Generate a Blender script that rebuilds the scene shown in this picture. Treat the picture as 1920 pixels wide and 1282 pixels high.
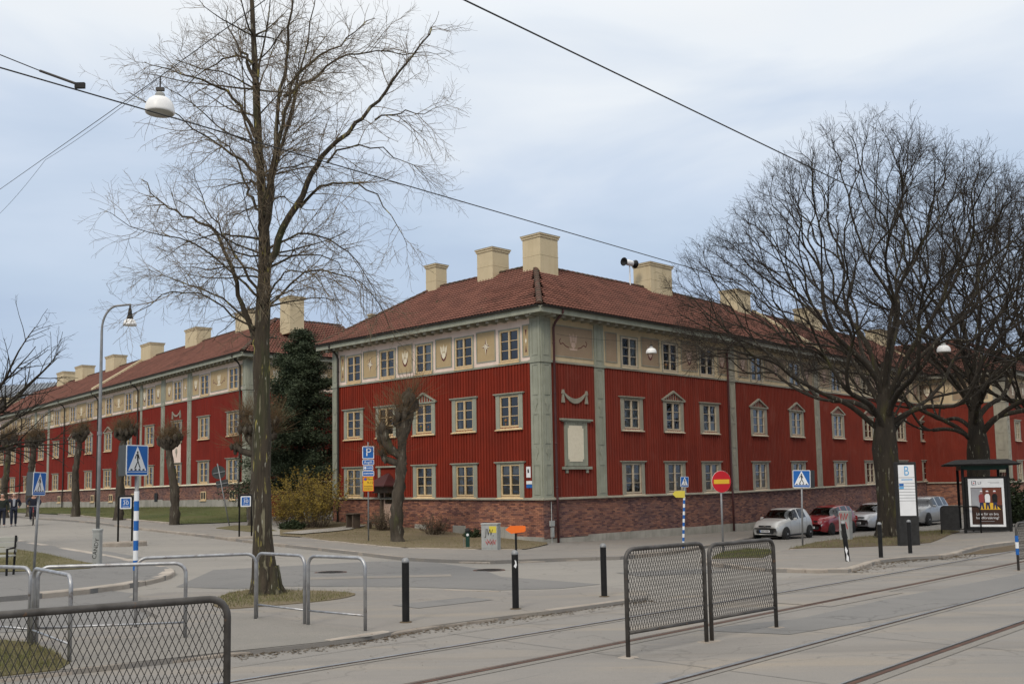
import bpy, bmesh, math, random
import numpy as np
from math import radians, sin, cos, pi, sqrt, atan2
from mathutils import Vector, Matrix
from mathutils.geometry import delaunay_2d_cdt

for o in list(bpy.data.objects): bpy.data.objects.remove(o)
SC = bpy.context.scene
COL = SC.collection

# ------------------------------------------------------------------ camera
cam_d = bpy.data.cameras.new('camera'); cam = bpy.data.objects.new('camera', cam_d); COL.objects.link(cam)
cam_d.sensor_width = 36.0
cam_d.lens = 1861.3 / 1920 * 36.0
cam_d.shift_y = (728.0 - 641.0) / 1920
cam_d.clip_start = 0.1; cam_d.clip_end = 6000
_p, _r = radians(5.229), radians(1.005)
_F = Vector((0, cos(_p), sin(_p))); _U0 = Vector((0, -sin(_p), cos(_p))); _R0 = Vector((1, 0, 0))
_R = _R0 * cos(_r) - _U0 * sin(_r); _U = _U0 * cos(_r) + _R0 * sin(_r)
cam.matrix_world = Matrix(((_R.x, _U.x, -_F.x, 0), (_R.y, _U.y, -_F.y, 0), (_R.z, _U.z, -_F.z, 2.0), (0, 0, 0, 1)))
SC.camera = cam

# ------------------------------------------------------------------ sky, sun, exposure
SUN_EL, SUN_AZ = radians(40), radians(200)          # azimuth measured from +Y towards +X
world = bpy.data.worlds.new('World'); SC.world = world; world.use_nodes = True
nt = world.node_tree; nt.nodes.clear()
def wn(t, **k):
    n = nt.nodes.new(t)
    for a, b in k.items(): setattr(n, a, b)
    return n
sky = wn('ShaderNodeTexSky', sky_type='NISHITA', sun_disc=False, sun_elevation=SUN_EL, sun_rotation=SUN_AZ)
bgs = wn('ShaderNodeBackground'); nt.links.new(sky.outputs[0], bgs.inputs[0]); bgs.inputs[1].default_value = 0.10
tc = wn('ShaderNodeTexCoord'); sep = wn('ShaderNodeSeparateXYZ'); nt.links.new(tc.outputs['Generated'], sep.inputs[0])
mpg = wn('ShaderNodeMapping'); mpg.inputs['Scale'].default_value = (1.5, 1.5, 4.5); mpg.inputs['Location'].default_value = (3.1, 0.7, 0.4)
nt.links.new(tc.outputs['Generated'], mpg.inputs[0])
n1 = wn('ShaderNodeTexNoise'); n1.inputs['Scale'].default_value = 1.7; n1.inputs['Detail'].default_value = 5; n1.inputs['Roughness'].default_value = .5
n1.inputs['Distortion'].default_value = .4
nt.links.new(mpg.outputs[0], n1.inputs['Vector'])
nz = wn('ShaderNodeMath', operation='MULTIPLY_ADD'); nt.links.new(n1.outputs['Fac'], nz.inputs[0]); nz.inputs[1].default_value = .50; zs_ = wn('ShaderNodeMath', operation='MULTIPLY'); nt.links.new(sep.outputs['Z'], zs_.inputs[0]); zs_.inputs[1].default_value = 1.3; nt.links.new(zs_.outputs[0], nz.inputs[2])
cr = wn('ShaderNodeValToRGB'); nt.links.new(nz.outputs[0], cr.inputs[0])      # cloud cover: blue-grey low down, whiter overhead
e_ = cr.color_ramp.elements
e_[0].position = .40; e_[0].color = (.47, .575, .755, 1)
e_[1].position = .94; e_[1].color = (1.02, 1.01, .99, 1)
for p_, c_ in ((.52, (.56, .67, .825, 1)), (.61, (.66, .755, .895, 1)), (.74, (.91, .955, 1.0, 1))):
    q_ = e_.new(p_); q_.color = c_
el = wn('ShaderNodeMapRange'); nt.links.new(sep.outputs['Z'], el.inputs[0])
el.inputs[1].default_value = 0.42; el.inputs[2].default_value = 0.85; el.inputs[3].default_value = 1.0; el.inputs[4].default_value = 1.5
mulc = wn('ShaderNodeVectorMath', operation='SCALE'); nt.links.new(cr.outputs[0], mulc.inputs[0]); nt.links.new(el.outputs[0], mulc.inputs['Scale'])
bgc = wn('ShaderNodeBackground'); nt.links.new(mulc.outputs[0], bgc.inputs[0]); bgc.inputs[1].default_value = 1.0
mx = wn('ShaderNodeMixShader'); mx.inputs[0].default_value = .9
nt.links.new(bgs.outputs[0], mx.inputs[1]); nt.links.new(bgc.outputs[0], mx.inputs[2])
wo = wn('ShaderNodeOutputWorld'); nt.links.new(mx.outputs[0], wo.inputs[0])

sun_d = bpy.data.lights.new('sun', 'SUN'); sun_d.energy = 1.5; sun_d.angle = radians(14); sun_d.color = (1.0, .90, .76)
sun = bpy.data.objects.new('sun', sun_d); COL.objects.link(sun)
_sd = Vector((sin(SUN_AZ) * cos(SUN_EL), cos(SUN_AZ) * cos(SUN_EL), sin(SUN_EL)))
sun.rotation_euler = _sd.to_track_quat('Z', 'Y').to_euler()
SC.view_settings.view_transform = 'Standard'; SC.view_settings.look = 'None'
SC.view_settings.exposure = 0.0; SC.view_settings.gamma = 1.0; SC.view_settings.use_curve_mapping = False
SC.render.resolution_x = 1024; SC.render.resolution_y = 683
try:
    SC.render.engine = 'CYCLES'; SC.cycles.transparent_max_bounces = 24; SC.cycles.max_bounces = 6
except Exception: pass

# ------------------------------------------------------------------ helpers
rnd = random.Random(7)
nrg = np.random.default_rng(11)

class MB:
    """collects shapes; build() links them as one mesh object"""
    def __init__(s): s.v = []; s.f = []; s.c = []; s.smooth = False
    def add(s, vs, fs, col=None):
        n = len(s.v); s.v.extend(vs)
        for f in fs: s.f.append(tuple(i + n for i in f)); s.c.append(col)
        return s
    def box(s, x0, x1, y0, y1, z0, z1, col=None):
        return s.add([(x0,y0,z0),(x1,y0,z0),(x1,y1,z0),(x0,y1,z0),(x0,y0,z1),(x1,y0,z1),(x1,y1,z1),(x0,y1,z1)],
                     [(0,3,2,1),(4,5,6,7),(0,1,5,4),(1,2,6,5),(2,3,7,6),(3,0,4,7)], col)
    def cbox(s, x0, x1, y0, y1, z0, z1, b=.01):
        """box with chamfered vertical edges and top"""
        b = min(b, (x1-x0)*.45, (y1-y0)*.45, (z1-z0)*.45)
        def ring(x0,x1,y0,y1,z): return [(x0+b,y0,z),(x1-b,y0,z),(x1,y0+b,z),(x1,y1-b,z),(x1-b,y1,z),(x0+b,y1,z),(x0,y1-b,z),(x0,y0+b,z)]
        r = [ring(x0,x1,y0,y1,z0), ring(x0,x1,y0,y1,z1-b), ring(x0+b,x1-b,y0+b,y1-b,z1)]
        vs = sum(r, []); fs = [tuple(range(7,-1,-1)), tuple(range(16,24))]
        for k in range(2):
            for i in range(8):
                j = (i+1) % 8; fs.append((k*8+i, k*8+j, k*8+8+j, k*8+8+i))
        return s.add(vs, fs)
    def quad(s, a, b, c, d, col=None): return s.add([a,b,c,d], [(0,1,2,3)], col)
    def prism(s, poly, y0, y1):
        """poly in (x,z), extruded along y from y0 (front) to y1"""
        n = len(poly)
        vs = [(x,y0,z) for x,z in poly] + [(x,y1,z) for x,z in poly]
        fs = [tuple(range(n)), tuple(range(2*n-1, n-1, -1))]
        for i in range(n):
            j = (i+1) % n; fs.append((i, i+n, j+n, j))
        return s.add(vs, fs)
    def tube(s, pts, r, n=8, cap=True):
        pts = [Vector(p) for p in pts]; m = len(pts)
        rs = r if isinstance(r, (list, tuple)) else [r]*m
        vs = []; prev = None
        for i in range(m):
            t = (pts[min(i+1,m-1)] - pts[max(i-1,0)])
            t = t.normalized() if t.length > 1e-9 else Vector((0,0,1))
            if prev is None:
                ref = Vector((0,0,1)) if abs(t.z) < .9 else Vector((1,0,0))
                a = t.cross(ref).normalized()
            else: a = (prev - t*prev.dot(t)).normalized()
            prev = a; b = t.cross(a)
            for k in range(n):
                q = 2*pi*k/n; p = pts[i] + (a*cos(q) + b*sin(q))*rs[i]; vs.append(tuple(p))
        fs = []
        for i in range(m-1):
            for k in range(n):
                k2 = (k+1) % n; fs.append((i*n+k, i*n+k2, (i+1)*n+k2, (i+1)*n+k))
        if cap: fs.append(tuple(range(n-1,-1,-1))); fs.append(tuple(range((m-1)*n, m*n)))
        return s.add(vs, fs)
    def lathe(s, prof, n=16, c=(0,0,0), axis='z'):
        vs = []
        for r, z in prof:
            for k in range(n):
                q = 2*pi*k/n
                if axis == 'z': vs.append((c[0]+r*cos(q), c[1]+r*sin(q), c[2]+z))
                elif axis == 'y': vs.append((c[0]+r*cos(q), c[1]+z, c[2]+r*sin(q)))
                else: vs.append((c[0]+z, c[1]+r*cos(q), c[2]+r*sin(q)))
        fs = []
        for i in range(len(prof)-1):
            for k in range(n):
                k2 = (k+1) % n; fs.append((i*n+k, i*n+k2, (i+1)*n+k2, (i+1)*n+k))
        fs.append(tuple(range(n-1,-1,-1))); fs.append(tuple(range((len(prof)-1)*n, len(prof)*n)))
        return s.add(vs, fs)
    def text(s, body, size, x, z, y, align='CENTER', rot=0.0, xscale=1.0):
        """flat lettering in the x-z plane at depth y (front looks to -y)"""
        vs, fs = text_geo(body, size, align)
        c_, s_ = cos(rot), sin(rot)
        return s.add([(x + (a*xscale*c_ - b*s_), y, z + (a*xscale*s_ + b*c_)) for a, b in vs], fs)
    def mesh(s, name, smooth=False):
        me = bpy.data.meshes.new(name); me.from_pydata(s.v, [], s.f); me.update()
        if any(c is not None for c in s.c):
            at = me.color_attributes.new('Col', 'FLOAT_COLOR', 'CORNER'); buf = []
            for f, c in zip(s.f, s.c): buf.extend(list((*(c or (1,1,1)), 1.0)) * len(f))
            at.data.foreach_set('color', buf)
        if smooth or s.smooth: me.polygons.foreach_set('use_smooth', [True]*len(me.polygons))
        return me
    def build(s, name, mat, parent=None, loc=(0,0,0), rot=0.0, smooth=False):
        return mk(name, s.mesh(name, smooth), mat, parent, loc, rot)

_tc = {}
def text_geo(body, size, align):
    k = (body, align)
    if k not in _tc:
        cu = bpy.data.curves.new('t', 'FONT'); cu.body = body; cu.size = 1.0; cu.align_x = align; cu.align_y = 'CENTER'; cu.resolution_u = 3
        ob = bpy.data.objects.new('t', cu); COL.objects.link(ob)
        dg = bpy.context.evaluated_depsgraph_get(); me = ob.evaluated_get(dg).to_mesh()
        _tc[k] = ([(v.co.x, v.co.y) for v in me.vertices], [tuple(p.vertices) for p in me.polygons])
        ob.evaluated_get(dg).to_mesh_clear(); bpy.data.objects.remove(ob); bpy.data.curves.remove(cu)
    vs, fs = _tc[k]
    return [(a*size, b*size) for a, b in vs], fs

def mk(name, me, mat=None, parent=None, loc=(0,0,0), rot=0.0):
    o = bpy.data.objects.new(name, me); COL.objects.link(o)
    if mat is not None and me is not None and len(me.materials) == 0:
        me.materials.append(mat)
    o.location = loc
    o.rotation_euler = (0,0,rot) if not isinstance(rot, (tuple, list)) else rot
    if parent is not None: o.parent = parent
    return o
def empty(name, loc=(0,0,0), rot=0.0):
    o = bpy.data.objects.new(name, None); COL.objects.link(o); o.location = loc
    o.rotation_euler = (0,0,rot) if not isinstance(rot, (tuple, list)) else rot
    o.empty_display_size = .2
    return o
def tag(o, label=None, cat=None, group=None, kind=None):
    if label: o['label'] = label
    if cat: o['category'] = cat
    if group: o['group'] = group
    if kind: o['kind'] = kind
    return o
def thing(name, label, cat, loc=(0,0,0), rot=0.0, group=None):
    return tag(empty(name, loc, rot), label, cat, group)
def children(o): return [c for c in COL.objects if c.parent == o]
def copy_tree(o, parent=None, kids=None):
    if kids is None:
        kids = {}
        for c in COL.objects:
            if c.parent: kids.setdefault(c.parent, []).append(c)
    c = o.copy(); COL.objects.link(c); c.parent = parent
    for ch in kids.get(o, []): copy_tree(ch, c, kids)
    return c
def np_mesh(name, verts, quads=None, tris=None, smooth=False):
    me = bpy.data.meshes.new(name); nv = len(verts)
    me.vertices.add(nv); me.vertices.foreach_set('co', np.asarray(verts, np.float32).ravel())
    parts = []; starts = []; tot = []
    off = 0
    if quads is not None and len(quads):
        q = np.asarray(quads, np.int32); parts.append(q.ravel()); starts.append(np.arange(len(q))*4 + off); tot.append(np.full(len(q), 4)); off += q.size
    if tris is not None and len(tris):
        t = np.asarray(tris, np.int32); parts.append(t.ravel()); starts.append(np.arange(len(t))*3 + off); tot.append(np.full(len(t), 3)); off += t.size
    li = np.concatenate(parts); st = np.concatenate(starts); to = np.concatenate(tot)
    me.loops.add(len(li)); me.loops.foreach_set('vertex_index', li.astype(np.int32))
    me.polygons.add(len(st)); me.polygons.foreach_set('loop_start', st.astype(np.int32)); me.polygons.foreach_set('loop_total', to.astype(np.int32))
    if smooth: me.polygons.foreach_set('use_smooth', np.ones(len(st), bool))
    me.update(calc_edges=True); me.validate()
    return me

# ------------------------------------------------------------------ materials
_M = {}
def srgb(r, g, b):
    f = lambda x: (x/255/12.92) if x/255 <= .04045 else ((x/255+.055)/1.055)**2.4
    return (f(r), f(g), f(b))
def mat(name, col, col2=None, rough=.8, scale=3.0, detail=6, bump=0.0, bscale=None, metal=0.0, spec=.3, coat=0.0, attr=False, objrand=0.0, lo=.35, hi=.65, stretch=None,
        speck=None, streak=None, obj=False):
    """principled + world-space noise between col and col2, optional speckle / vertical streak layers, bump"""
    if name in _M: return _M[name]
    m = bpy.data.materials.new(name); m.use_nodes = True; t = m.node_tree; N = t.nodes; Lk = t.links.new
    b = N['Principled BSDF']; b.inputs['Roughness'].default_value = rough; b.inputs['Metallic'].default_value = metal
    b.inputs['Specular IOR Level'].default_value = spec; b.inputs['Coat Weight'].default_value = coat
    if coat: b.inputs['Coat Roughness'].default_value = .08
    if obj: pos = N.new('ShaderNodeTexCoord').outputs['Object']
    else: pos = N.new('ShaderNodeNewGeometry').outputs['Position']
    if stretch:
        mp = N.new('ShaderNodeMapping'); mp.inputs['Scale'].default_value = stretch; Lk(pos, mp.inputs[0]); vec = mp.outputs[0]
    else: vec = pos
    def noise(sc, de=detail, v=None, ro=.55):
        n = N.new('ShaderNodeTexNoise'); n.inputs['Scale'].default_value = sc; n.inputs['Detail'].default_value = de; n.inputs['Roughness'].default_value = ro
        Lk(v or vec, n.inputs['Vector']); return n.outputs['Fac']
    def rng(x, a, c, d=0.0, e=1.0):
        r = N.new('ShaderNodeMapRange'); r.inputs[1].default_value = a; r.inputs[2].default_value = c; r.inputs[3].default_value = d; r.inputs[4].default_value = e
        Lk(x, r.inputs[0]); return r.outputs[0]
    def mixc(f, a, c, mode='MIX'):
        x = N.new('ShaderNodeMix'); x.data_type = 'RGBA'; x.blend_type = mode
        if isinstance(f, float): x.inputs[0].default_value = f
        else: Lk(f, x.inputs[0])
        for s, val in ((6, a), (7, c)):
            if isinstance(val, tuple): x.inputs[s].default_value = (*val[:3], 1)
            else: Lk(val, x.inputs[s])
        return x.outputs[2]
    cur = tuple(col)
    if attr:
        a = N.new('ShaderNodeVertexColor'); a.layer_name = 'Col'; cur = mixc(1.0, a.outputs[0], cur, 'MULTIPLY')
    if col2 is not None:
        f = rng(noise(scale), lo, hi); c2 = tuple(col2)
        cur = mixc(f, cur, c2) if not attr else mixc(f, cur, mixc(1.0, cur, c2, 'MULTIPLY'))
    if objrand:
        oi = N.new('ShaderNodeObjectInfo'); v = rng(oi.outputs['Random'], 0, 1, 1-objrand, 1+objrand)
        h = N.new('ShaderNodeHueSaturation'); Lk(v, h.inputs['Value'])
        if isinstance(cur, tuple): h.inputs['Color'].default_value = (*cur, 1)
        else: Lk(cur, h.inputs['Color'])
        cur = h.outputs[0]
    if speck:                                  # (scale, lo, hi, colour)
        for sc, a_, c_, sc_col in speck:
            cur = mixc(rng(noise(sc, 3), a_, c_), cur, sc_col)
    if streak:                                 # (colour, amount)
        mp2 = N.new('ShaderNodeMapping'); mp2.inputs['Scale'].default_value = (2.5, 2.5, .25); Lk(pos, mp2.inputs[0])
        cur = mixc(rng(noise(1.6, 6, mp2.outputs[0]), .5, .75, 0.0, streak[1]), cur, streak[0])
    if isinstance(cur, tuple): b.inputs['Base Color'].default_value = (*cur, 1)
    else: Lk(cur, b.inputs['Base Color'])
    if bump:
        bp = N.new('ShaderNodeBump'); bp.inputs['Strength'].default_value = 1.0; bp.inputs['Distance'].default_value = bump
        Lk(noise(bscale or scale*6, 4), bp.inputs['Height']); Lk(bp.outputs[0], b.inputs['Normal'])
    _M[name] = m; return m

M = {}
M['red'] = mat('red_paint', (.205,.027,.014), (.165,.024,.014), rough=.9, spec=.12, scale=.9, streak=((.135,.025,.016), .55), bump=.002, bscale=30, objrand=.10, speck=[(1.1,.62,.78,(.170,.032,.020))])
M['red2'] = mat('red_paint_weathered', (.205,.036,.023), (.168,.031,.021), rough=.9, spec=.12, scale=.7, streak=((.19,.052,.038), .7), bump=.002, bscale=30, objrand=.10, speck=[(.9,.6,.78,(.205,.052,.038))])
M['redL'] = mat('red_paint_street', (.225,.030,.021), (.188,.027,.020), rough=.9, spec=.12, scale=.6, streak=((.15,.03,.026), .5))
M['green'] = mat('grey_green_paint', (.30,.31,.248), (.25,.258,.205), rough=.6, scale=2.0, streak=((.17,.18,.135), .5))
M['greyw'] = mat('grey_brown_paint', (.30,.285,.225), (.24,.225,.18), rough=.65, scale=2.0, streak=((.2,.18,.15), .5))
M['sash'] = mat('cream_sash_paint', (.62,.47,.27), (.53,.39,.22), rough=.5, scale=4)
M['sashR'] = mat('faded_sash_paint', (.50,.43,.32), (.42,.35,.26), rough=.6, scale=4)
M['friezeL'] = mat('pinkish_frieze_paint', (.74,.60,.52), (.68,.54,.46), rough=.7, scale=1.5, streak=((.5,.4,.32), .3))
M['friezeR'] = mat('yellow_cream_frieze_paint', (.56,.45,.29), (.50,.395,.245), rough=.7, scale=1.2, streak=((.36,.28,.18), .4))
M['panelL'] = mat('ochre_panel_paint', (.42,.315,.175), (.38,.28,.155), rough=.7, scale=2)
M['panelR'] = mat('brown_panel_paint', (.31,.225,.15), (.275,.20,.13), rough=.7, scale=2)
M['ivory'] = mat('ivory_paint', (.72,.66,.52), (.66,.6,.46), rough=.5, scale=8)
M['maroon'] = mat('maroon_paint', (.12,.03,.03), (.1,.025,.025), rough=.6)
M['mortar'] = mat('mortar', (.29,.22,.17), (.22,.165,.13), rough=.95, scale=4)
M['brick'] = mat('brick', (.30,.145,.10), (.66,.64,.66), rough=.9, scale=.8, attr=True, bump=.004, bscale=60, lo=.4, hi=.75)
M['brick2'] = mat('weathered_brick', (.235,.122,.094), (.74,.82,.96), rough=.92, scale=.55, attr=True, bump=.004, bscale=60, lo=.42, hi=.6)
M['concrete'] = mat('foundation_concrete', (.36,.34,.30), (.25,.24,.21), rough=.9, scale=1.2, bump=.004, bscale=40, streak=((.17,.17,.14), .6), speck=[(60,.6,.75,(.2,.19,.17))])
M['conc2'] = mat('kerb_granite', (.34,.30,.255), (.26,.225,.19), rough=.9, scale=2.2, bump=.004, bscale=50, objrand=.12, speck=[(9,.6,.72,(.19,.155,.12))])
M['tile'] = mat('clay_roof_tile', (.245,.108,.080), (.170,.076,.058), rough=.85, scale=1.3, speck=[(14,.62,.70,(.215,.105,.08)), (9,.74,.79,(.42,.38,.33)), (11,.66,.74,(.09,.045,.035)), (.6,.55,.8,(.085,.048,.037)), (2.2,.66,.76,(.07,.06,.035))], objrand=.18)
M['tileold'] = mat('mossy_ridge_tile', (.115,.052,.038), (.05,.045,.03), rough=.9, scale=2.5, objrand=.2, speck=[(8,.7,.78,(.28,.26,.22))])
M['chim'] = mat('chimney_render', (.56,.47,.31), (.50,.42,.275), rough=.85, scale=1.0, bump=.003, bscale=20, streak=((.40,.32,.19), .45))
M['darkmetal'] = mat('dark_gutter_metal', (.035,.033,.032), (.05,.045,.04), rough=.5, metal=.3)
M['maroonpipe'] = mat('maroon_pipe', (.07,.022,.022), (.05,.018,.018), rough=.45, spec=.4)
M['black'] = mat('black_paint', (.0075,.0075,.008), (.015,.0145,.014), rough=.5, scale=8, spec=.22)
M['blackmatte'] = mat('black_matt', (.02,.02,.02), (.03,.03,.03), rough=.85, scale=8)
M['galv'] = mat('galvanised_steel', (.42,.43,.44), (.29,.29,.30), rough=.42, scale=9, metal=.75, bump=.0006, bscale=90, speck=[(7,.62,.72,(.16,.13,.11))])
M['fence'] = mat('dark_fence_steel', (.105,.098,.092), (.06,.055,.05), rough=.5, scale=7, metal=.45, speck=[(11,.66,.72,(.14,.09,.06))])
M['mesh'] = mat('expanded_mesh_steel', (.05,.046,.043), (.035,.032,.03), rough=.6, scale=7, metal=.3)
M['rail'] = mat('polished_rail', (.33,.345,.365), (.24,.245,.255), rough=.38, scale=5, metal=.55)
M['railrust'] = mat('rusty_rail', (.12,.062,.042), (.07,.04,.03), rough=.7, scale=5, metal=.3)
M['groove'] = mat('rail_groove', (.022,.02,.019), (.035,.03,.026), rough=.9)
M['white'] = mat('white_enamel', (.74,.75,.76), (.68,.69,.70), rough=.35, scale=4)
M['signblue'] = mat('sign_blue', (.016,.12,.40), (.014,.105,.36), rough=.4, scale=3)
M['signred'] = mat('sign_red', (.50,.012,.02), (.45,.012,.02), rough=.4, scale=3)
M['signyel'] = mat('sign_yellow', (.70,.42,.03), (.65,.39,.03), rough=.45, scale=3)
M['yellow'] = mat('arrow_yellow', (.60,.50,.07), (.55,.45,.06), rough=.5, scale=3)
M['orange'] = mat('sign_orange', (.95,.19,.025), (.90,.17,.02), rough=.45, scale=3)
M['signback'] = mat('sign_back', (.055,.06,.06), (.04,.045,.045), rough=.6, scale=6)
M['steelgrey'] = mat('grey_steel_pole', (.26,.265,.27), (.20,.205,.21), rough=.5, scale=6, metal=.3)
M['wire'] = mat('wire_black', (.03,.03,.03), (.025,.025,.025), rough=.6)
M['lampwhite'] = mat('lamp_white', (.78,.78,.77), (.7,.7,.69), rough=.35, scale=3)
M['lens'] = mat('lamp_lens', (.36,.36,.32), (.30,.30,.27), rough=.3)
M['wood'] = mat('weathered_wood', (.10,.075,.055), (.07,.052,.04), rough=.9, scale=4, stretch=(1,1,.2))
M['darkgreen'] = mat('dark_green_paint', (.012,.05,.035), (.01,.04,.03), rough=.45)
M['doorpink'] = mat('pale_door_paint', (.50,.36,.29), (.45,.32,.25), rough=.6, scale=3)
M['cabinet'] = mat('cabinet_grey', (.36,.37,.36), (.28,.29,.28), rough=.55, scale=4, streak=((.2,.2,.19), .5))
M['curtain'] = mat('curtain_white', (.62,.62,.60), (.50,.50,.49), rough=.9, scale=9, stretch=(3,3,.4))
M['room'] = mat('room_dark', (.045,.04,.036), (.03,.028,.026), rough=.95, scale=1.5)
M['plantpot'] = mat('window_sill_objects', (.30,.10,.05), (.06,.12,.04), rough=.8, scale=9)
M['tyre'] = mat('tyre_rubber', (.018,.018,.019), (.026,.026,.026), rough=.85, scale=12)
M['rim'] = mat('alloy_rim', (.50,.51,.52), (.42,.43,.44), rough=.35, metal=.7)
M['trim'] = mat('black_plastic_trim', (.02,.02,.021), (.026,.026,.026), rough=.6)
M['chrome'] = mat('chrome', (.6,.6,.6), None, rough=.15, metal=1)
M['headlamp'] = mat('headlamp_lens', (.55,.57,.58), (.40,.41,.42), rough=.1, coat=.8, scale=20)
M['amber'] = mat('amber_lens', (.6,.2,.02), None, rough=.2)
M['redlens'] = mat('red_lens', (.35,.01,.01), None, rough=.2)

def glass_mat(name, refl=.16, tint=(.55,.58,.58), rough=.02):
    m = bpy.data.materials.new(name); m.use_nodes = True; t = m.node_tree; N = t.nodes; N.clear(); Lk = t.links.new
    o = N.new('ShaderNodeOutputMaterial'); mx = N.new('ShaderNodeMixShader'); tr = N.new('ShaderNodeBsdfTransparent'); gl = N.new('ShaderNodeBsdfGlossy')
    tr.inputs[0].default_value = (*tint, 1); gl.inputs['Roughness'].default_value = rough; gl.inputs[0].default_value = (.95,.97,1,1)
    lw = N.new('ShaderNodeFresnel'); lw.inputs[0].default_value = 1.5
    ma = N.new('ShaderNodeMath'); ma.operation = 'MULTIPLY_ADD'; ma.inputs[1].default_value = 1.15; ma.inputs[2].default_value = refl
    Lk(lw.outputs[0], ma.inputs[0]); Lk(ma.outputs[0], mx.inputs[0])
    geo = N.new('ShaderNodeNewGeometry'); nn = N.new('ShaderNodeTexNoise'); nn.inputs['Scale'].default_value = 2.2; Lk(geo.outputs['Position'], nn.inputs['Vector'])
    bp = N.new('ShaderNodeBump'); bp.inputs['Distance'].default_value = .02; bp.inputs['Strength'].default_value = .5; Lk(nn.outputs['Fac'], bp.inputs['Height']); Lk(bp.outputs[0], gl.inputs['Normal'])
    Lk(tr.outputs[0], mx.inputs[1]); Lk(gl.outputs[0], mx.inputs[2]); Lk(mx.outputs[0], o.inputs[0])
    return m
M['glass'] = glass_mat('window_glass', .035)
M['carglass'] = glass_mat('car_glass', .0, (.13,.15,.15))
M['shelterglass'] = glass_mat('shelter_glass', .04, (.85,.88,.87))

def ground_mat(name, c1, c2, c3, fine=.5, warm=None, bump=.004, crack=0.0, dirt=0.0):
    """asphalt-like: large patches, medium stains, fine aggregate speckle"""
    m = bpy.data.materials.new(name); m.use_nodes = True; t = m.node_tree; N = t.nodes; Lk = t.links.new; b = N['Principled BSDF']
    b.inputs['Roughness'].default_value = .92; b.inputs['Specular IOR Level'].default_value = .25
    pos = N.new('ShaderNodeNewGeometry').outputs['Position']
    def noise(sc, de=5, ro=.55, st=None):
        v = pos
        if st:
            mp = N.new('ShaderNodeMapping'); mp.inputs['Rotation'].default_value = (0,0,radians(-46)); mp.inputs['Scale'].default_value = st; Lk(pos, mp.inputs[0]); v = mp.outputs[0]
        n = N.new('ShaderNodeTexNoise'); n.inputs['Scale'].default_value = sc; n.inputs['Detail'].default_value = de; n.inputs['Roughness'].default_value = ro; Lk(v, n.inputs['Vector']); return n.outputs['Fac']
    def rng(x, a, c, d=0., e=1.):
        r = N.new('ShaderNodeMapRange'); r.inputs[1].default_value = a; r.inputs[2].default_value = c; r.inputs[3].default_value = d; r.inputs[4].default_value = e; Lk(x, r.inputs[0]); return r.outputs[0]
    def mixc(f, a, c):
        x = N.new('ShaderNodeMix'); x.data_type = 'RGBA'; Lk(f, x.inputs[0])
        for s, val in ((6, a), (7, c)):
            if isinstance(val, tuple): x.inputs[s].default_value = (*val, 1)
            else: Lk(val, x.inputs[s])
        return x.outputs[2]
    cur = mixc(rng(noise(.22, 4), .38, .62), c1, c2)
    cur = mixc(rng(noise(1.7, 6, .65), .5, .8, 0, .7), cur, c3)
    if warm: cur = mixc(rng(noise(.9, 6, .6, (.25, 1.6, 1)), .5, .72, 0, .75), cur, warm)
    if dirt: cur = mixc(rng(noise(1.0, 6, .62, (.05, 1.1, 1)), .50, .70, 0, dirt), cur, tuple(x*.62 for x in c1))
    cur = mixc(rng(noise(.55, 7, .7), .60, .72, 0, .45), cur, tuple(x*.68 for x in c1))
    g = noise(75, 2, .6)
    vs_ = N.new('ShaderNodeTexVoronoi'); vs_.inputs['Scale'].default_value = 2.6; Lk(pos, vs_.inputs['Vector'])
    cur = mixc(rng(vs_.outputs['Distance'], .045, .075, .55, 0.), cur, tuple(x*.60 for x in c1))
    dark = tuple(x*.62 for x in c1); lite = tuple(min(1, x*1.35) for x in c1)
    cur = mixc(rng(g, .56, .72, 0, fine), cur, dark); cur = mixc(rng(g, .42, .30, 0, fine*.7), cur, lite)
    if crack:
        vo = N.new('ShaderNodeTexVoronoi'); vo.feature = 'DISTANCE_TO_EDGE'; vo.inputs['Scale'].default_value = .33
        wv = N.new('ShaderNodeVectorMath'); wv.operation = 'ADD'; nn = N.new('ShaderNodeTexNoise'); nn.inputs['Scale'].default_value = 1.1; nn.inputs['Detail'].default_value = 6
        Lk(pos, nn.inputs['Vector']); Lk(pos, wv.inputs[0]); sc_ = N.new('ShaderNodeVectorMath'); sc_.operation = 'SCALE'; sc_.inputs['Scale'].default_value = 1.6
        Lk(nn.outputs['Color'], sc_.inputs[0]); Lk(sc_.outputs[0], wv.inputs[1]); Lk(wv.outputs[0], vo.inputs['Vector'])
        e = rng(vo.outputs['Distance'], .0, .011, crack, 0.)
        cur = mixc(e, cur, tuple(x*.45 for x in c1))
    Lk(cur, b.inputs['Base Color'])
    bp = N.new('ShaderNodeBump'); bp.inputs['Distance'].default_value = bump; Lk(noise(110, 3), bp.inputs['Height']); Lk(bp.outputs[0], b.inputs['Normal'])
    _M[name] = m; return m
M['asphalt'] = ground_mat('road_asphalt', (.256,.241,.218), (.228,.216,.198), (.285,.264,.234), .45, crack=.5, dirt=.25)
M['asphalt_dark'] = ground_mat('road_patch_asphalt', (.170,.167,.162), (.188,.183,.176), (.156,.153,.149), .5, crack=.5)
M['pave'] = ground_mat('pavement_asphalt', (.228,.212,.193), (.204,.192,.178), (.256,.236,.21), .5, warm=(.275,.24,.195), crack=.4)
M['tram'] = ground_mat('tram_lane_concrete', (.238,.222,.203), (.212,.202,.188), (.195,.187,.175), .5, warm=(.295,.254,.203), crack=.38, dirt=.6)
M['gravel'] = ground_mat('gritty_strip', (.245,.23,.208), (.222,.21,.19), (.275,.255,.225), .9, bump=.012)
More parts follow.
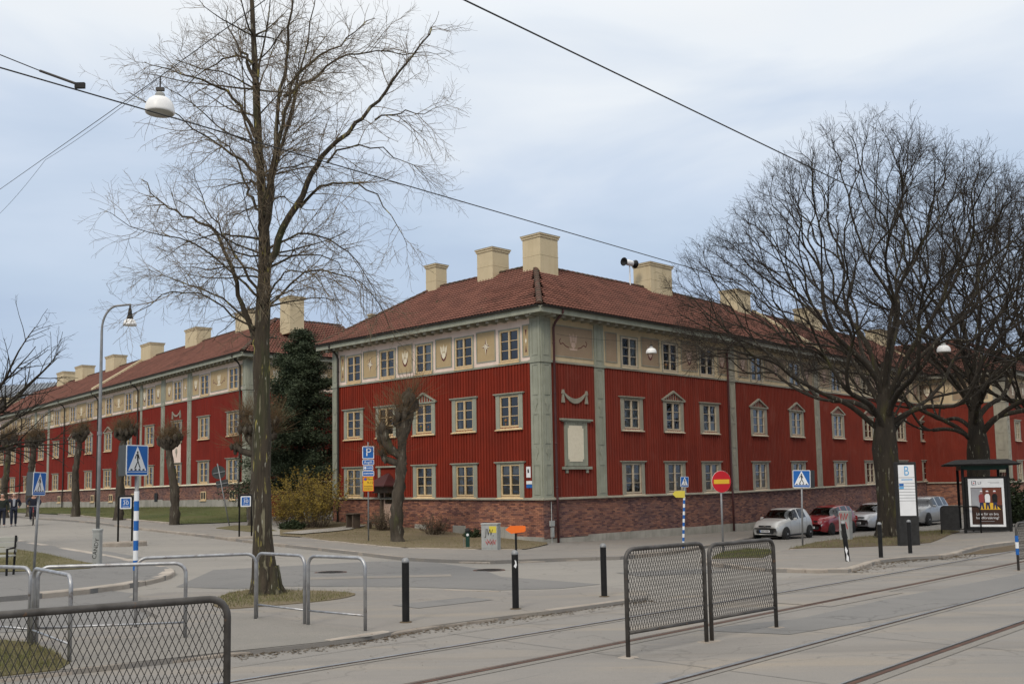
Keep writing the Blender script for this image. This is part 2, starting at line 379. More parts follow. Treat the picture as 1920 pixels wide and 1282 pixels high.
M['soil'] = ground_mat('dry_soil', (.19,.15,.095), (.155,.125,.075), (.22,.175,.12), .8, warm=(.13,.12,.05), bump=.015)
M['debris'] = ground_mat('leaf_litter', (.17,.125,.08), (.13,.10,.065), (.21,.17,.11), .9, warm=(.12,.10,.05), bump=.03)
M['lawn'] = ground_mat('lawn_ground', (.066,.085,.022), (.105,.108,.036), (.16,.135,.075), .9, warm=(.12,.10,.05), bump=.03)
M['lawndry'] = ground_mat('dry_lawn_ground', (.135,.12,.058), (.16,.135,.07), (.10,.105,.038), .8, bump=.02)
M['flag'] = ground_mat('path_flagstone', (.30,.28,.25), (.26,.245,.22), (.33,.31,.28), .4)

# ------------------------------------------------------------------ terrain
# ground control points, world (camera eye at z=2)
GC=np.array([(-14,4,.04),(0,4,.06),(12,4,.05),(-14,13,-.02),(-4,12,-.02),(0,12,-.02),(4,12,-.01),(14,13,0),(0,18,-.1),(8,18,-.08),(-10,20,-.12),(18,28,-.15),(10,26,-.2),
 (17,37,-.3),(26,44,-.38),(13.4,34.3,-.42),(24,25,-.1),(-20,20,-.1),(1.5,40,-.80),(-4,35,-.52),(-16,38,-.24),(-10,44,-.36),(-24,50,-.05),(-36,71,.05),(-27,62,.05),(-50,88,.0),(-17,57,-.05),(-10,53,-.38),
 (11.6,52.6,-1.02),(13.5,48.3,-1.12),(17,52.2,-1.2),(8,43.5,-.95),(10,38,-.66),(21,48,-.85),(34,72,-1.15),(28,56,-.9),(45,60,-.6),(60,95,-1.3),(-60,60,0),(-60,20,-.2),(60,30,-.1),(0,90,-.6),(-80,130,0),(60,150,-1.6),(0,160,-1)],float)
def _k(r): 
    return np.where(r>1e-9, r*r*np.log(np.maximum(r,1e-9)),0.0)
_n=len(GC)
_A=np.zeros((_n+3,_n+3))
_d=np.hypot(GC[:,None,0]-GC[None,:,0],GC[:,None,1]-GC[None,:,1])
_A[:_n,:_n]=_k(_d)+np.eye(_n)*8.0
_A[:_n,_n]=1;_A[:_n,_n+1:]=GC[:,:2];_A[_n,:_n]=1;_A[_n+1:,:_n]=GC[:,:2].T
_W=np.linalg.solve(_A,np.concatenate([GC[:,2],[0,0,0]]))
def G(x,y):
    x=np.asarray(x,float);y=np.asarray(y,float)
    r=np.hypot(x[...,None]-GC[:,0],y[...,None]-GC[:,1])
    return _k(r)@_W[:_n]+_W[_n]+_W[_n+1]*x+_W[_n+2]*y

def gz(x, y): return float(G(np.array(float(x)), np.array(float(y))))

L = {'rail0': [(-2.94, 10.44), (-1.68, 11.47), (0.22, 13.19), (1.59, 14.62), (4.59, 17.64), (8.28, 21.99), (13.45, 27.1)],
 'rail1': [(-1.04, 10.04), (0.18, 11.2), (1.32, 12.28), (3.9, 15.01), (7.5, 19.04), (11.49, 23.02)],
 'rail2': [(1.38, 9.81), (2.47, 10.91), (3.31, 11.83), (5.0, 13.64), (9.04, 17.91)],
 'rail3': [(3.19, 9.63), (4.67, 11.21), (6.72, 13.39)],
 'tramkerb': [(-5.58, 10.3), (-4.89, 10.8), (-4.16, 11.3), (-3.36, 11.91), (-2.71, 12.29), (-1.96, 12.9), (-1.5, 13.58), (-0.97, 14.11), (-0.04, 14.94), (0.74, 15.57),
              (1.75, 16.54), (2.23, 17.05)],
 'nearfar': [(2.36, 18.06), (1.64, 19.3), (0.84, 18.69), (-0.26, 18.59), (-2.04, 19.5), (-3.88, 19.96), (-4.61, 20.09), (-5.17, 19.5), (-6.91, 19.55), (-7.12, 18.76),
             (-6.43, 17.13), (-5.48, 15.52), (-5.42, 14.46), (-6.06, 14.04), (-6.94, 13.58), (-7.25, 13.37)],
 'treepatch': [(-5.33, 17.92), (-5.43, 19.11), (-5.03, 19.93), (-4.26, 19.46), (-3.63, 19.24), (-2.96, 18.59), (-3.07, 17.74), (-3.58, 17.12), (-4.13, 16.71),
               (-4.66, 16.4), (-5.08, 16.93)],
 'gravel': [(-4.52, 15.94), (-3.49, 14.94), (-2.56, 13.88), (-2.02, 13.45), (-1.84, 12.98), (-2.43, 12.51), (-3.36, 11.91), (-4.02, 11.42), (-4.9, 10.84), (-5.28, 10.69),
            (-6.08, 12.04), (-5.95, 12.55), (-5.27, 13.01), (-4.51, 13.4)],
 'grassleft': [(-7.04, 12.97), (-6.73, 13.17), (-6.18, 12.84), (-5.54, 12.1), (-4.96, 11.24), (-4.9, 10.84), (-5.36, 10.51), (-5.61, 10.36)],
 'leftpave': [(-25.65, 46.98), (-21.78, 42.39), (-18.65, 38.76), (-15.33, 34.91), (-13.31, 32.49), (-11.27, 29.71), (-9.5, 27.11), (-8.53, 25.2), (-8.14, 23.39),
              (-8.13, 21.47), (-8.47, 20.14), (-9.09, 19.18), (-9.58, 18.71), (-10.0, 18.38)],
 'leftlawn': [(-21.42, 39.25), (-18.55, 36.11), (-15.26, 32.53), (-12.97, 29.56), (-11.57, 27.71), (-11.11, 26.26), (-11.65, 25.57), (-12.92, 25.2), (-13.58, 24.94)],
 'roadkerbL': [(-46.68, 85.39), (-29.92, 62.1), (-24.09, 55.82), (-18.69, 49.22), (-14.29, 44.37), (-11.4, 41.05), (-9.36, 38.82), (-7.06, 36.37), (-5.24, 33.94),
               (-3.48, 30.86), (-2.62, 29.77), (-1.62, 28.94), (-0.57, 28.34), (0.45, 28.83), (1.78, 29.34), (3.08, 29.5)],
 'lawnkerb': [(-48.02, 87.83), (-35.78, 73.34), (-30.22, 67.02), (-24.85, 59.4), (-22.12, 56.57), (-18.78, 52.95), (-17.31, 51.6)],
 'lawnright': [(-17.31, 51.6), (-15.89, 52.82), (-14.64, 54.75)],
 'sliver': [(-14.54, 48.76), (-14.33, 51.27), (-12.96, 51.26), (-11.09, 46.84), (-12.13, 46.04)],
 'soil': [(-10.11, 43.16), (-9.16, 42.72), (-7.14, 40.2), (-4.08, 37.18), (-1.27, 36.59), (0.38, 36.76), (1.38, 40.08)],
 'path1': [(-10.8, 43.35), (-12.33, 52.05), (-12.69, 56.78), (-11.69, 58.57), (-11.44, 55.14), (-9.87, 43.62)],
 'path2': [(-10.21, 43.13), (-9.98, 46.29), (-8.87, 48.34), (-8.48, 52.28), (-7.99, 54.61), (-7.29, 51.75), (-7.93, 47.29), (-8.65, 44.56), (-9.13, 42.36)],
 'island': [(5.81, 22.4), (6.46, 22.0), (7.19, 21.73), (8.78, 24.25), (9.79, 25.12), (10.76, 25.36), (11.84, 26.71), (13.6, 29.22), (15.3, 30.69), (17.16, 31.49),
            (22.48, 41.2), (20.31, 40.81), (22.31, 50.18), (21.1, 49.73), (16.56, 45.58), (11.35, 37.71), (9.93, 34.73), (7.84, 30.13), (5.35, 27.64), (4.83, 25.84),
            (5.08, 24.27)],
 'islandgrass': [(8.7, 31.88), (11.17, 37.12), (15.39, 42.36), (19.44, 48.37), (21.0, 48.47), (17.12, 38.53), (15.64, 36.11), (13.38, 32.28), (12.1, 31.41),
                 (11.43, 31.49), (10.46, 31.36), (9.43, 32.15)],
 'grassmound': [(5.3, 27.02), (6.1, 29.85), (7.55, 32.68), (8.08, 32.04), (7.48, 29.08), (6.61, 26.81)],
 'strip2': [(9.35, 25.36), (11.18, 27.02), (11.29, 26.51), (10.45, 25.27), (9.26, 24.09)],
 'strip3': [(11.89, 26.67), (13.51, 28.9), (15.17, 30.43), (13.91, 27.87), (12.5, 26.6)],
 'patchA': [(-7.24, 21.45), (-8.04, 26.78), (-6.11, 28.37), (-4.28, 30.36), (-2.66, 30.2), (-0.91, 26.04), (-0.32, 22.93), (1.73, 20.36), (0.88, 19.57), (-0.28, 19.47),
            (-2.15, 20.58), (-4.86, 21.2), (-5.78, 20.73)],
 'patchB': [(2.27, 13.36), (4.02, 14.3), (6.32, 16.75), (10.4, 20.58), (10.19, 18.79), (5.18, 14.12), (3.46, 12.8)],
 'patchC': [(-10.02, 19.57), (-8.49, 20.89), (-7.62, 20.08), (-7.39, 19.2), (-6.29, 18.37), (-5.7, 15.2), (-7.34, 14.36)],
 'manhole1': (-0.657, 25.298),
 'manhole2': (-4.65, 25.325),
 'b1': (-1.562, 14.309),
 'b2': (-0.002, 15.687),
 'b3': (1.519, 17.27),
 'b4': (8.048, 24.294),
 'b5': (9.22, 25.305),
 'b6': (10.53, 26.742),
 'f1': (1.247, 11.327),
 'f2': (2.316, 12.326),
 'f3': (2.396, 12.401),
 'f4': (3.461, 13.441),
 'h1a': (-7.023, 13.201),
 'h1b': (-6.124, 12.7),
 'h2a': (-6.038, 12.605),
 'h2b': (-5.012, 11.345),
 'h3a': (-6.07, 12.781),
 'h3b': (-4.305, 13.134),
 'h4a': (-5.388, 14.291),
 'h4b': (-3.869, 14.986),
 'h5a': (-3.886, 15.115),
 'h5b': (-2.99, 14.271),
 'h6a': (-2.924, 14.206),
 'h6b': (-2.016, 13.497),
 'lamp': (-11.72, 28.15),
 's30a': (-14.831, 38.125),
 's30b': (-11.189, 41.634),
 'pedL': (-7.01, 18.543),
 'pedL2': (-11.679, 24.367),
 'tree': (-4.641, 18.773),
 'leansign': (-14.452, 50.734),
 'psign': (-5.984, 41.042),
 'pollard0': (-4.824, 41.21),
 'cabinet': (-0.863, 36.656),
 'greenpost': (-1.777, 37.867),
 'arrow': (0.04, 31.369),
 'pedC': (6.025, 35.91),
 'noentry': (6.726, 32.403),
 'pedR': (9.676, 33.728),
 'bsign': (12.26, 31.184),
 'treeR': (14.092, 37.471),
 'treeR2': (23.962, 52.929),
 'bigbox': (12.454, 37.655),
 'shelterL': (16.572, 36.814),
 'shelterR': (17.836, 36.311),
 'binL': (15.881, 37.265),
 'binR': (16.482, 37.23),
 'binrail': (16.751, 36.31),
 'endpost': (10.616, 21.215),
 'bench': (-12.073, 24.094),
 'man1': (-26.493, 52.896),
 'man0': (-26.633, 51.961),
 'cyc': (-25.863, 53.753),
 'pol1': (-17.446, 51.415),
 'pol2': (-22.229, 56.143),
 'pol3': (-27.689, 62.958),
 'pol4': (-31.371, 64.658),
 'pol5': (-33.554, 65.755),
 'pol6': (-13.38, 51.606),
 'pixoF': (13.019, 47.906),
 'pixoR': (15.189, 51.071),
 'redF': (16.514, 52.072),
 'redR': (18.178, 53.534),
 'sedF': (19.507, 54.287),
 'suvF': (23.314, 56.775),
 'bush': (-10.304, 53.051),
 'table': (-8.455, 53.883),
 'lampA': (-5.194, 14.4, 7.748),
 'lampB': (6.247, 44.0, 7.687),
 'lampC': (15.349, 35.0, 6.436),
 'wA0': (-13.109, 25.0, 9.67),
 'wA0b': (-13.09, 25.0, 9.038),
 'wA0j': (-10.285, 21.5, 9.246),
 'wire_wall': (1.976, 43.0, 8.289),
 'wireR': (16.782, 30.0, 6.345),
 'pull0': (-4.381, 8.2, 5.714),
 'pull1': (-3.643, 8.2, 5.413),
 'cwA': [(-0.312, 7.22, 5.62), (0.962, 8.645, 5.62), (3.42, 11.347, 5.62), (4.849, 12.878, 5.62)],
 'cwB': [(-4.379, 8.29, 5.62), (-3.39, 9.405, 5.62), (-1.012, 11.998, 5.62), (3.703, 17.708, 5.62), (5.705, 20.06, 5.62)],
 'pull': [(-4.659, 8.721, 5.95), (-4.33, 8.903, 5.85), (-3.907, 8.794, 5.66)]}


def grid_axis(a, b, step, far):
    core = list(np.arange(a, b + 1e-6, step)); lo = []; hi = []; d = step
    x = a
    while x > -far: d *= 1.5; x -= d; lo.append(x)
    x = b; d = step
    while x < far: d *= 1.5; x += d; hi.append(x)
    return np.array(lo[::-1] + core + hi)
gx = grid_axis(-62, 62, 1.0, 2500); gy = grid_axis(-6, 120, 1.0, 3000)
XX, YY = np.meshgrid(gx, gy)
cx_ = np.clip(XX, -62, 62); cy_ = np.clip(YY, -6, 125)
ZZ = G(cx_, cy_)
V = np.stack([XX, YY, ZZ], -1).reshape(-1, 3); W_ = len(gx); H_ = len(gy)
ii = (np.arange(H_-1)[:, None]*W_ + np.arange(W_-1)[None]).ravel()
tag(mk('road', np_mesh('road', V, np.stack([ii, ii+1, ii+W_+1, ii+W_], 1), smooth=True), M['asphalt']), 'worn grey asphalt road spreading across the junction', 'road', kind='structure')

def inside(poly, x, y):
    r = False; n = len(poly); j = n-1
    for i in range(n):
        xi, yi = poly[i]; xj, yj = poly[j]
        if (yi > y) != (yj > y) and x < (xj-xi)*(y-yi)/(yj-yi)+xi: r = not r
        j = i
    return r
def smooth_line(pts, n=4):
    """Catmull-Rom resample of a polyline"""
    p = [Vector(q) for q in pts]; out = []
    for i in range(len(p)-1):
        a, b, c, d = p[max(i-1,0)], p[i], p[i+1], p[min(i+2,len(p)-1)]
        for k in range(n):
            t = k/n; out.append(tuple(.5*((2*b) + (c-a)*t + (2*a-5*b+4*c-d)*t*t + (3*b-a-3*c+d)*t**3)))
    out.append(tuple(p[-1])); return out
def drape(name, poly, dz, mat_, label=None, cat=None, step=1.0, skirt=0.0, parent=None, kind='structure', zf=None):
    zf = zf or (lambda x, y: gz(x, y))
    poly = [tuple(p[:2]) for p in poly]
    dense = []
    for i in range(len(poly)):
        a = poly[i]; b = poly[(i+1) % len(poly)]; L_ = math.hypot(b[0]-a[0], b[1]-a[1]); n = max(1, int(L_/step))
        for k in range(n): dense.append((a[0]+(b[0]-a[0])*k/n, a[1]+(b[1]-a[1])*k/n))
    n0 = len(dense); xs = [p[0] for p in dense]; ys = [p[1] for p in dense]
    pts = [Vector(p) for p in dense]
    x = min(xs)
    while x < max(xs):
        y = min(ys)
        while y < max(ys):
            if inside(dense, x, y): pts.append(Vector((x + .013, y + .017)))
            y += step
        x += step
    r = delaunay_2d_cdt(pts, [(i, (i+1) % n0) for i in range(n0)], [], 1, 1e-4)
    vs = [(v.x, v.y, zf(v.x, v.y)+dz) for v in r[0]]
    mb = MB(); mb.add(vs, [tuple(f) for f in r[2]])
    if skirt:
        for i in range(n0):
            a = dense[i]; b = dense[(i+1) % n0]; za = zf(*a)+dz; zb = zf(*b)+dz
            mb.quad((a[0],a[1],za-skirt), (b[0],b[1],zb-skirt), (b[0],b[1],zb), (a[0],a[1],za))
    o = mb.build(name, mat_, parent)
    if parent is None: tag(o, label, cat, kind=kind)
    return o
M['kerbpale'] = mat('pale_kerb_granite', (.40,.355,.305), (.31,.275,.235), rough=.9, scale=2.2, bump=.004, bscale=50, objrand=.10)
_kn = [0]
def kerb(parent, pts, top, h=.16, w=.15, L_=1.0, side=1, matk='conc2', gap=.012, flat=False):
    """a row of single kerb stones along pts, top at ground + top"""
    p = smooth_line(pts, 6); seg = []; acc = [0.0]
    for a, b in zip(p[:-1], p[1:]): acc.append(acc[-1] + math.hypot(b[0]-a[0], b[1]-a[1]))
    def at(s):
        for i in range(len(p)-1):
            if s <= acc[i+1] or i == len(p)-2:
                t = (s-acc[i])/max(1e-6, acc[i+1]-acc[i]); return (p[i][0]+(p[i+1][0]-p[i][0])*t, p[i][1]+(p[i+1][1]-p[i][1])*t)
    n = int(acc[-1]/L_); r_ = random.Random(len(pts)*7+int(acc[-1]*10))
    for k in range(n):
        if _kn[0] >= 2000: break
        a = at(k*L_+gap/2); b = at((k+1)*L_-gap/2)
        if math.hypot(a[0], a[1]) > 75: continue
        dx, dy = b[0]-a[0], b[1]-a[1]; l = math.hypot(dx, dy); nx, ny = -dy/l*side, dx/l*side
        t = top + r_.uniform(-.008, .008); j = r_.uniform(-.012, .012)
        za, zb = gz(*a)+t, gz(*b)+t; mb = MB(); c_ = .02
        def P(q, s_, z): return (q[0]+nx*(s_+j), q[1]+ny*(s_+j), z)
        vs = [P(a,0,za-h), P(b,0,zb-h), P(b,w,zb-h), P(a,w,za-h), P(a,0,za-c_), P(b,0,zb-c_), P(b,c_,zb), P(a,c_,za), P(b,w,zb), P(a,w,za)]
        mb.add(vs, [(0,1,5,4),(4,5,6,7),(7,6,8,9),(3,0,4,7,9),(1,2,8,6,5),(2,3,9,8)])
        mb.build('kerb_stone', M[matk], parent); _kn[0] += 1

# near pavement with kerb to the tram lane
tk = smooth_line(L['tramkerb'], 4)
near = drape('pavement', tk + L['nearfar'][:], .06, M['pave'], 'light grey asphalt pavement with three black bollards', 'pavement', skirt=.07)
kerb(near, L['tramkerb'], .062, h=.14, w=.14, side=1)
kerb(near, [L['nearfar'][i] for i in (3,4,5,6)], .063, h=.1, w=.12, side=1, L_=1.2)
drape('turf_patch', smooth_line(L['treepatch']+[L['treepatch'][0]], 3)[:-1], .075, M['soil'], 'patch of thin turf round the foot of the tall tree', 'turf', step=.5, skirt=.03)
drape('gravel_strip', L['gravel'], .066, M['gravel'], 'gritty grey strip beside the tram kerb', 'gravel', step=.7)
drape('verge', L['grassleft'], .075, M['lawndry'], 'corner of grass behind the mesh fence', 'verge', step=.5, skirt=.03)

# pavement corner on the left with its lawn
lp = drape('pavement', L['leftpave'], .10, M['asphalt_dark'], 'rounded pavement corner on the left with a bench lawn', 'pavement', skirt=.12)
kerb(lp, L['leftpave'][1:13], .106, h=.2, w=.30, side=-1, matk='kerbpale')
drape('lawn', L['leftlawn'], .118, M['lawndry'], 'dry lawn behind the bench on the left corner', 'lawn', skirt=.04)

# pavement in front of both red houses
rk = [(3.09,29.62),(5.2,33.0),(7.4,38.5),(9.6,44.0),(11.8,49.2),(18.2,55.6),(22.2,58.6),(30,66),(46,83)]
fp = L['roadkerbL'] + rk[1:] + [(40,88),(20,70),(5,56),(-8,60),(-14,68),(-17,64.2)] + L['lawnright'][::-1][1:] + L['lawnkerb'][::-1][1:]
far = drape('pavement', fp, .10, M['pave'], 'asphalt pavement running along the red wooden houses', 'pavement', step=1.6, skirt=.12)
kerb(far, L['roadkerbL'][1:10], .104, h=.2, w=.16, side=1)
kerb(far, L['roadkerbL'][11:], .05, h=.14, w=.16, side=1)
kerb(far, rk, .104, h=.2, w=.16, side=1)
kerb(far, L['lawnkerb'], .17, h=.2, w=.14, side=1)

# lawn bank up to the long house on the left
OLB = Vector((-16.964, 63.278)); aLB = radians(130.88); dLB = Vector((cos(aLB), sin(aLB)))
def bank_z(x, y):
    q = Vector((x, y)) - OLB; u = q.dot(dLB); w = abs(q.dot(Vector((-sin(aLB), cos(aLB)))))
    wall = .56 - .0113*max(0, u); t = max(0, min(1, 1 - math.hypot(min(u, 0), w)/7.8))
    g = gz(x, y)+.12; t = t*t*(3-2*t)
    return g + (wall - g)*t
bw = [tuple(OLB + dLB*u) for u in (0, 15, 30, 44)]
drape('lawn', L['lawnkerb'] + L['lawnright'][1:] + bw, .02, M['lawn'], 'green lawn bank below the long red house', 'lawn', step=1.6, zf=bank_z)
drape('verge', L['sliver'], .13, M['lawndry'], 'small kerbed verge with the leaning sign', 'verge', step=1.0, skirt=.05)

# bare soil bed before the corner house, and the two paths
soil = L['soil'][:6] + [(1.38,41.6),(1.35,42.9),(-9.9,54.2),(-11.5,56),(-12.2,52)]
def soil_z(x, y):
    u = (-(x-1.267) + (y-42.807))/sqrt(2); w = (-(x-1.267) - (y-42.807))/sqrt(2)
    t = max(0, min(1, 1 - (w)/4.5)); return gz(x, y) + .10 + t*t*(.02 + .022*max(0, min(u, 8)))
sb = drape('soil_bed', soil, .03, M['soil'], 'bed of dry soil and worn grass before the corner house', 'soil', step=.8, zf=soil_z)
kerb(sb, L['soil'][1:6], .13, h=.2, w=.10, side=1)
drape('path', [(-10.9,43.6),(-12.4,51.2),(-13.6,58.5),(-14.2,64.5),(-12.0,64.5),(-11.6,57),(-9.95,43.7)], .125, M['flag'], 'pale flagged path leading between the two houses', 'path', step=1.0)
drape('path', [(-10.4,44.5),(-9.9,47.6),(-8.9,49.5),(-8.2,51.2),(-7.5,50.6),(-8.0,48.4),(-8.82,46.2),(-9.4,44.2)], .07, M['flag'], 'narrow trodden path to the picnic table', 'path', step=.8, zf=soil_z)

# tram stop island on the right
isl = drape('tram_island', L['island'], .08, M['pave'], 'tram stop island with shelter and kerb on the right', 'island', skirt=.1)
kerb(isl, L['island'][0:10], .085, h=.17, w=.16, side=1)
kerb(isl, [L['island'][k] for k in (15,16,17,18,19,20,0)], .085, h=.17, w=.16, side=1)
drape('verge', L['islandgrass'], .10, M['debris'], 'grass and leaf litter round the big bare tree', 'verge', step=.7, skirt=.03)
drape('verge', L['grassmound'], .11, M['lawndry'], 'small grass mound seen through the mesh fence', 'verge', step=.6, skirt=.04)
drape('litter_strip', L['strip3'], .014, M['debris'], 'leaf litter along the platform kerb', 'litter', step=.6)

# tram lane
tl = [L['tramkerb'][i] for i in range(0, 12)] + [(6.2,21.4),(9.5,24.7),(13.6,28.7),(22,37),(40,54),(60,54),(60,-4),(-24,-4),(-16,1.0)]
lanej = drape('tram_lane', tl, .006, M['tram'], 'pale concrete tram lane with four rails', 'tram lane', step=1.6)
drape('road_patch', L['patchA'], .005, M['asphalt_dark'], 'darker asphalt repair across the junction', 'road patch', step=1.0)
drape('road_patch', L['patchB'], .010, M['asphalt_dark'], 'darker asphalt repair between the tracks', 'road patch', step=1.0)
drape('road_patch', L['patchC'], .005, M['asphalt_dark'], 'darker asphalt strip at the left crossing', 'road patch', step=1.0)

# rails: head, groove and far flange for each
def rail_line(pts):
    a = np.array(pts); t = np.r_[0, np.cumsum(np.hypot(*np.diff(a, axis=0).T))]; t /= t[-1]
    cx = np.polyfit(t, a[:,0], 2); cy = np.polyfit(t, a[:,1], 2)
    tt = np.linspace(-.0, 1., 40); P = np.stack([np.polyval(cx, tt), np.polyval(cy, tt)], 1)
    d0 = P[0]-P[1]; d0 /= np.linalg.norm(d0); d1 = P[-1]-P[-2]; d1 /= np.linalg.norm(d1)
    return [tuple(P[0]+d0*s) for s in (14,9,5,2)] + [tuple(p) for p in P] + [tuple(P[-1]+d1*s) for s in (3,8,16,30)]
def ribbon(line, off0, off1, dz, mat_, name, parent, dz2=None):
    mb = MB(); n = len(line); prev = None
    for i in range(n):
        a = line[max(i-1,0)]; b = line[min(i+1,n-1)]; dx, dy = b[0]-a[0], b[1]-a[1]; l = math.hypot(dx, dy); nx, ny = -dy/l, dx/l
        z = gz(*line[i]); p = [(line[i][0]+nx*o, line[i][1]+ny*o, z+d) for o, d in ((off0, dz), (off1, dz if dz2 is None else dz2))]
        if prev: mb.quad(prev[0], p[0], p[1], prev[1])
        prev = p
    return mb.build(name, mat_, parent)
names = ['farthest tram rail, thin and silvery', 'rusty tram rail passing under the mesh fence', 'polished tram rail nearer than the mesh fence', 'nearest tram rail with a dark groove']
for i in range(4):
    ln = rail_line(L['rail%d' % i]); t = thing('tram_rail', names[i], 'tram rail', (0,0,0))
    ribbon(ln, -.03, .03, .016, M['rail' if i in (0,2) else 'railrust'], 'rail_head', t)
    g0 = (.03,.066) if i in (1,3) else (-.052,-.03)
    ribbon(ln, g0[0], g0[1], .0125, M['groove'], 'groove', t)
    e = (.066,.088) if i in (1,3) else (-.066,-.052)
    ribbon(ln, e[0], e[1], .016, M['railrust' if i != 3 else 'rail'], 'guard_flange', t)
    ribbon(ln, -.15, -.067 if i in (0,2) else -.031, .0125, M['gravel'], 'joint_filler', t)
# seams between the paving slabs of the tram lane
base_ = [rail_line(L['rail%d' % i]) for i in range(4)]
for i, offs in ((0, (.75,)), (1, (-.60,)), (3, (-1.3,))):
    for o_ in offs: ribbon(base_[i], o_-.007, o_+.007, .0112, M['asphalt_dark'], 'long_joint', lanej)
for k in range(10, 40, 5):
    a = base_[0][k]; b = base_[3][min(k, 43)]; d_ = Vector((b[0]-a[0], b[1]-a[1])).normalized()
    nrm = Vector((.707, -.707)); p0 = Vector(a) - nrm*.9; p1 = Vector(a) + nrm*7.5
    ribbon([tuple(p0.lerp(p1, q/14)) for q in range(15)], -.006, .006, .0108, M['asphalt_dark'], 'cross_joint', lanej)
def rpatch(c, w, h, a, mk_, dz, label):
    c_, s_ = cos(a), sin(a); P_ = [(c[0]+x*c_-y*s_, c[1]+x*s_+y*c_) for x, y in ((-w/2,-h/2),(w/2,-h/2),(w/2,h/2),(-w/2,h/2))]
    drape('road_patch', P_, dz, M[mk_], label, 'road patch', step=.6)
rpatch((-1.2,16.8), 1.6, .7, .75, 'asphalt_dark', .066, 'small rectangular repair behind the leftmost bollard')
rpatch((5.4,16.9), 2.6, 1.1, .78, 'pave', .012, 'pale rectangular repair across the far track')
rpatch((-3.2,23.5), 3.4, .8, .1, 'pave', .009, 'pale trench repair crossing the junction')
rpatch((-13.5,33.5), 4.0, .9, -.9, 'asphalt_dark', .006, 'dark trench repair on the left street')
rpatch((3.6,23.2), 2.2, 1.4, .3, 'asphalt_dark', .006, 'square dark repair beyond the third bollard')
# manhole covers
def manhole(xy, label, r=.36):
    z = gz(*xy); t = thing('manhole_cover', label, 'manhole cover', (xy[0], xy[1], z), .3)
    m = MB(); m.lathe([(r+.05,.0),(r+.05,.012),(r,.012)], 28); m.build('frame', M['railrust'], t)
    m = MB(); m.lathe([(r-.012,0),(r-.012,.013)], 28)
    for k in range(-4, 5):
        h_ = sqrt(max(0, (r-.05)**2 - (k*.075)**2)); m.box(-h_, h_, k*.075-.012, k*.075+.012, .013, .018)
    m.build('lid', M['darkmetal'], t)
manhole(L['manhole1'], 'round iron manhole cover left of the orange arrow sign')
manhole(L['manhole2'], 'round iron manhole cover near the tall tree')
# repair strip of litter at the kerb foot: loose leaves, twigs and stones
def scatter(name, spots, n, size, mat_, label, cat, seed):
    r_ = np.random.default_rng(seed); vs = []; fs = []
    for k in range(n):
        a, b, wd = spots[r_.integers(len(spots))]; t = r_.random(); o = abs(r_.normal(0, wd))
        dx, dy = b[0]-a[0], b[1]-a[1]; l = math.hypot(dx, dy)+1e-6
        x = a[0]+dx*t + dy/l*o; y = a[1]+dy*t - dx/l*o; z = gz(x, y)+.012
        s = size*(.4+r_.random()); q = r_.random()*6.28; e = .35+.5*r_.random(); c_, s_ = cos(q)*s, sin(q)*s; i0 = len(vs)
        vs += [(x-c_, y-s_, z), (x+s_*e, y-c_*e, z+s*.3), (x+c_, y+s_, z+s*.15*r_.random()), (x-s_*e, y+c_*e, z+.006)]; fs.append((i0,i0+1,i0+2,i0+3))
    m = MB(); m.add(vs, fs); tag(m.build(name, mat_), label, cat, kind='stuff')
tkp = L['tramkerb']
scatter('leaf_litter', [(tkp[i], tkp[i+1], .16) for i in range(3, 11)], 900, .022, M['debris'], 'dry leaves and grit along the tram kerb', 'litter', 3)
isp = L['island']
scatter('leaf_litter', [(isp[i], isp[i+1], .28) for i in range(2, 6)], 700, .03, M['debris'], 'dry leaves along the island kerb', 'litter', 4)
gv = L['gravel']
scatter('leaf_litter', [(gv[i], gv[i+1], .10) for i in range(0, 3)] + [((-5.9,12.3),(-4.6,13.2),.22), ((-5.4,12.6),(-4.9,11.6),.25)], 700, .02, M['debris'], 'dark leaves and grit at the feet of the railings', 'litter', 6)
scatter('pebbles', [((-9,9),(14,30),3.0), ((-3,11),(6,19),1.2)], 260, .012, M['conc2'], 'small stones and grit on the tram lane', 'grit', 5)

# ------------------------------------------------------------------ wooden houses
class Fac:
    """a facade: u runs along it, v above the stone ledge, w outwards"""
    def __init__(s, root, O, rot, sgn, slope):
        s.root = root; s.O = Vector(O); s.rot = rot; s.sgn = sgn; s.sl = slope; s.rel = s.O - Vector(root.location)
    def build(s, mb, name, mat_, kind=None, smooth=False, parent=None):
        vs = [(s.sgn*u, -w, v + s.sl*u) for u, w, v in mb.v]
        fs = mb.f if s.sgn < 0 else [tuple(reversed(f)) for f in mb.f]
        m2 = MB(); m2.v = vs; m2.f = list(fs); m2.c = mb.c
        o = m2.build(name, mat_, parent or s.root, tuple(s.rel) if parent is None else (0,0,0), s.rot if parent is None else 0, smooth)
        if kind: o['kind'] = kind
        return o
    def loc(s, u, v, w=0):
        c, n = cos(s.rot), sin(s.rot); x = s.sgn*u; y = -w
        return (s.rel.x + x*c - y*n, s.rel.y + x*n + y*c, s.rel.z + v + s.sl*u)
    def put(s, name, me, mat_, u, v, w=0, sx=1.0):
        o = mk(name, me, mat_, s.root, s.loc(u, v, w), s.rot)
        if sx != 1.0: o.scale = (sx, 1, 1)
        return o
    # MB helper in (u,w,v)
    @staticmethod
    def bx(mb, u0, u1, v0, v1, w0, w1, col=None): return mb.box(u0, u1, w0, w1, v0, v1, col)

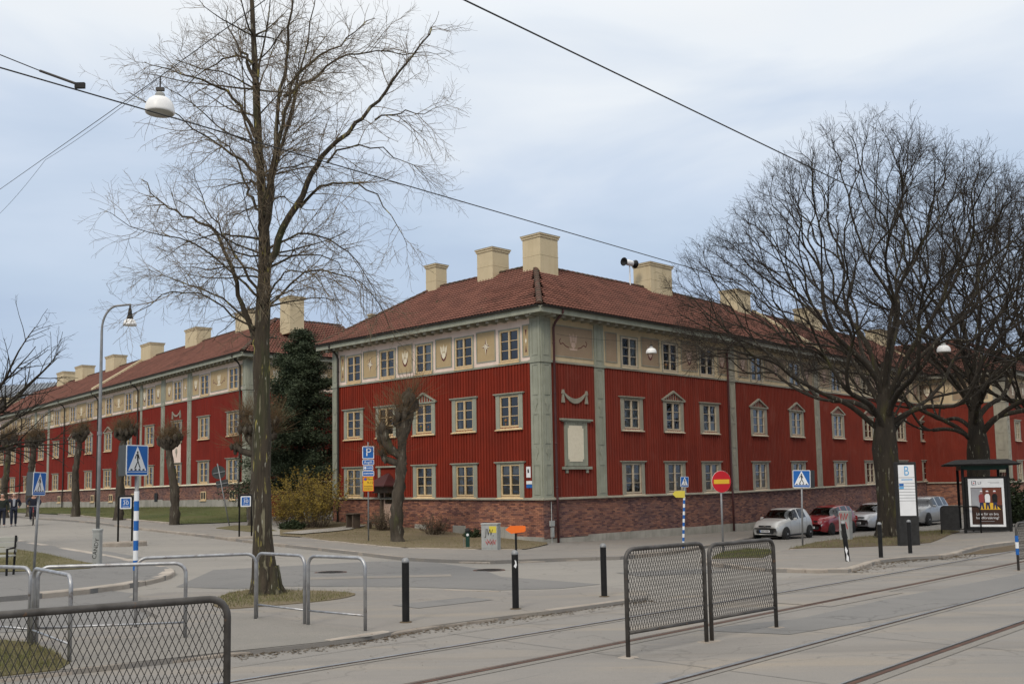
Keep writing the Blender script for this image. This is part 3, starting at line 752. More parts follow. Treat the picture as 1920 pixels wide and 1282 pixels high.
def wall_holes(mb, u0, u1, v0, v1, holes, w=0.0, depth=.14):
    us = sorted({u0, u1, *[h[0] for h in holes], *[h[1] for h in holes]}); vv = sorted({v0, v1, *[h[2] for h in holes], *[h[3] for h in holes]})
    us = [a for a in us if u0 <= a <= u1]; vv = [a for a in vv if v0 <= a <= v1]
    for a, b in zip(us[:-1], us[1:]):
        for c, d in zip(vv[:-1], vv[1:]):
            mu, mv = (a+b)/2, (c+d)/2
            if any(h[0] < mu < h[1] and h[2] < mv < h[3] for h in holes): continue
            mb.quad((a,w,c),(a,w,d),(b,w,d),(b,w,c))
    for h in holes:
        a, b, c, d = h; i = w-depth
        mb.quad((a,w,c),(a,i,c),(a,i,d),(a,w,d)); mb.quad((b,w,d),(b,i,d),(b,i,c),(b,w,c)); mb.quad((a,w,d),(a,i,d),(b,i,d),(b,w,d)); mb.quad((a,w,c),(b,w,c),(b,i,c),(a,i,c))

# ---- window kit (local: x right, y inwards, z up; origin at casing foot, centre)
WW, WH, WZ = 1.20, 1.40, .14            # sash opening
def kit():
    K = {}
    c = MB()                              # casing with head and drip board
    for s_ in (-1, 1): c.box(*( (-.845,-.60) if s_ < 0 else (.60,.845)), -.065, .0, 0.0, 1.57)
    c.box(-.60, .60, -.05, .0, 1.53, 1.57); c.box(-.90, .90, -.085, 0, 1.57, 1.62); c.box(-.95, .95, -.14, 0, 1.62, 1.665)
    K['casing'] = c.mesh('casing')
    c = MB()
    for s_ in (-1, 1): c.box(*( (-.845,-.60) if s_ < 0 else (.60,.845)), -.065, .0, 0.0, 1.57)
    c.box(-.60, .60, -.05, .0, 1.53, 1.57); c.box(-.95, .95, -.12, 0, 1.57, 1.635)
    # pediment
    for s_ in (-1, 1):
        c.prism([(s_*1.0,1.635),(s_*.86,1.635),(0,2.02),(0,2.12)] if s_ > 0 else [(-1.0,1.635),(0,2.12),(0,2.02),(-.86,1.635)], -.12, 0)
    c.prism([(-.86,1.636),(.86,1.636),(0,2.02)], -.03, 0)
    K['pediment'] = c.mesh('casing_pediment')
    c = MB(); c.add([(-.88,-.13,.0),(.88,-.13,.0),(.88,-.13,.035),(-.88,-.13,.035),(-.60,.02,.13),(.60,.02,.13),(.60,-.02,.0),(-.60,-.02,.0)],
                    [(0,1,2,3),(3,2,5,4),(0,3,4,7),(1,6,5,2),(0,7,6,1),(4,5,6,7)])
    K['sill'] = c.mesh('sill')
    c = MB(); x0, x1, z0, z1 = -WW/2, WW/2, WZ, WZ+WH; y0, y1 = -.03, .05
    c.box(x0, x0+.06, y0, y1, z0, z1); c.box(x1-.06, x1, y0, y1, z0, z1); c.box(x0+.06, x1-.06, y0, y1, z0, z0+.075); c.box(x0+.06, x1-.06, y0, y1, z1-.065, z1)
    c.box(-.043, .043, y0-.01, y1, z0+.075, z1-.065)
    zs = [z0+.075+(WH-.14)*k/3 for k in (1, 2)]
    for z in zs:
        c.box(x0+.06, -.043, y0+.015, y1-.01, z-.014, z+.014); c.box(.043, x1-.06, y0+.015, y1-.01, z-.014, z+.014)
    K['sash'] = c.mesh('sash')
    pw = (WW/2-.06-.043); ph = (WH-.14)/3-.028
    c = MB(); c.add([(-pw/2,0,-ph/2),(pw/2,0,-ph/2),(pw/2,0,ph/2),(-pw/2,0,ph/2)], [(0,1,2,3)]); K['pane'] = c.mesh('pane')
    K['pane_pos'] = [(sx*(.043+pw/2), .02, z0+.075+(WH-.14)*(k+.5)/3) for sx in (-1,1) for k in range(3)]
    c = MB()
    for p in K['pane_pos']: c.add([(p[0]-pw/2,p[1],p[2]-ph/2),(p[0]+pw/2,p[1],p[2]-ph/2),(p[0]+pw/2,p[1],p[2]+ph/2),(p[0]-pw/2,p[1],p[2]+ph/2)], [(0,1,2,3)])
    K['glazing'] = c.mesh('glazing')
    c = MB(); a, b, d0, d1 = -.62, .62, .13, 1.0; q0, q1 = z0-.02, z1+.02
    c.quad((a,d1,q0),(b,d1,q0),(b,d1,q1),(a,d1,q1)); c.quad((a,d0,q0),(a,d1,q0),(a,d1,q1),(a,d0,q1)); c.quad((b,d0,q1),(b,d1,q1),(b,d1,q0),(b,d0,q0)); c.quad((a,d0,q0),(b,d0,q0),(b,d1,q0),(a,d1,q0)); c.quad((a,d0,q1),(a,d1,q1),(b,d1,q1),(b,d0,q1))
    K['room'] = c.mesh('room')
    def cur(x0, x1, z0, z1, y=.11, n=14, amp=.012):
        m = MB(); 
        for i in range(n):
            xa, xb = x0+(x1-x0)*i/n, x0+(x1-x0)*(i+1)/n; ya, yb = y+amp*sin(i*2.1), y+amp*sin((i+1)*2.1)
            m.quad((xa,ya,z0),(xb,yb,z0),(xb,yb,z1),(xa,ya,z1))
        return m
    K['full'] = cur(-.58,.58,WZ,z1).mesh('curtain_full')
    K['low'] = cur(-.58,.58,WZ,WZ+.55).mesh('curtain_low')
    m = cur(-.58,-.30,WZ,z1); m2 = cur(.30,.58,WZ,z1); m.add(m2.v, m2.f); K['sides'] = m.mesh('curtain_sides')
    m = cur(-.58,.58,z1-.42,z1); K['valance'] = m.mesh('curtain_valance')
    m = MB()
    for k in range(22): zz = z1-.03-k*.055; m.quad((-.57,.10,zz),(.57,.10,zz),(.57,.135,zz+.022),(-.57,.135,zz+.022))
    K['blind'] = m.mesh('blind'); m = cur(.02,.58,WZ,z1); K['half'] = m.mesh('curtain_half'); m = cur(-.58,-.36,WZ,z1); K['half2'] = m.mesh('curtain_left')
    m = MB(); m.lathe([(.05,0),(.075,.12),(.08,.13)], 8, (-.3,.07,WZ+.09)); m.lathe([(.04,0),(.12,.08),(.10,.16),(.03,.22)], 7, (-.3,.07,WZ+.21)); m.lathe([(.04,0),(.06,.1)], 8, (.25,.07,WZ+.09)); m.lathe([(.02,0),(.09,.1),(.02,.16)], 7, (.25,.07,WZ+.19)); K['pots'] = m.mesh('pots')
    # frieze window: thin frame instead of casing
    c = MB(); c.box(-.68,-.60,-.03,0,.06,1.58); c.box(.60,.68,-.03,0,.06,1.58); c.box(-.68,.68,-.04,0,1.54,1.60); K['thin'] = c.mesh('thin_casing')
    c = MB(); c.add([(-.66,-.10,.03),(.66,-.10,.03),(.66,-.10,.055),(-.66,-.10,.055),(-.60,.02,.14),(.60,.02,.14),(.60,-.02,.03),(-.60,-.02,.03)],
                    [(0,1,2,3),(3,2,5,4),(0,3,4,7),(1,6,5,2),(0,7,6,1),(4,5,6,7)])
    K['sill2'] = c.mesh('sill_small')
    return K
KIT = kit()
def matcopy(me, key, mat_):
    k = (me.name, mat_.name)
    if k not in _M: c = me.copy(); c.materials.clear(); c.materials.append(mat_); _M[k] = c
    return _M[k]
CUR = [None, 'low', 'sides', None, 'valance', 'pots', 'half', None, 'sides', 'pots']
def window(F, u, v, kind='casing', cas='green', sash='sash', curtain=None, detail=True, sx=1.0):
    w = F.put('window', matcopy(KIT[kind], kind, M[cas]), None, u, v, 0.0, sx)
    S = lambda n, k, m, loc=(0,0,0): mk(n, matcopy(KIT[k], k, M[m]), None, w, loc)
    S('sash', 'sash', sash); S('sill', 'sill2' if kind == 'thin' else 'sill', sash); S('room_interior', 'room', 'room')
    if detail:
        for p in KIT['pane_pos']: S('pane', 'pane', 'glass', p)
    else: S('glazing', 'glazing', 'glass')
    if curtain == 'pots': S('flower_pots', 'pots', 'plantpot')
    elif curtain: S('curtain', curtain, 'curtain')
    return w
def hole(u, v, sx=1.0): return (u-WW/2*sx, u+WW/2*sx, v+WZ, v+WZ+WH)

def battens(F, u0, u1, v0, v1, holes, mat_, step=.19, single=True, wd=.105, th=.034):
    """cover battens, cut round the openings; one object each when single"""
    n = int((u1-u0)/step); joined = MB()
    for i in range(n+1):
        u = u0 + (u1-u0)*(i+.5)/(n+1); iv = [(v0, v1)]
        for h in holes:
            if h[0]-.02 < u < h[1]+.02:
                nv = []
                for a, b in iv:
                    if h[3] <= a or h[2] >= b: nv.append((a, b)); continue
                    if h[2] > a: nv.append((a, h[2]))
                    if h[3] < b: nv.append((h[3], b))
                iv = nv
        for a, b in iv:
            if b-a < .1: continue
            m = MB() if single else joined; t = th + rnd.uniform(-.004, .004); uu = u + rnd.uniform(-.006, .006)
            m.add([(uu-wd/2,0,a),(uu+wd/2,0,a),(uu+wd/2,t,a),(uu-wd/2,t,a),(uu-wd/2,0,b),(uu+wd/2,0,b),(uu+wd/2,t,b),(uu-wd/2,t,b)], [(0,1,2,3),(4,7,6,5),(1,5,6,2),(2,6,7,3),(3,7,4,0)])
            if single: F.build(m, 'batten', mat_)
    if not single: F.build(joined, 'battens', mat_, kind='stuff')

def bricks(F, u0, u1, v0, v1, mat_, th=.03, bw=.245, bh=.0735, seed=1, holes=(), name='brickwork'):
    r_ = random.Random(seed); m = MB(); n = int((v1-v0)/bh); bh = (v1-v0)/n
    tones = [(1,1,1),(1.15,1.08,1.0),(.8,.78,.82),(.62,.6,.7),(1.28,1.2,1.05),(.92,.85,.82),(.5,.48,.58),(1.05,.95,.9)]
    for k in range(n):
        u = u0 - (bw/2 if k % 2 else 0)
        while u < u1:
            a, b = max(u0, u+.007), min(u1, u+bw-.007); mu = (a+b)/2; mv = v0+(k+.5)*bh
            if b-a > .03 and not any(h[0] < mu < h[1] and h[2] < mv < h[3] for h in holes):
                t = th + r_.uniform(-.006, .005); c = r_.choice(tones); j = r_.uniform(.85, 1.12); c = tuple(x*j for x in c)
                z0, z1 = v0+k*bh+.006, v0+(k+1)*bh-.006
                m.add([(a,0,z0),(b,0,z0),(b,t,z0),(a,t,z0),(a,0,z1),(b,0,z1),(b,t,z1),(a,t,z1)], [(0,1,2,3),(4,7,6,5),(1,5,6,2),(2,6,7,3),(3,7,4,0)], c)
            u += bw
    return F.build(m, name, mat_, kind='stuff')

def tulip(mb, cu, cv, s, w0, w1):
    """tulip ornament as three petals and a cup, thin relief"""
    P = [[(-.10,-.14),(0,-.24),(.10,-.14),(.075,-.03),(-.075,-.03)], [(-.12,-.10),(-.075,.0),(-.10,.13),(-.17,.22),(-.15,.05)], [(.12,-.10),(.15,.05),(.17,.22),(.10,.13),(.075,.0)],
         [(-.025,-.0),(.025,-.0),(.03,.15),(0,.26),(-.03,.15)], [(-.075,0),(-.045,0),(-.055,.13),(-.09,.2)], [(.045,0),(.075,0),(.09,.2),(.055,.13)]]
    for p in P: prism_uv(mb, [(cu+x*s, cv+y*s) for x, y in p], w0, w1)
def prism_uv(mb, poly, w0, w1):
    n = len(poly); vs = [(u,w0,v) for u,v in poly]+[(u,w1,v) for u,v in poly]; fs = [tuple(range(n-1,-1,-1)), tuple(range(n,2*n))]
    for i in range(n): j = (i+1) % n; fs.append((i,j,j+n,i+n))
    mb.add(vs, fs)
def star(mb, cu, cv, s, w0, w1, half=False):
    for k in range(8):
        a = k*pi/4; L_ = s*((1.15 if k in (2, 6) else .8) if k % 2 == 0 else .55); b = a+pi/2; wd = s*.17
        tri = [(cu, cv), (cu+cos(a)*L_*.3+cos(b)*wd, cv+sin(a)*L_*.3+sin(b)*wd), (cu+cos(a)*L_, cv+sin(a)*L_)] if not half else [(cu, cv), (cu+cos(a)*L_, cv+sin(a)*L_), (cu+cos(a)*L_*.3-cos(b)*wd, cv+sin(a)*L_*.3-sin(b)*wd)]
        prism_uv(mb, tri, w0, w1)
def urn(mb, cu, cv, s, w0, w1):
    prism_uv(mb, [(cu-.10*s,cv+.25*s),(cu-.03*s,cv+.22*s),(cu,cv+.30*s),(cu+.03*s,cv+.22*s),(cu+.10*s,cv+.25*s),(cu+.14*s,cv+.05*s),(cu+.05*s,cv-.08*s),(cu,cv-.28*s),(cu-.05*s,cv-.08*s),(cu-.14*s,cv+.05*s)], w0, w1)
def scroll(mb, cu, cv, s, w0, w1, sg):
    pts = [(0,0),(.25,.06),(.45,.2),(.62,.12),(.7,.3),(.6,.4)]
    for (a, b), (c, d) in zip(pts[:-1], pts[1:]):
        L_ = math.hypot(c-a, d-b); nx, ny = -(d-b)/L_*.022, (c-a)/L_*.022
        prism_uv(mb, [(cu+sg*(a+nx)*s, cv+(b+ny)*s), (cu+sg*(c+nx)*s, cv+(d+ny)*s), (cu+sg*(c-nx)*s, cv+(d-ny)*s), (cu+sg*(a-nx)*s, cv+(b-ny)*s)], w0, w1)

def panel(F, u0, u1, v0, v1, motif, fill, frame='green', light='ivory'):
    m = MB(); e = .05; F.bx(m, u0, u1, v0, v1, 0, .008); p = F.build(m, 'frieze_panel', M[fill])
    m = MB(); F.bx(m, u0-e, u1+e, v1, v1+e, 0, .03); F.bx(m, u0-e, u1+e, v0-e, v0, 0, .03); F.bx(m, u0-e, u0, v0, v1, 0, .03); F.bx(m, u1, u1+e, v0, v1, 0, .03)
    F.build(m, 'moulding', M[frame], parent=p)
    cu, cv = (u0+u1)/2, (v0+v1)/2
    if motif == 'star':
        m = MB(); star(m, cu, cv, .36, .008, .014); F.build(m, 'star_ornament', M[light], parent=p); m = MB(); star(m, cu, cv, .36, .008, .0135, True); F.build(m, 'star_maroon_half', M['maroon'], parent=p)  # two-tone star: each point half pale, half maroon paint
    elif motif == 'tulip':
        m = MB(); tulip(m, cu, cv+.06, 1.45, .008, .016); F.build(m, 'tulip_ornament', M[light], parent=p)
        m = MB(); prism_uv(m, [(cu-.23,cv+.10),(cu-.20,cv-.14),(cu-.12,cv-.32),(cu,cv-.40),(cu+.12,cv-.32),(cu+.20,cv-.14),(cu+.23,cv+.10),(cu+.15,cv-.10),(cu+.09,cv-.24),(cu,cv-.30),(cu-.09,cv-.24),(cu-.15,cv-.10)], .008, .013); F.build(m, 'tulip_outline', M['maroon'], parent=p)  # U-shaped outline of the tulip in maroon paint
    elif motif == 'narrow':
        m = MB(); prism_uv(m, [(cu-.05,cv+.5),(cu+.05,cv+.5),(cu,cv+.2)], .008, .014); prism_uv(m, [(cu-.05,cv-.5),(cu,cv-.2),(cu+.05,cv-.5)], .008, .014); F.build(m, 'wedge_ornament', M['maroon'], parent=p)
        m = MB(); prism_uv(m, [(cu,cv-.13),(cu+.055,cv),(cu,cv+.13),(cu-.055,cv)], .008, .015); F.build(m, 'diamond_ornament', M[light], parent=p)
    elif motif == 'crown':
        m = MB(); tulip(m, cu, cv+.05, 1.5, .008, .015); prism_uv(m, [(cu-.28,cv-.28),(cu+.28,cv-.28),(cu+.24,cv-.36),(cu-.24,cv-.36)], .008, .014); F.build(m, 'crown_ornament', M[light], parent=p)
        m = MB(); scroll(m, cu+.3, cv-.25, .9, .008, .013, 1); scroll(m, cu-.3, cv-.25, .9, .008, .013, -1); F.build(m, 'scroll_ornament', M['maroon'], parent=p)
    return p

def pilaster(F, u0, u1, mat_='green', frieze=True, detail=True, w=.055):
    """flat pilaster of panels and urns from ledge to eave; one object with relief"""
    m = MB(); F.bx(m, u0, u1, 0, 5.97, 0, w)
    if frieze: F.bx(m, u0, u1, 6.06, 7.98, 0, w)
    F.bx(m, u0-.05, u1+.05, 5.94, 6.07, 0, w+.045); F.bx(m, u0-.03, u1+.03, 0, .10, 0, w+.02)
    if detail:
        a, b = u0+(u1-u0)*.22, u1-(u1-u0)*.22
        rows = [(4.52,5.85),(2.4,3.7),(.2,1.5)] + ([(6.25,7.75)] if frieze else [])
        for c, d in rows:
            e = .03
            F.bx(m, a, b, d-e, d, w, w+.022); F.bx(m, a, b, c, c+e, w, w+.022); F.bx(m, a, a+e, c+e, d-e, w, w+.022); F.bx(m, b-e, b, c+e, d-e, w, w+.022)
        for cv in (4.1, 1.97): urn(m, (u0+u1)/2, cv, 1.0, w, w+.025)
    return F.build(m, 'pilaster', M[mat_])

def tile_field(F, u0, u1, hip0, hip1, v_e, w_e, run, rise, mat_, tw=.21, ex=.30, skip=None, samples=4):
    """pantile courses on a slope: eave at (w_e, v_e), going inwards by run and up by rise; hips cut 45 degrees in plan"""
    sl = math.hypot(run, rise); nc = int(sl/ex); ex = sl/nc; V_ = []; Q = []
    nrm = (run/sl, rise/sl)                      # outward (w) and up components of the normal: (rise/sl, run/sl)
    for k in range(nc):
        d0 = run*k/nc; d1 = run*(k+1)/nc; dm = (d0+d1)/2
        a = u0 + (dm if hip0 else 0); b = u1 - (dm if hip1 else 0)
        ia, ib = math.ceil(a/tw), math.floor(b/tw)
        if ib <= ia: continue
        idx = np.arange(ia*samples, ib*samples+1); uu = idx*tw/samples
        ph = (idx % samples)/samples
        wave = np.where(ph < .5, np.cos(ph*2*pi*1.0), -.85)*.026
        wave = np.cos(ph*2*pi)*.036
        keep = np.ones(len(idx)-1, bool)
        if skip is not None: keep = ~skip(k, (idx[:-1]//samples))
        rows = []
        for d, lift in ((d0+.075, .0), (d0, .058), (d1+.02, .012)):
            f = d/run; w = w_e - d; v = v_e + rise*f
            n = lift + wave*(1 if lift > .001 else 0)
            rows.append(np.stack([uu, w + n*rise/sl, v + n*run/sl], 1))
        base = sum(len(x) for x in V_); n_ = len(uu); V_.append(np.concatenate(rows))
        i = np.arange(n_-1)[keep] + base
        Q.append(np.stack([i, i+1, i+1+n_, i+n_], 1)); Q.append(np.stack([i+n_, i+1+n_, i+1+2*n_, i+2*n_], 1))
    V_ = np.concatenate(V_); Q = np.concatenate(Q)
    loc = np.stack([F.sgn*V_[:,0], -V_[:,1], V_[:,2]+F.sl*V_[:,0]], 1)
    o = mk('roof_tiles', np_mesh('roof_tiles', loc, Q, smooth=True), mat_, F.root, tuple(F.rel), F.rot); o['kind'] = 'stuff'
    return o, nc, ex
def single_tile_mesh(tw, ex, samples=6):
    V_ = []; F_ = []
    for y, lift in ((.09, .0), (0.0, .058), (ex*1.06, .012)):
        for i in range(samples+1):
            x = -tw/2 + tw*i/samples; wv = cos(2*pi*(i/samples))*.036 if lift > .001 else 0
            V_.append((x*1.02, y, lift+wv))
    n = samples+1
    for r in range(2):
        for i in range(samples): F_.append((r*n+i, r*n+i+1, (r+1)*n+i+1, (r+1)*n+i))
    me = bpy.data.meshes.new('tile'); me.from_pydata(V_, [], F_); me.polygons.foreach_set('use_smooth', [True]*len(F_)); return me

def ridge_tiles(root, a, b, n=None, name='ridge_tile', r=.13, single=True):
    """half round cap tiles from a to b (building-root coordinates)"""
    a, b = Vector(a), Vector(b); d = b-a; L_ = d.length; n = n or max(2, int(L_/.38)); t = d.normalized(); side = t.cross(Vector((0,0,1))).normalized(); up = side.cross(t)
    out = MB()
    for k in range(n):
        m = MB() if single else out; p0 = a + d*(k/n) - t*.02; p1 = a + d*((k+1)/n) + t*.03; vs = []
        for p, rr in ((p0, r*1.12), (p1, r*.9)):
            for i in range(7):
                q = pi*i/6; vs.append(tuple(p + side*cos(q)*rr + up*(sin(q)*rr*.85)))
        m.add(vs, [(i, i+1, i+8, i+7) for i in range(6)] + [(6,5,4,3,2,1,0)])
        if single: m.build(name, M['tileold'], root, smooth=False)
    if not single: o = out.build('ridge_tiles', M['tileold'], root); o['kind'] = 'stuff'

def chimney(F, u0, u1, off0, off1, v0, v1, band=True):
    """rendered stack with a cap; off = distance behind the facade"""
    m = MB(); m.cbox(u0, u1, -off1, -off0, v0, v1-.16, .015); p = F.build(m, 'chimney', M['chim'])
    m = MB(); F.bx(m, u0-.04, u1+.04, v1-.17, v1-.06, -off1-.04, -off0+.04); F.bx(m, u0-.08, u1+.08, v1-.06, v1, -off1-.08, -off0+.08); F.build(m, 'cap', M['chim'], parent=p)
    m = MB(); F.bx(m, u0-.09, u1+.09, v1, v1+.025, -off1-.09, -off0+.09); F.build(m, 'cap_flashing', M['concrete'], parent=p)
    if band:
        m = MB(); z = v0 + (v1-v0)*.62; F.bx(m, u0-.008, u1+.008, z, z+.02, -off1-.008, -off0+.008); F.build(m, 'sheet_joint', M['chim'], parent=p)
    return p

def eaves(F, u0, u1, ov=.65, v=8.0, single=True, mats='green', step=.61, u_b0=None, u_b1=None):
    m = MB(); F.bx(m, u0, u1, v+.05, v+.11, 0, ov); F.bx(m, u0, u1, v-.05, v+.05, 0, .06); F.build(m, 'soffit', M[mats])
    m = MB(); F.bx(m, u0, u1, v+.0, v+.20, ov-.03, ov+.03); F.bx(m, u0, u1, v+.20, v+.25, .1, ov+.07); F.build(m, 'fascia', M[mats])
    m = MB(); n = 10
    for k in range(n):
        q0, q1 = pi + pi*k/n, pi + pi*(k+1)/n; r = .075; cw, cv = ov+.10, v+.29
        m.quad((u0,cw+r*cos(q0),cv+r*sin(q0)),(u1,cw+r*cos(q0),cv+r*sin(q0)),(u1,cw+r*cos(q1),cv+r*sin(q1)),(u0,cw+r*cos(q1),cv+r*sin(q1)))
    F.build(m, 'gutter', M['darkmetal'])
    a, b = (u0 if u_b0 is None else u_b0), (u1 if u_b1 is None else u_b1); nb = int((b-a)/step); allb = MB(); c = MB(); c.box(-.10, .10, -(ov-.10), 0, -.10, .05)
    me = matcopy(c.mesh('bracket'), 'bracket', M['greyw'])
    for k in range(nb+1):
        u = a + (b-a)*k/nb
        if single: F.put('bracket', me, None, u, v, 0)
        else: F.bx(allb, u-.10, u+.10, v-.10, v+.05, 0, ov-.10)
    if not single: F.build(allb, 'brackets', M['greyw'], kind='stuff')

def downpipe(F, u, v0, v1, ov=.65, mat_='maroonpipe', r=.055, wall=.13):
    m = MB(); m.tube([(u,ov+.08,8.22),(u,ov+.06,8.1),(u,wall+.12,7.72),(u,wall,7.5),(u,wall,4),(u,wall,0.3),(u,wall+.03,-.1),(u,wall+.03,v0)], r, 10)
    for v in (6.8, 4.6, 2.4, .5): m.lathe([(r+.012,-.03),(r+.012,.03)], 10, (u,wall,v))
    return F.build(m, 'downpipe', M[mat_], smooth=True)

def frieze_strip(F, u0, u1, holes, mat_, trim='green'):
    m = MB(); wall_holes(m, u0, u1, 6.0, 8.02, holes, w=.004, depth=.13); F.build(m, 'frieze', mat_)
    m = MB(); F.bx(m, u0, u1, 5.96, 6.05, 0, .075); F.build(m, 'string_course', M[trim])
def ledge(F, u0, u1, mat_='greyw'):
    m = MB(); m.add([(u0,0,-.03),(u1,0,-.03),(u0,.14,-.03),(u1,.14,-.03),(u0,.14,.01),(u1,.14,.01),(u0,.03,.07),(u1,.03,.07),(u0,0,.07),(u1,0,.07)],
          [(0,1,3,2),(2,3,5,4),(4,5,7,6),(6,7,9,8),(0,2,4,6,8),(1,9,7,5,3)]); F.build(m, 'ledge', M[mat_])
def foundation(F, u0, u1, v0=-1.66, blocks=2.2, name='foundation_block', w=.045, bot=-2.6, jitter=True):
    u = u0; r_ = random.Random(int(u1*10))
    while u < u1-.05:
        b = min(u1, u + blocks*r_.uniform(.6, 1.3)); m = MB(); t = v0 + (r_.uniform(-.04,.05) if jitter else 0); F.bx(m, u+.006, b-.006, bot, t, -.05, w + r_.uniform(-.008,.008)); F.build(m, name, M['concrete']); u = b

# =========================================================== corner house
Oc = (1.267, 42.807, 1.12)
house = thing('wooden_house', 'red and ochre wooden corner house with brick base and tiled hip roof', 'house', (1.267, 42.807, -.8))
FL = Fac(house, Oc, radians(-45), -1, .0015)
FR = Fac(house, Oc, radians(45), 1, -.0016)
O2 = (12.046, 53.624, 1.0956)
FR2 = Fac(house, O2, radians(49.86), 1, .0057)
LU = 15.55; RU = 15.3; R2U = 41.5; DEP = 8.0; RISE = 3.05; OV = .65; VE = 8.30

# L face
Lc = [13.64, 10.85, 7.87, 4.94, 1.95]; Lf = [13.62, 10.75, 7.84, 4.93, 1.90]
hol = [hole(u, 3.05) for u in Lc] + [hole(u, 0) for i, u in enumerate(Lc) if i != 1]
dooru = 10.74; dh = (dooru-.5, dooru+.5, 0.02, .62)
m = MB(); wall_holes(m, 0, LU, 0, 6.0, hol + [dh]); FL.build(m, 'wall', M['red'])
battens(FL, .62, LU-.55, .07, 5.97, hol + [(dooru-.72, dooru+.72, 0, 1.65)], M['red'])
cl = {0:'full', 1:'sides', 2:'pots', 3:'pots', 4:'pots'}
for i, u in enumerate(Lc):
    window(FL, u, 3.05, 'pediment' if i == 2 else 'casing', 'green', 'sash', [None,'sides','pots','half2','pots'][i])
    if i != 1: window(FL, u, .0, 'casing', 'green', 'sash', ['full',None,'low','sides','valance'][i])
    window(FL, Lf[i], 6.0, 'thin', 'green', 'sash', [None,'low','half','half2',None][i])
frieze_strip(FL, 0, LU, [hole(u, 6.0) for u in Lf], M['friezeL'])
for a, b, mo in [(14.48,14.81,'narrow'),(11.67,12.77,'star'),(8.78,9.86,'tulip'),(5.83,6.93,'tulip'),(2.84,4.02,'star'),(.70,1.03,'narrow')]: panel(FL, a, b, 6.28, 7.62, mo, 'panelL')
pilaster(FL, .0, .6); pilaster(FL, LU-.48, LU)
# door, side pieces, hipped porch
m = MB(); FL.bx(m, dooru-.42, dooru+.42, -1.75, .62, -.06, -.02); dr = FL.build(m, 'door', M['doorpink'])
m = MB(); FL.bx(m, dooru-.30, dooru+.30, -.25, .42, -.02, -.01); FL.build(m, 'door_pane', M['glass'], parent=dr)
m = MB(); m.lathe([(.025,0),(.025,.06)], 8, (dooru+.34,-.02,-.75), 'y'); FL.build(m, 'handle', M['darkmetal'], parent=dr)
m = MB()
for s_ in (-1, 1): FL.bx(m, dooru+s_*.5-.07, dooru+s_*.5+.07, -2.0, .66, -.06, .12)
FL.bx(m, dooru-.62, dooru+.62, .30, .66, .0, .55); FL.build(m, 'porch_frame', M['wood'])
m = MB(); e = .95; m.add([(dooru-.85,0,.62),(dooru+.85,0,.62),(dooru+.85,e,.62),(dooru-.85,e,.62),(dooru-.10,.02,1.28),(dooru+.10,.02,1.28),(dooru-.85,0,.68),(dooru+.85,0,.68),(dooru+.85,e,.68),(dooru-.85,e,.68)],
      [(0,1,2,3),(3,2,8,9),(0,3,9,6),(1,7,8,2),(9,8,5,4),(6,9,4),(8,7,5)]); FL.build(m, 'porch_roof', M['maroonpipe'])
m = MB()
for s_ in (-1, 1): FL.bx(m, dooru+s_*.72-.09, dooru+s_*.72+.09, 0, 1.57, 0, .055)
FL.bx(m, dooru-.92, dooru+.92, 1.57, 1.65, 0, .12); FL.build(m, 'door_casing', M['green'])
# small plates on the wall by the corner
m = MB(); FL.bx(m, .70, .95, .95, 1.42, .03, .05); pl = FL.build(m, 'notice_plate', M['white']); m = MB(); prism_uv(m, [(.78,1.16),(.87,1.14),(.88,1.30),(.80,1.32)], .05, .054); FL.build(m, 'emblem', M['black'], parent=pl)
m = MB(); FL.bx(m, .62, .96, .66, .80, .03, .05); pl = FL.build(m, 'street_name_plate', M['white'])
m = MB(); FL.bx(m, .62, .96, .50, .645, .03, .05); pl = FL.build(m, 'house_number_plate', M['signblue'])
# R face
Rc = [6.20, 9.54, 12.74]; Rf = [6.17, 9.42, 12.65]
holR = [hole(u, 3.05) for u in Rc] + [hole(u, 0) for u in Rc]
m = MB(); wall_holes(m, 0, RU, 0, 6.0, holR); FR.build(m, 'wall', M['red2'])
battens(FR, .85, 3.48, .07, 5.97, [(1.3,2.97,1.3,3.5)], M['red2']); battens(FR, 4.28, 14.52, .07, 5.97, holR, M['red2'])
for i, u in enumerate(Rc):
    window(FR, u, 3.05, 'pediment' if i == 1 else 'casing', 'greyw', 'sashR', ['full',None,'low'][i]); window(FR, u, 0, 'casing', 'greyw', 'sashR', ['blind','blind','half'][i])
    window(FR, Rf[i], 6.0, 'thin', 'greyw', 'sashR', ['sides','pots','half2'][i])
frieze_strip(FR, 0, RU, [hole(u, 6.0) for u in Rf], M['friezeR'], 'greyw')
for a, b, mo in [(.86,3.44,'crown'),(4.42,5.2,None),(7.14,8.50,'tulip'),(10.44,11.78,'tulip'),(13.72,14.52,'tulip')]: panel(FR, a, b, 6.30, 7.62, mo, 'panelR', 'greyw', 'doorpink')
pilaster(FR, 0, .6); pilaster(FR, 3.55, 4.22); pilaster(FR, 14.62, 15.25, 'greyw')
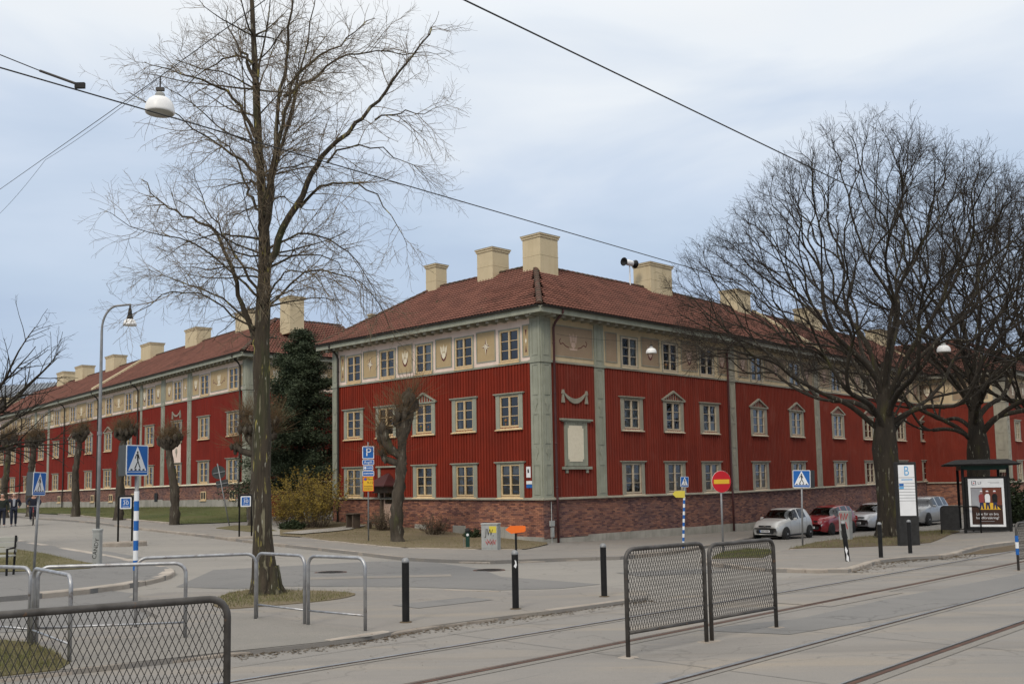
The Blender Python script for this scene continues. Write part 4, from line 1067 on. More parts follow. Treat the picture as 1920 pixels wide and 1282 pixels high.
# tablet with frame, and carved swag above it
m = MB(); FR.bx(m, 1.40, 2.92, 1.42, 3.42, 0, .05); FR.bx(m, 1.08, 3.22, 3.44, 3.52, 0, .16); FR.bx(m, 1.2, 3.12, 3.38, 3.44, 0, .10); FR.bx(m, 1.2, 3.14, 1.28, 1.40, 0, .12)
for k in range(9): prism_uv(m, [(1.40+k*.17,3.38),(1.40+k*.17+.15,3.38),(1.40+k*.17+.075,3.26)], .05, .075)
for a in (1.42, 2.78): FR.bx(m, a, a+.14, 1.12, 1.28, 0, .08); FR.bx(m, a, a+.12, 1.45, 3.25, .05, .07)
tb = FR.build(m, 'tablet_frame', M['green'])
m = MB(); prism_uv(m, [(1.60,1.72),(1.68,1.72),(1.68,1.62),(2.56,1.62),(2.56,1.72),(2.64,1.72),(2.64,3.10),(2.56,3.10),(2.56,3.22),(1.68,3.22),(1.68,3.10),(1.60,3.10)], .05, .065); FR.build(m, 'tablet', M['ivory'], parent=tb)
m = MB(); n = 14
for k in range(n):
    t0, t1 = k/n, (k+1)/n; f = lambda t: (1.36+1.5*t, 4.68-.34*(1-(2*t-1)**2)); h_ = lambda t: .05+.09*(1-(2*t-1)**2)
    a, b = f(t0), f(t1); prism_uv(m, [(a[0],a[1]-h_(t0)),(b[0],b[1]-h_(t1)),(b[0],b[1]+h_(t1)*.6),(a[0],a[1]+h_(t0)*.6)], .03, .09)
for cu in (1.33, 2.90): prism_uv(m, [(cu-.09,4.62),(cu-.04,4.80),(cu+.04,4.80),(cu+.09,4.62)], .03, .10); prism_uv(m, [(cu-.04,4.62),(cu+.04,4.62),(cu+.10,4.22),(cu-.10,4.22)], .03, .085)
FR.build(m, 'swag', M['greyw'])
# R2 face (the facade turns a little where the street bends)
R2c = [2.70, 7.67, 13.95, 19.2, 25.65, 30.95, 37.65]; sx2 = 1.16
holR2 = [hole(u, v, sx2) for u in R2c for v in (0, 3.05)]
m = MB(); wall_holes(m, 0, R2U, 0, 6.0, holR2); FR2.build(m, 'wall', M['red2'])
battens(FR2, .1, 10.35, .07, 5.97, holR2, M['red2'], single=False); battens(FR2, 11.2, 33.6, .07, 5.97, holR2, M['red2'], single=False); battens(FR2, 34.5, R2U, .07, 5.97, holR2, M['red2'], single=False)
for i, u in enumerate(R2c):
    d = u < 16
    window(FR2, u, 3.05, 'pediment', 'greyw', 'sashR', [None,'low','low',None,'sides','full','low'][i], d, sx2); window(FR2, u, 0, 'casing', 'greyw', 'sashR', ['half2','blind',None,'half','low','full','blind'][i], d, sx2)
    window(FR2, u, 6.0, 'thin', 'greyw', 'sashR', [None,'low',None,'sides',None,'low',None][i], d, sx2)
frieze_strip(FR2, 0, R2U, [hole(u, 6.0, sx2) for u in R2c], M['friezeR'], 'greyw')
edges = [0.4] + sum([[u-.95, u+.95] for u in R2c], []) + [R2U-.2]
for a, b in zip(edges[0::2], edges[1::2]):
    if b-a > 3.2: panel(FR2, a+.1, (a+b)/2-.55, 6.30, 7.62, 'tulip', 'panelR', 'greyw', 'doorpink'); panel(FR2, (a+b)/2+.55, b-.1, 6.30, 7.62, 'tulip', 'panelR', 'greyw', 'doorpink')
    elif b-a > .7: panel(FR2, a+.1, b-.1, 6.30, 7.62, 'tulip', 'panelR', 'greyw', 'doorpink')
pilaster(FR2, 10.42, 11.12, 'greyw'); pilaster(FR2, 33.7, 34.4, 'greyw'); pilaster(FR2, R2U-.7, R2U, 'greyw')
# base of brick on concrete
for F_, a, b, sd in ((FL, 0, LU, 1), (FR, 0, RU, 2), (FR2, 0, R2U, 3)):
    m = MB(); F_.bx(m, a, b, -2.6, -.03, -.12, -.012) if F_ is not FL else None
    if F_ is FL:
        for p, q in ((0, dooru-.5), (dooru+.5, LU)): F_.bx(m, p, q, -2.6, -.03, -.12, -.012)
    F_.build(m, 'mortar_bed', M['mortar'])
    hb = [(dooru-.55, dooru+.55, -3, 1)] if F_ is FL else []
    bricks(F_, a, b, -1.66 if F_ is not FL else -1.62, -.035, M['brick'] if F_ is FL else M['brick2'], seed=sd, holes=hb, th=.024)
    ledge(F_, a-(.10 if F_ is not FR2 else 0), b, 'greyw')
foundation(FL, 0, dooru-.5, -1.62); foundation(FL, dooru+.5, LU, -1.30); foundation(FR, 0, RU); foundation(FR2, 0, R2U)
for u in (8.2, 5.4, 2.2): m = MB(); FL.bx(m, u-.45, u+.45, -2.0, -1.22, .02, .034); FL.build(m, 'cellar_hatch', M['concrete'])
for u in (3.4, 7.9, 12.2): m = MB(); FR.bx(m, u-.35, u+.35, -2.0, -1.68, .02, .055); FR.build(m, 'cellar_hatch', M['concrete'])
# eaves, pipes
eaves(FL, -OV, LU+OV, OV, u_b0=.25, u_b1=LU-.2); eaves(FR, -OV, RU+.02, OV, mats='green', u_b0=.35, u_b1=RU-.3); eaves(FR2, -.0, R2U+.5, OV, single=False, mats='greyw', u_b0=.3, u_b1=R2U)
downpipe(FR, .72, -1.95, 0); downpipe(FL, LU-.62, -1.6, 0, mat_='darkmetal'); downpipe(FR, 14.45, -2.0, 0, mat_='maroonpipe'); downpipe(FR2, 34.6, -2.2, 0)
# cable riser with boxes by the corner
m = MB(); m.tube([(.42,.06,-2.0),(.42,.06,-1.0),(.42,.06,-.1)], .022, 8); FR.bx(m, .30, .56, -1.15, -.92, .03, .12); FR.bx(m, .36, .54, -1.62, -1.2, .03, .10); FR.build(m, 'cable_box', M['cabinet'])
# roof
run = DEP/2 + OV
S_C, S_T = 10, 15
tw, exq = .21, None
slp = math.hypot(run, RISE); nco = int(slp/.30)
def skipL(k, ti):
    d = run*(k+.5)/nco; a = math.ceil((-OV + d)/tw); return (k < S_C) & (ti >= a) & (ti < a+S_T)
mt = M['tile']
fldL = tile_field(FL, -OV, LU+OV, True, True, VE, OV+.06, run, RISE, mt, skip=skipL)
fldR = tile_field(FR, -OV, RU+.3, True, False, VE, OV+.06, run, RISE, mt, skip=skipL)
fldR2 = tile_field(FR2, -.3, R2U+OV, False, True, VE, OV+.06, run, RISE, mt)
tm = single_tile_mesh(tw, slp/nco); tm.materials.append(mt); pit = math.atan2(RISE, run)
for F_ in (FL, FR):
    for k in range(S_C):
        d = run*(k+.5)/nco; a = math.ceil((-OV + d)/tw)
        for t_ in range(a, a+S_T):
            d0 = run*k/nco; o = mk('tile', tm, None, house, F_.loc((t_+.5)*tw, VE + RISE*k/nco, OV+.06-d0), (pit, 0, F_.rot))
# roof underlay (closed slopes) and hidden rear slopes
m = MB(); z0, z1 = VE-.02, VE+RISE-.02; e = OV+.06
m.add([(-OV,OV,z0),(LU+OV,OV,z0),(LU+OV-run,OV-run,z1),(-OV+run,OV-run,z1),(LU+OV,-DEP-OV,z0),(8+OV,-DEP-OV,z0)], [(0,1,2,3),(1,4,2),(2,4,5,3)]); FL.build(m, 'roof_deck', M['tileold'])
m = MB(); m.add([(-OV,OV,z0),(RU+.3,OV,z0),(RU+.3,OV-run,z1),(-OV+run,OV-run,z1),(RU+.3,-DEP-OV,z0),(8+OV,-DEP-OV,z0)], [(0,3,2,1),(3,5,4,2)]); FR.build(m, 'roof_deck', M['tileold'])
m = MB(); m.add([(-.3,OV,z0),(R2U+OV,OV,z0),(R2U+OV-run,OV-run,z1),(-.3,OV-run,z1),(R2U+OV,-DEP-OV,z0),(-.3,-DEP-OV,z0)], [(0,3,2,1),(3,5,4,2),(1,2,4)]); FR2.build(m, 'roof_deck', M['tileold'])
def RP(F_, u, off, v): return F_.loc(u, v, -off)
ridge_tiles(house, RP(FL, -OV, -OV-.05, VE+.05), RP(FL, -OV+run, run-OV, VE+RISE+.07))
ridge_tiles(house, RP(FL, LU+OV, -OV, VE+.05), RP(FL, LU+OV-run, run-OV, VE+RISE+.07))
ridge_tiles(house, RP(FL, -OV+run, run-OV, VE+RISE+.05), RP(FL, LU+OV-run, run-OV, VE+RISE+.05))
ridge_tiles(house, RP(FR, -OV+run, run-OV, VE+RISE+.05), RP(FR, RU, run-OV, VE+RISE+.05))
ridge_tiles(house, RP(FR2, 0, run-OV, VE+RISE+.05), RP(FR2, R2U+OV-run, run-OV, VE+RISE+.05), single=False)
# walls not seen from the street: end and rear
m = MB(); m.quad((LU,0,-2.6),(LU,-DEP,-2.6),(LU,-DEP,8.0),(LU,0,8.0)); m.quad((LU,-DEP,-2.6),(8,-DEP,-2.6),(8,-DEP,8.0),(LU,-DEP,8.0)); FL.build(m, 'rear_wall', M['red'])
m = MB(); m.quad((8,-DEP,-2.6),(RU,-DEP,-2.6),(RU,-DEP,8),(8,-DEP,8)); FR.build(m, 'rear_wall', M['red2'])
m = MB(); m.quad((0,-DEP,-2.6),(R2U,-DEP,-2.6),(R2U,-DEP,8),(0,-DEP,8)); m.quad((R2U,0,-2.6),(R2U,-DEP,-2.6),(R2U,-DEP,8),(R2U,0,8)); FR2.build(m, 'rear_wall', M['red2'])
# chimneys, vent and siren
chimney(FL, 11.1, 11.95, 3.6, 4.4, 10.2, 12.62); chimney(FL, 6.45, 7.6, 3.4, 4.6, 10.2, 12.68); chimney(FL, 3.1, 4.3, 3.4, 4.7, 10.0, 12.78)
chimney(FR, 12.6, 14.6, 3.4, 4.6, 10.2, 12.75); chimney(FR2, 7.4, 9.2, 3.4, 4.6, 10.2, 12.5); chimney(FR2, 18.3, 20.5, 3.4, 4.6, 10.2, 12.6); chimney(FR2, 32.0, 34.0, 3.4, 4.6, 10.2, 12.4)
m = MB(); FL.bx(m, 14.55, 14.85, 9.0, 10.05, -2.15, -1.85); FL.bx(m, 14.50, 14.90, 10.05, 10.13, -2.2, -1.8); FL.build(m, 'vent_stack', M['chim'])
m = MB(); m.add([(10.55,OV+.04,VE+.02),(11.0,OV+.04,VE+.02),(11.0,OV+.04,VE+.22),(10.55,OV+.04,VE+.22),(10.55,OV-run,VE+RISE),(11.0,OV-run,VE+RISE),(11.0,OV-run,VE+RISE+.28),(10.55,OV-run,VE+RISE+.28)],
      [(0,1,2,3),(3,2,6,7),(0,3,7,4),(1,5,6,2),(4,7,6,5)]); FR2.build(m, 'firewall_parapet', M['chim'])
m = MB(); m.add([(33.0,OV+.04,VE+.02),(33.45,OV+.04,VE+.02),(33.45,OV+.04,VE+.22),(33.0,OV+.04,VE+.22),(33.0,OV-run,VE+RISE),(33.45,OV-run,VE+RISE),(33.45,OV-run,VE+RISE+.28),(33.0,OV-run,VE+RISE+.28)],
      [(0,1,2,3),(3,2,6,7),(0,3,7,4),(1,5,6,2),(4,7,6,5)]); FR2.build(m, 'firewall_parapet', M['chim'])
sp = Vector(FR.loc(11.4, 11.35, -3.9)) + Vector(house.location)
si = thing('roof_siren', 'white and black horn siren on a mast on the corner house roof', 'siren', tuple(sp), radians(45))
m = MB(); m.tube([(0,0,0),(0,0,1.15)], [.05,.035], 8); m.build('mast', M['white'], si)
m = MB(); m.lathe([(.10,-.28),(.16,-.2),(.16,.2),(.10,.28)], 10, (0,0,1.25), 'x'); m.build('driver', M['white'], si, smooth=True)
for s_ in (-1, 1):
    m = MB(); m.lathe([(.06,s_*.25),(.10,s_*.34),(.22,s_*.46),(.24,s_*.50),(.20,s_*.5),(.05,s_*.36)], 12, (0,0,1.25), 'x'); m.build('horn', M['black'], si, smooth=True)

# =========================================================== long house on the left
OLb = (-16.964, 63.278, 2.081)
lhouse = thing('wooden_house', 'long red wooden house behind the row of pollarded trees', 'house', (-16.964, 63.278, .5))
FB = Fac(lhouse, OLb, radians(130.88-180), -1, -.0113)
FE = Fac(lhouse, OLb, radians(40.88), 1, 0.0)        # its end towards the gap
LBU = 62.0
Bc = [1.9, 6.43, 11.1, 16.3, 20.9, 25.4, 30.2, 34.8, 39.45, 44.2, 49.0, 54.0, 58.6]
holB = [hole(u, v, 1.1) for u in Bc for v in (0, 3.05)]
m = MB(); wall_holes(m, 0, LBU, 0, 6.0, holB); FB.build(m, 'wall', M['redL'])
pil = [(8.6,9.26),(13.4,14.1),(17.9,18.3),(41.6,42.2),(46.0,46.6)]
st = [.6] + sum([[a, b] for a, b in pil], []) + [LBU]
for a, b in zip(st[0::2], st[1::2]): battens(FB, a, b, .07, 5.97, holB, M['redL'], single=False)
for i, u in enumerate(Bc):
    d = u < 13; ped = i in (5, 6, 7, 10)
    window(FB, u, 3.05, 'pediment' if ped else 'casing', 'greyw', 'sash', ['low','full',None,'low','sides','low',None,'low','sides','low',None,'low','low'][i], d, 1.1)
    window(FB, u, 0, 'casing', 'greyw', 'sash', ['full','low','low','sides',None,'low','low','low','low',None,'low','low','low'][i], d, 1.1)
    window(FB, u, 6.0, 'thin', 'greyw', 'sash', ['low',None,'valance','low',None,'low',None,'low','sides','low',None,'low','low'][i], d, 1.1)
frieze_strip(FB, 0, LBU, [hole(u, 6.0, 1.1) for u in Bc], M['friezeL'], 'greyw')
eg = [.15] + sum([[u-.85, u+.85] for u in Bc], [])
for k, (a, b) in enumerate(zip(eg[0::2], eg[1::2])):
    pb = [p for p in pil if p[0] > a and p[1] < b]
    if pb:
        for x, y in ((a+.12, pb[0][0]-.14), (pb[0][1]+.14, b-.12)):
            if y-x > .4: panel(FB, x, y, 6.28, 7.62, 'tulip' if k > 2 else ('star' if x > pb[0][0] and k == 2 else 'tulip'), 'panelL', 'green')
    elif b-a > 2: panel(FB, a+.14, b-.14, 6.28, 7.62, 'crown', 'panelL', 'green')
    else: panel(FB, a+.1, b-.1, 6.28, 7.62, 'star', 'panelL', 'green')
for a, b in pil: pilaster(FB, a, b, 'green', detail=a < 15)
pilaster(FB, 0, .55, 'green'); pilaster(FE, 0, .55, 'green')
m = MB(); FB.bx(m, 10.35, 11.85, 1.66, 3.05, 0, .05); pp = FB.build(m, 'pale_panel', M['friezeL']); m = MB(); urn(m, 11.1, 2.35, 1.2, .05, .07); FB.build(m, 'urn_ornament', M['greyw'], parent=pp)
m = MB()
for cu in (10.5, 11.9): prism_uv(m, [(cu-.05,5.4),(cu+.05,5.4),(cu+.09,4.85),(cu-.09,4.85)], .02, .08)
for k in range(10):
    t0, t1 = k/10, (k+1)/10; f = lambda t: (10.5+1.4*t, 5.35-.3*(1-(2*t-1)**2)); a, b = f(t0), f(t1); prism_uv(m, [(a[0],a[1]-.07),(b[0],b[1]-.07),(b[0],b[1]+.04),(a[0],a[1]+.04)], .02, .07)
FB.build(m, 'swag', M['greyw'])
m = MB(); FB.bx(m, 0, LBU, -2.6, -.03, -.12, .0); FB.build(m, 'mortar_bed', M['mortar'])
bricks(FB, 0, 30, -1.0, -.035, M['brick2'], seed=8, th=.012); bricks(FB, 30, LBU, -1.0, -.035, M['brick2'], seed=9, th=.012, bw=.25, bh=.075)
m = MB(); bricks(FE, 0, DEP+6, -1.0, -.035, M['brick'], seed=10, th=.012)
foundation(FB, 0, LBU, -1.0, 3.2, w=.05); foundation(FE, 0, DEP+6, -1.0, 3.2, w=.05)
ledge(FB, -.1, LBU, 'ivory'); ledge(FE, -.1, DEP+6, 'ivory')
for u in (1.9, 6.4, 19.5, 24.5, 29.0, 38.2):                      # cellar windows
    m = MB(); FB.bx(m, u-.42, u+.42, -1.05, -.45, .03, .06); FB.bx(m, u-.5, u+.5, -1.12, -1.05, .03, .12); c_ = FB.build(m, 'cellar_window', M['sash']); m = MB()
    for s_ in (-1, 1): FB.bx(m, u+s_*.19-.14, u+s_*.19+.14, -.97, -.53, .06, .064)
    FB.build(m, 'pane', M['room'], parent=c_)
m = MB(); FB.bx(m, 10.6, 11.6, -1.9, -.15, .03, .08); prism_uv(m, [(10.5,-.15),(11.7,-.15),(11.1,.0)], .03, .3); FB.build(m, 'cellar_door', M['wood'])
m = MB(); FB.bx(m, 14.5, 15.1, -1.1, -.45, .055, .07); FB.build(m, 'cellar_vent', M['black'])
eaves(FB, -OV, LBU, OV, single=False, mats='green', u_b0=.25, u_b1=LBU); eaves(FE, -OV, DEP+6, OV, single=False, mats='green', u_b0=.25, u_b1=DEP)
downpipe(FB, .75, -1.5, 0, mat_='darkmetal')
for u in (18.6, 27.8, 36.9, 51.0): downpipe(FB, u, -1.5, 0, mat_='darkmetal')
m = MB(); m.quad((0,0,0),(0,0,6),(DEP+6,0,6),(DEP+6,0,0)); FE.build(m, 'wall', M['redL']); battens(FE, .6, DEP+6, .07, 5.97, [], M['redL'], single=False)
frieze_strip(FE, 0, DEP+6, [], M['friezeL'], 'greyw'); panel(FE, .8, 3.3, 6.28, 7.62, 'crown', 'panelL', 'green'); panel(FE, 4.0, 7.2, 6.28, 7.62, 'crown', 'panelL', 'green')
# roof of the long house: hipped at the corner, end wing running back
tile_field(FB, -OV, LBU, True, False, VE, OV+.06, run, RISE, mt, samples=3)
tile_field(FE, -OV, DEP+6, True, True, VE, OV+.06, run, RISE, mt, samples=3)
m = MB(); m.add([(-OV,OV,z0),(LBU,OV,z0),(LBU,OV-run,z1),(-OV+run,OV-run,z1),(LBU,-DEP-OV,z0),(8+OV,-DEP-OV,z0)], [(0,1,2,3),(3,2,4,5)]); FB.build(m, 'roof_deck', M['tileold'])
m = MB(); m.add([(-OV,OV,z0),(DEP+6,OV,z0),(DEP+6-run,OV-run,z1),(-OV+run,OV-run,z1),(DEP+6,-DEP-OV,z0)], [(0,3,2,1),(1,2,4),(3,4,2)]); FE.build(m, 'roof_deck', M['tileold'])
ridge_tiles(lhouse, RP(FB, -OV, -OV, VE+.05), RP(FB, -OV+run, run-OV, VE+RISE+.07), single=False)
ridge_tiles(lhouse, RP(FB, -OV+run, run-OV, VE+RISE+.05), RP(FB, LBU, run-OV, VE+RISE+.05), single=False)
ridge_tiles(lhouse, RP(FE, -OV+run, run-OV, VE+RISE+.05), RP(FE, DEP+6-run, run-OV, VE+RISE+.05), single=False)
chimney(FB, .75, 2.1, 3.4, 4.5, 10.0, 12.5)
for u in (7.9, 17.0, 26.6, 35.6, 44.5, 50.5): chimney(FB, u-1.1, u+1.1, 3.4, 4.6, 10.2, 12.5, False)
m = MB(); u = 27.4; m.add([(u,OV+.04,VE+.02),(u+.5,OV+.04,VE+.02),(u+.5,OV+.04,VE+.25),(u,OV+.04,VE+.25),(u,OV-run,VE+RISE),(u+.5,OV-run,VE+RISE),(u+.5,OV-run,VE+RISE+.3),(u,OV-run,VE+RISE+.3)],
      [(0,1,2,3),(3,2,6,7),(0,3,7,4),(1,5,6,2),(4,7,6,5)]); FB.build(m, 'firewall_parapet', M['chim'])
m = MB(); m.quad((LBU,0,-2.6),(LBU,-DEP,-2.6),(LBU,-DEP,8),(LBU,0,8)); m.quad((0,-DEP,-2.6),(LBU,-DEP,-2.6),(LBU,-DEP,8),(0,-DEP,8)); FB.build(m, 'rear_wall', M['redL'])

# =========================================================== house across the street on the far right
ph = thing('wooden_house', 'red wooden house far right behind the tram shelter', 'house', (34.2, 72.0, -1.0))
FH = Fac(ph, (36.6, 73.6, 1.15), radians(-38), -1, 0.0); FH2 = Fac(ph, (36.6, 73.6, 1.15), radians(50), 1, 0.0)
for F_, L_ in ((FH, 12.0), (FH2, 30.0)):
    hs = [hole(u, v) for u in ((3.0, 7.5, 12.0, 16.5) if F_ is FH2 else ()) for v in (0, 3.05)]
    m = MB(); wall_holes(m, 0, L_, 0, 6.0, hs); F_.build(m, 'wall', M['red2']); battens(F_, .8, L_, .07, 5.97, hs, M['red2'], single=False)
    frieze_strip(F_, 0, L_, [], M['friezeR'], 'greyw'); m = MB(); F_.bx(m, 0, L_, -3.2, -.03, -.1, .0); F_.build(m, 'brick_base', M['mortar']); bricks(F_, 0, L_, -1.7, -.035, M['brick'], seed=12, th=.012)
    ledge(F_, -.1, L_, 'greyw'); eaves(F_, -OV, L_, OV, single=False, mats='greyw', u_b0=.3, u_b1=L_); pilaster(F_, 0, .8, 'greyw'); foundation(F_, 0, L_, -1.7, 3.0)
    tile_field(F_, -OV, L_, True, False, VE, OV+.06, run, RISE, mt, samples=3)
    panel(F_, 1.2, 3.6, 6.3, 7.6, 'crown', 'panelR', 'greyw'); panel(F_, 4.6, 6.4, 6.3, 7.6, 'tulip', 'panelR', 'greyw')
    for u in ((3.0, 7.5, 12.0, 16.5) if F_ is FH2 else ()):
        for v in (0, 3.05): window(F_, u, v, 'casing', 'greyw', 'sashR', 'low', False)
    m = MB(); m.add([(-OV,OV,z0),(L_,OV,z0),(L_,OV-run,z1),(-OV+run,OV-run,z1)], [(0,1,2,3)]); F_.build(m, 'roof_deck', M['tileold'])
m = MB(); m.quad((12,0,-3),(12,-14,-3),(12,-14,8),(12,0,8)); FH.build(m, 'rear_wall', M['red2'])

# grey roofed block seen over the long roof at the far left
gb = thing('apartment_block', 'pale block with a grey metal roof beyond the long red house', 'building', (-78, 128, -1.2))
M['greyroof'] = mat('grey_sheet_roof', (.22,.24,.27), (.17,.19,.215), rough=.55, scale=1.0, metal=.1)
FG = Fac(gb, (-56.5, 130.0, 0.0), radians(-20), -1, 0.0)
m = MB(); FG.bx(m, 0, 36, -2, 11.3, -14, 0); FG.build(m, 'wall', M['chim'])
m = MB(); m.add([(-.5,.6,11.3),(37,.6,11.3),(37,-5,16.6),(-.5,-5,16.6),(-.5,-14.6,11.3),(37,-14.6,11.3)], [(0,1,2,3),(3,2,5,4),(0,3,4),(1,5,2)]); FG.build(m, 'roof', M['greyroof'])
m = MB()
for k in range(60): u = -.3 + k*.62; m.add([(u,.62,11.32),(u+.05,.62,11.32),(u+.05,-5,16.65),(u,-5,16.65),(u,.6,11.42),(u+.05,.6,11.42),(u+.05,-4.95,16.74),(u,-4.95,16.74)], [(4,5,6,7),(0,4,7,3),(1,2,6,5)])
o = FG.build(m, 'standing_seams', M['greyroof']); o['kind'] = 'stuff'
for u in (6.0, 13.5): 
    m = MB(); FG.bx(m, u-1.1, u+1.1, 12.0, 14.3, -3.2, .1); d_ = FG.build(m, 'dormer', M['chim']); m = MB(); FG.bx(m, u-1.25, u+1.25, 14.3, 14.45, -3.4, .3); FG.build(m, 'dormer_roof', M['greyroof'], parent=d_); m = MB(); FG.bx(m, u-.6, u+.6, 12.6, 14.0, .1, .13); FG.build(m, 'pane', M['room'], parent=d_)
m = MB(); m.add([(3.2,-1.0,12.95),(4.0,-1.0,12.95),(4.0,-2.2,14.1),(3.2,-2.2,14.1)], [(0,1,2,3)]); m.v = [(a, b+.12, c+.12) for a, b, c in m.v]; FG.build(m, 'skylight', M['white'])

# ------------------------------------------------------------------ trees
M['bark'] = mat('grey_brown_bark', (.066,.052,.036), (.032,.026,.019), rough=.95, scale=9, stretch=(1,1,.14), bump=.045, bscale=20, speck=[(2.4,.56,.70,(.045,.05,.022)), (9,.60,.66,(.165,.150,.10)), (14,.63,.67,(.27,.235,.07)), (22,.66,.70,(.30,.29,.24))])
M['barkdark'] = mat('dark_mossy_bark', (.036,.029,.021), (.022,.018,.014), rough=.95, scale=6, stretch=(1,1,.2), bump=.05, bscale=16, speck=[(3,.58,.70,(.055,.050,.020)), (13,.64,.68,(.16,.15,.115))])
M['barkpol'] = mat('lime_bark', (.078,.064,.048), (.036,.030,.023), rough=.95, scale=5, stretch=(1,1,.25), bump=.025, bscale=10, speck=[(6,.62,.7,(.15,.14,.11)), (2.5,.6,.72,(.07,.072,.03))])
M['twig'] = mat('fine_twig', (.20,.155,.10), (.135,.105,.07), rough=.9, scale=2)
M['twigdark'] = mat('dark_twig', (.038,.029,.023), (.025,.020,.016), rough=.9, scale=2)
M['twigred'] = mat('reddish_sprout', (.17,.112,.058), (.11,.075,.042), rough=.9, scale=3)

class Tubes:
    """many tapered polylines turned into one mesh, batched by point count"""
    def __init__(s, jit=0.0): s.g = {}; s.jit = jit
    def add(s, P, R, k): s.g.setdefault((len(P), k), []).append((P, R))
    def mesh(s, name):
        VV = []; QQ = []; base = 0
        for (n, k), lst in s.g.items():
            P = np.array([a for a, _ in lst], float); R = np.array([b for _, b in lst], float); B = len(lst)
            T = np.gradient(P, axis=1); T /= np.linalg.norm(T, axis=2, keepdims=True)+1e-9
            ref = np.where(np.abs(T[:,:1,2:3]) < .9, np.array([0,0,1.]), np.array([1.,0,0])); ref = np.broadcast_to(ref, T.shape)
            A = np.cross(T, ref); A /= np.linalg.norm(A, axis=2, keepdims=True)+1e-9; Bn = np.cross(T, A)
            q = np.arange(k)*2*pi/k
            ring = A[:,:,None,:]*np.cos(q)[None,None,:,None] + Bn[:,:,None,:]*np.sin(q)[None,None,:,None]
            RR = np.broadcast_to(R[:,:,None], ring.shape[:3])
            if s.jit and k > 6:
                q0 = P[:,:,None,:] + ring*R[:,:,None,None]
                f = np.sin(q0[...,0]*19+q0[...,2]*9)+np.sin(q0[...,1]*23-q0[...,2]*13)+np.sin(q0[...,0]*37+q0[...,1]*31+q0[...,2]*27)
                RR = RR*(1+s.jit*f/1.6)
            V_ = P[:,:,None,:] + ring*RR[...,None]
            VV.append(V_.reshape(-1,3))
            i = (np.arange(B)[:,None,None]*n*k + np.arange(n-1)[None,:,None]*k + np.arange(k)[None,None,:])
            j = (np.arange(B)[:,None,None]*n*k + np.arange(n-1)[None,:,None]*k + ((np.arange(k)+1) % k)[None,None,:])
            QQ.append(np.stack([i, j, j+k, i+k], -1).reshape(-1,4)+base); base += B*n*k
        return np_mesh(name, np.concatenate(VV), np.concatenate(QQ), smooth=True)
def unit(v): return v/(np.linalg.norm(v)+1e-9)
def grow(r, p, d, L_, r0, r1, n, wander, trop):
    """polyline of n+1 points; trop bends it up (+) or down (-)"""
    P = [np.array(p, float)]; d = unit(np.array(d, float)); st = L_/n
    for i in range(n):
        d = unit(d + r.normal(0, wander, 3) + np.array([0,0,trop]))
        P.append(P[-1] + d*st)
    t = np.linspace(0, 1, n+1); return P, list(r0 + (r1-r0)*t**.8)
def side_dir(r, d, ang, up=0.0):
    d = unit(d); a = unit(np.cross(d, r.normal(0, 1, 3))); v = d*cos(ang) + a*sin(ang); v[2] += up; return unit(v)
def ramify(r, T1, T2, P, R, spec, lvl=0):
    """spawn children along polyline P following spec[lvl]; thick ones to T1, twigs to T2"""
    if lvl >= len(spec): return
    s = spec[lvl]; P = np.array(P); n = len(P); seg = np.linalg.norm(np.diff(P, axis=0), axis=1); tot = seg.sum()
    cnt = max(1, int(r.poisson(s['dens']*tot*(1-s.get('t0', .2)))))
    for c in range(cnt):
        t = s.get('t0', .2) + (1-s.get('t0', .2))*r.random(); x = t*(n-1); i = min(int(x), n-2); f = x-i
        p = P[i]*(1-f) + P[i+1]*f; d = P[i+1]-P[i]; rr = R[i]*(1-f)+R[i+1]*f
        L_ = s['len']*(.55+.7*r.random())*(1 - s.get('tap', .45)*t)
        nd = side_dir(r, d, radians(s['ang'] + r.normal(0, 9)), s.get('up', 0.0))
        r0 = min(rr*.75, s['r'])
        Q, RR = grow(r, p, nd, L_, r0, max(r0*.35, s.get('rmin', .0022)), s['n'], s['wan'], s['trop'])
        (T1 if s['r'] > .014 else T2).add(Q, RR, s['k'])
        ramify(r, T1, T2, Q, RR, spec, lvl+1)

def tree_obj(name, label, loc, T1, T2, barkm, twigm, group=None):
    t = thing(name, label, 'tree', loc, 0, group)
    mk('trunk', T1.mesh('trunk'), M[barkm], t); mk('crown', T2.mesh('crown'), M[twigm], t); return t

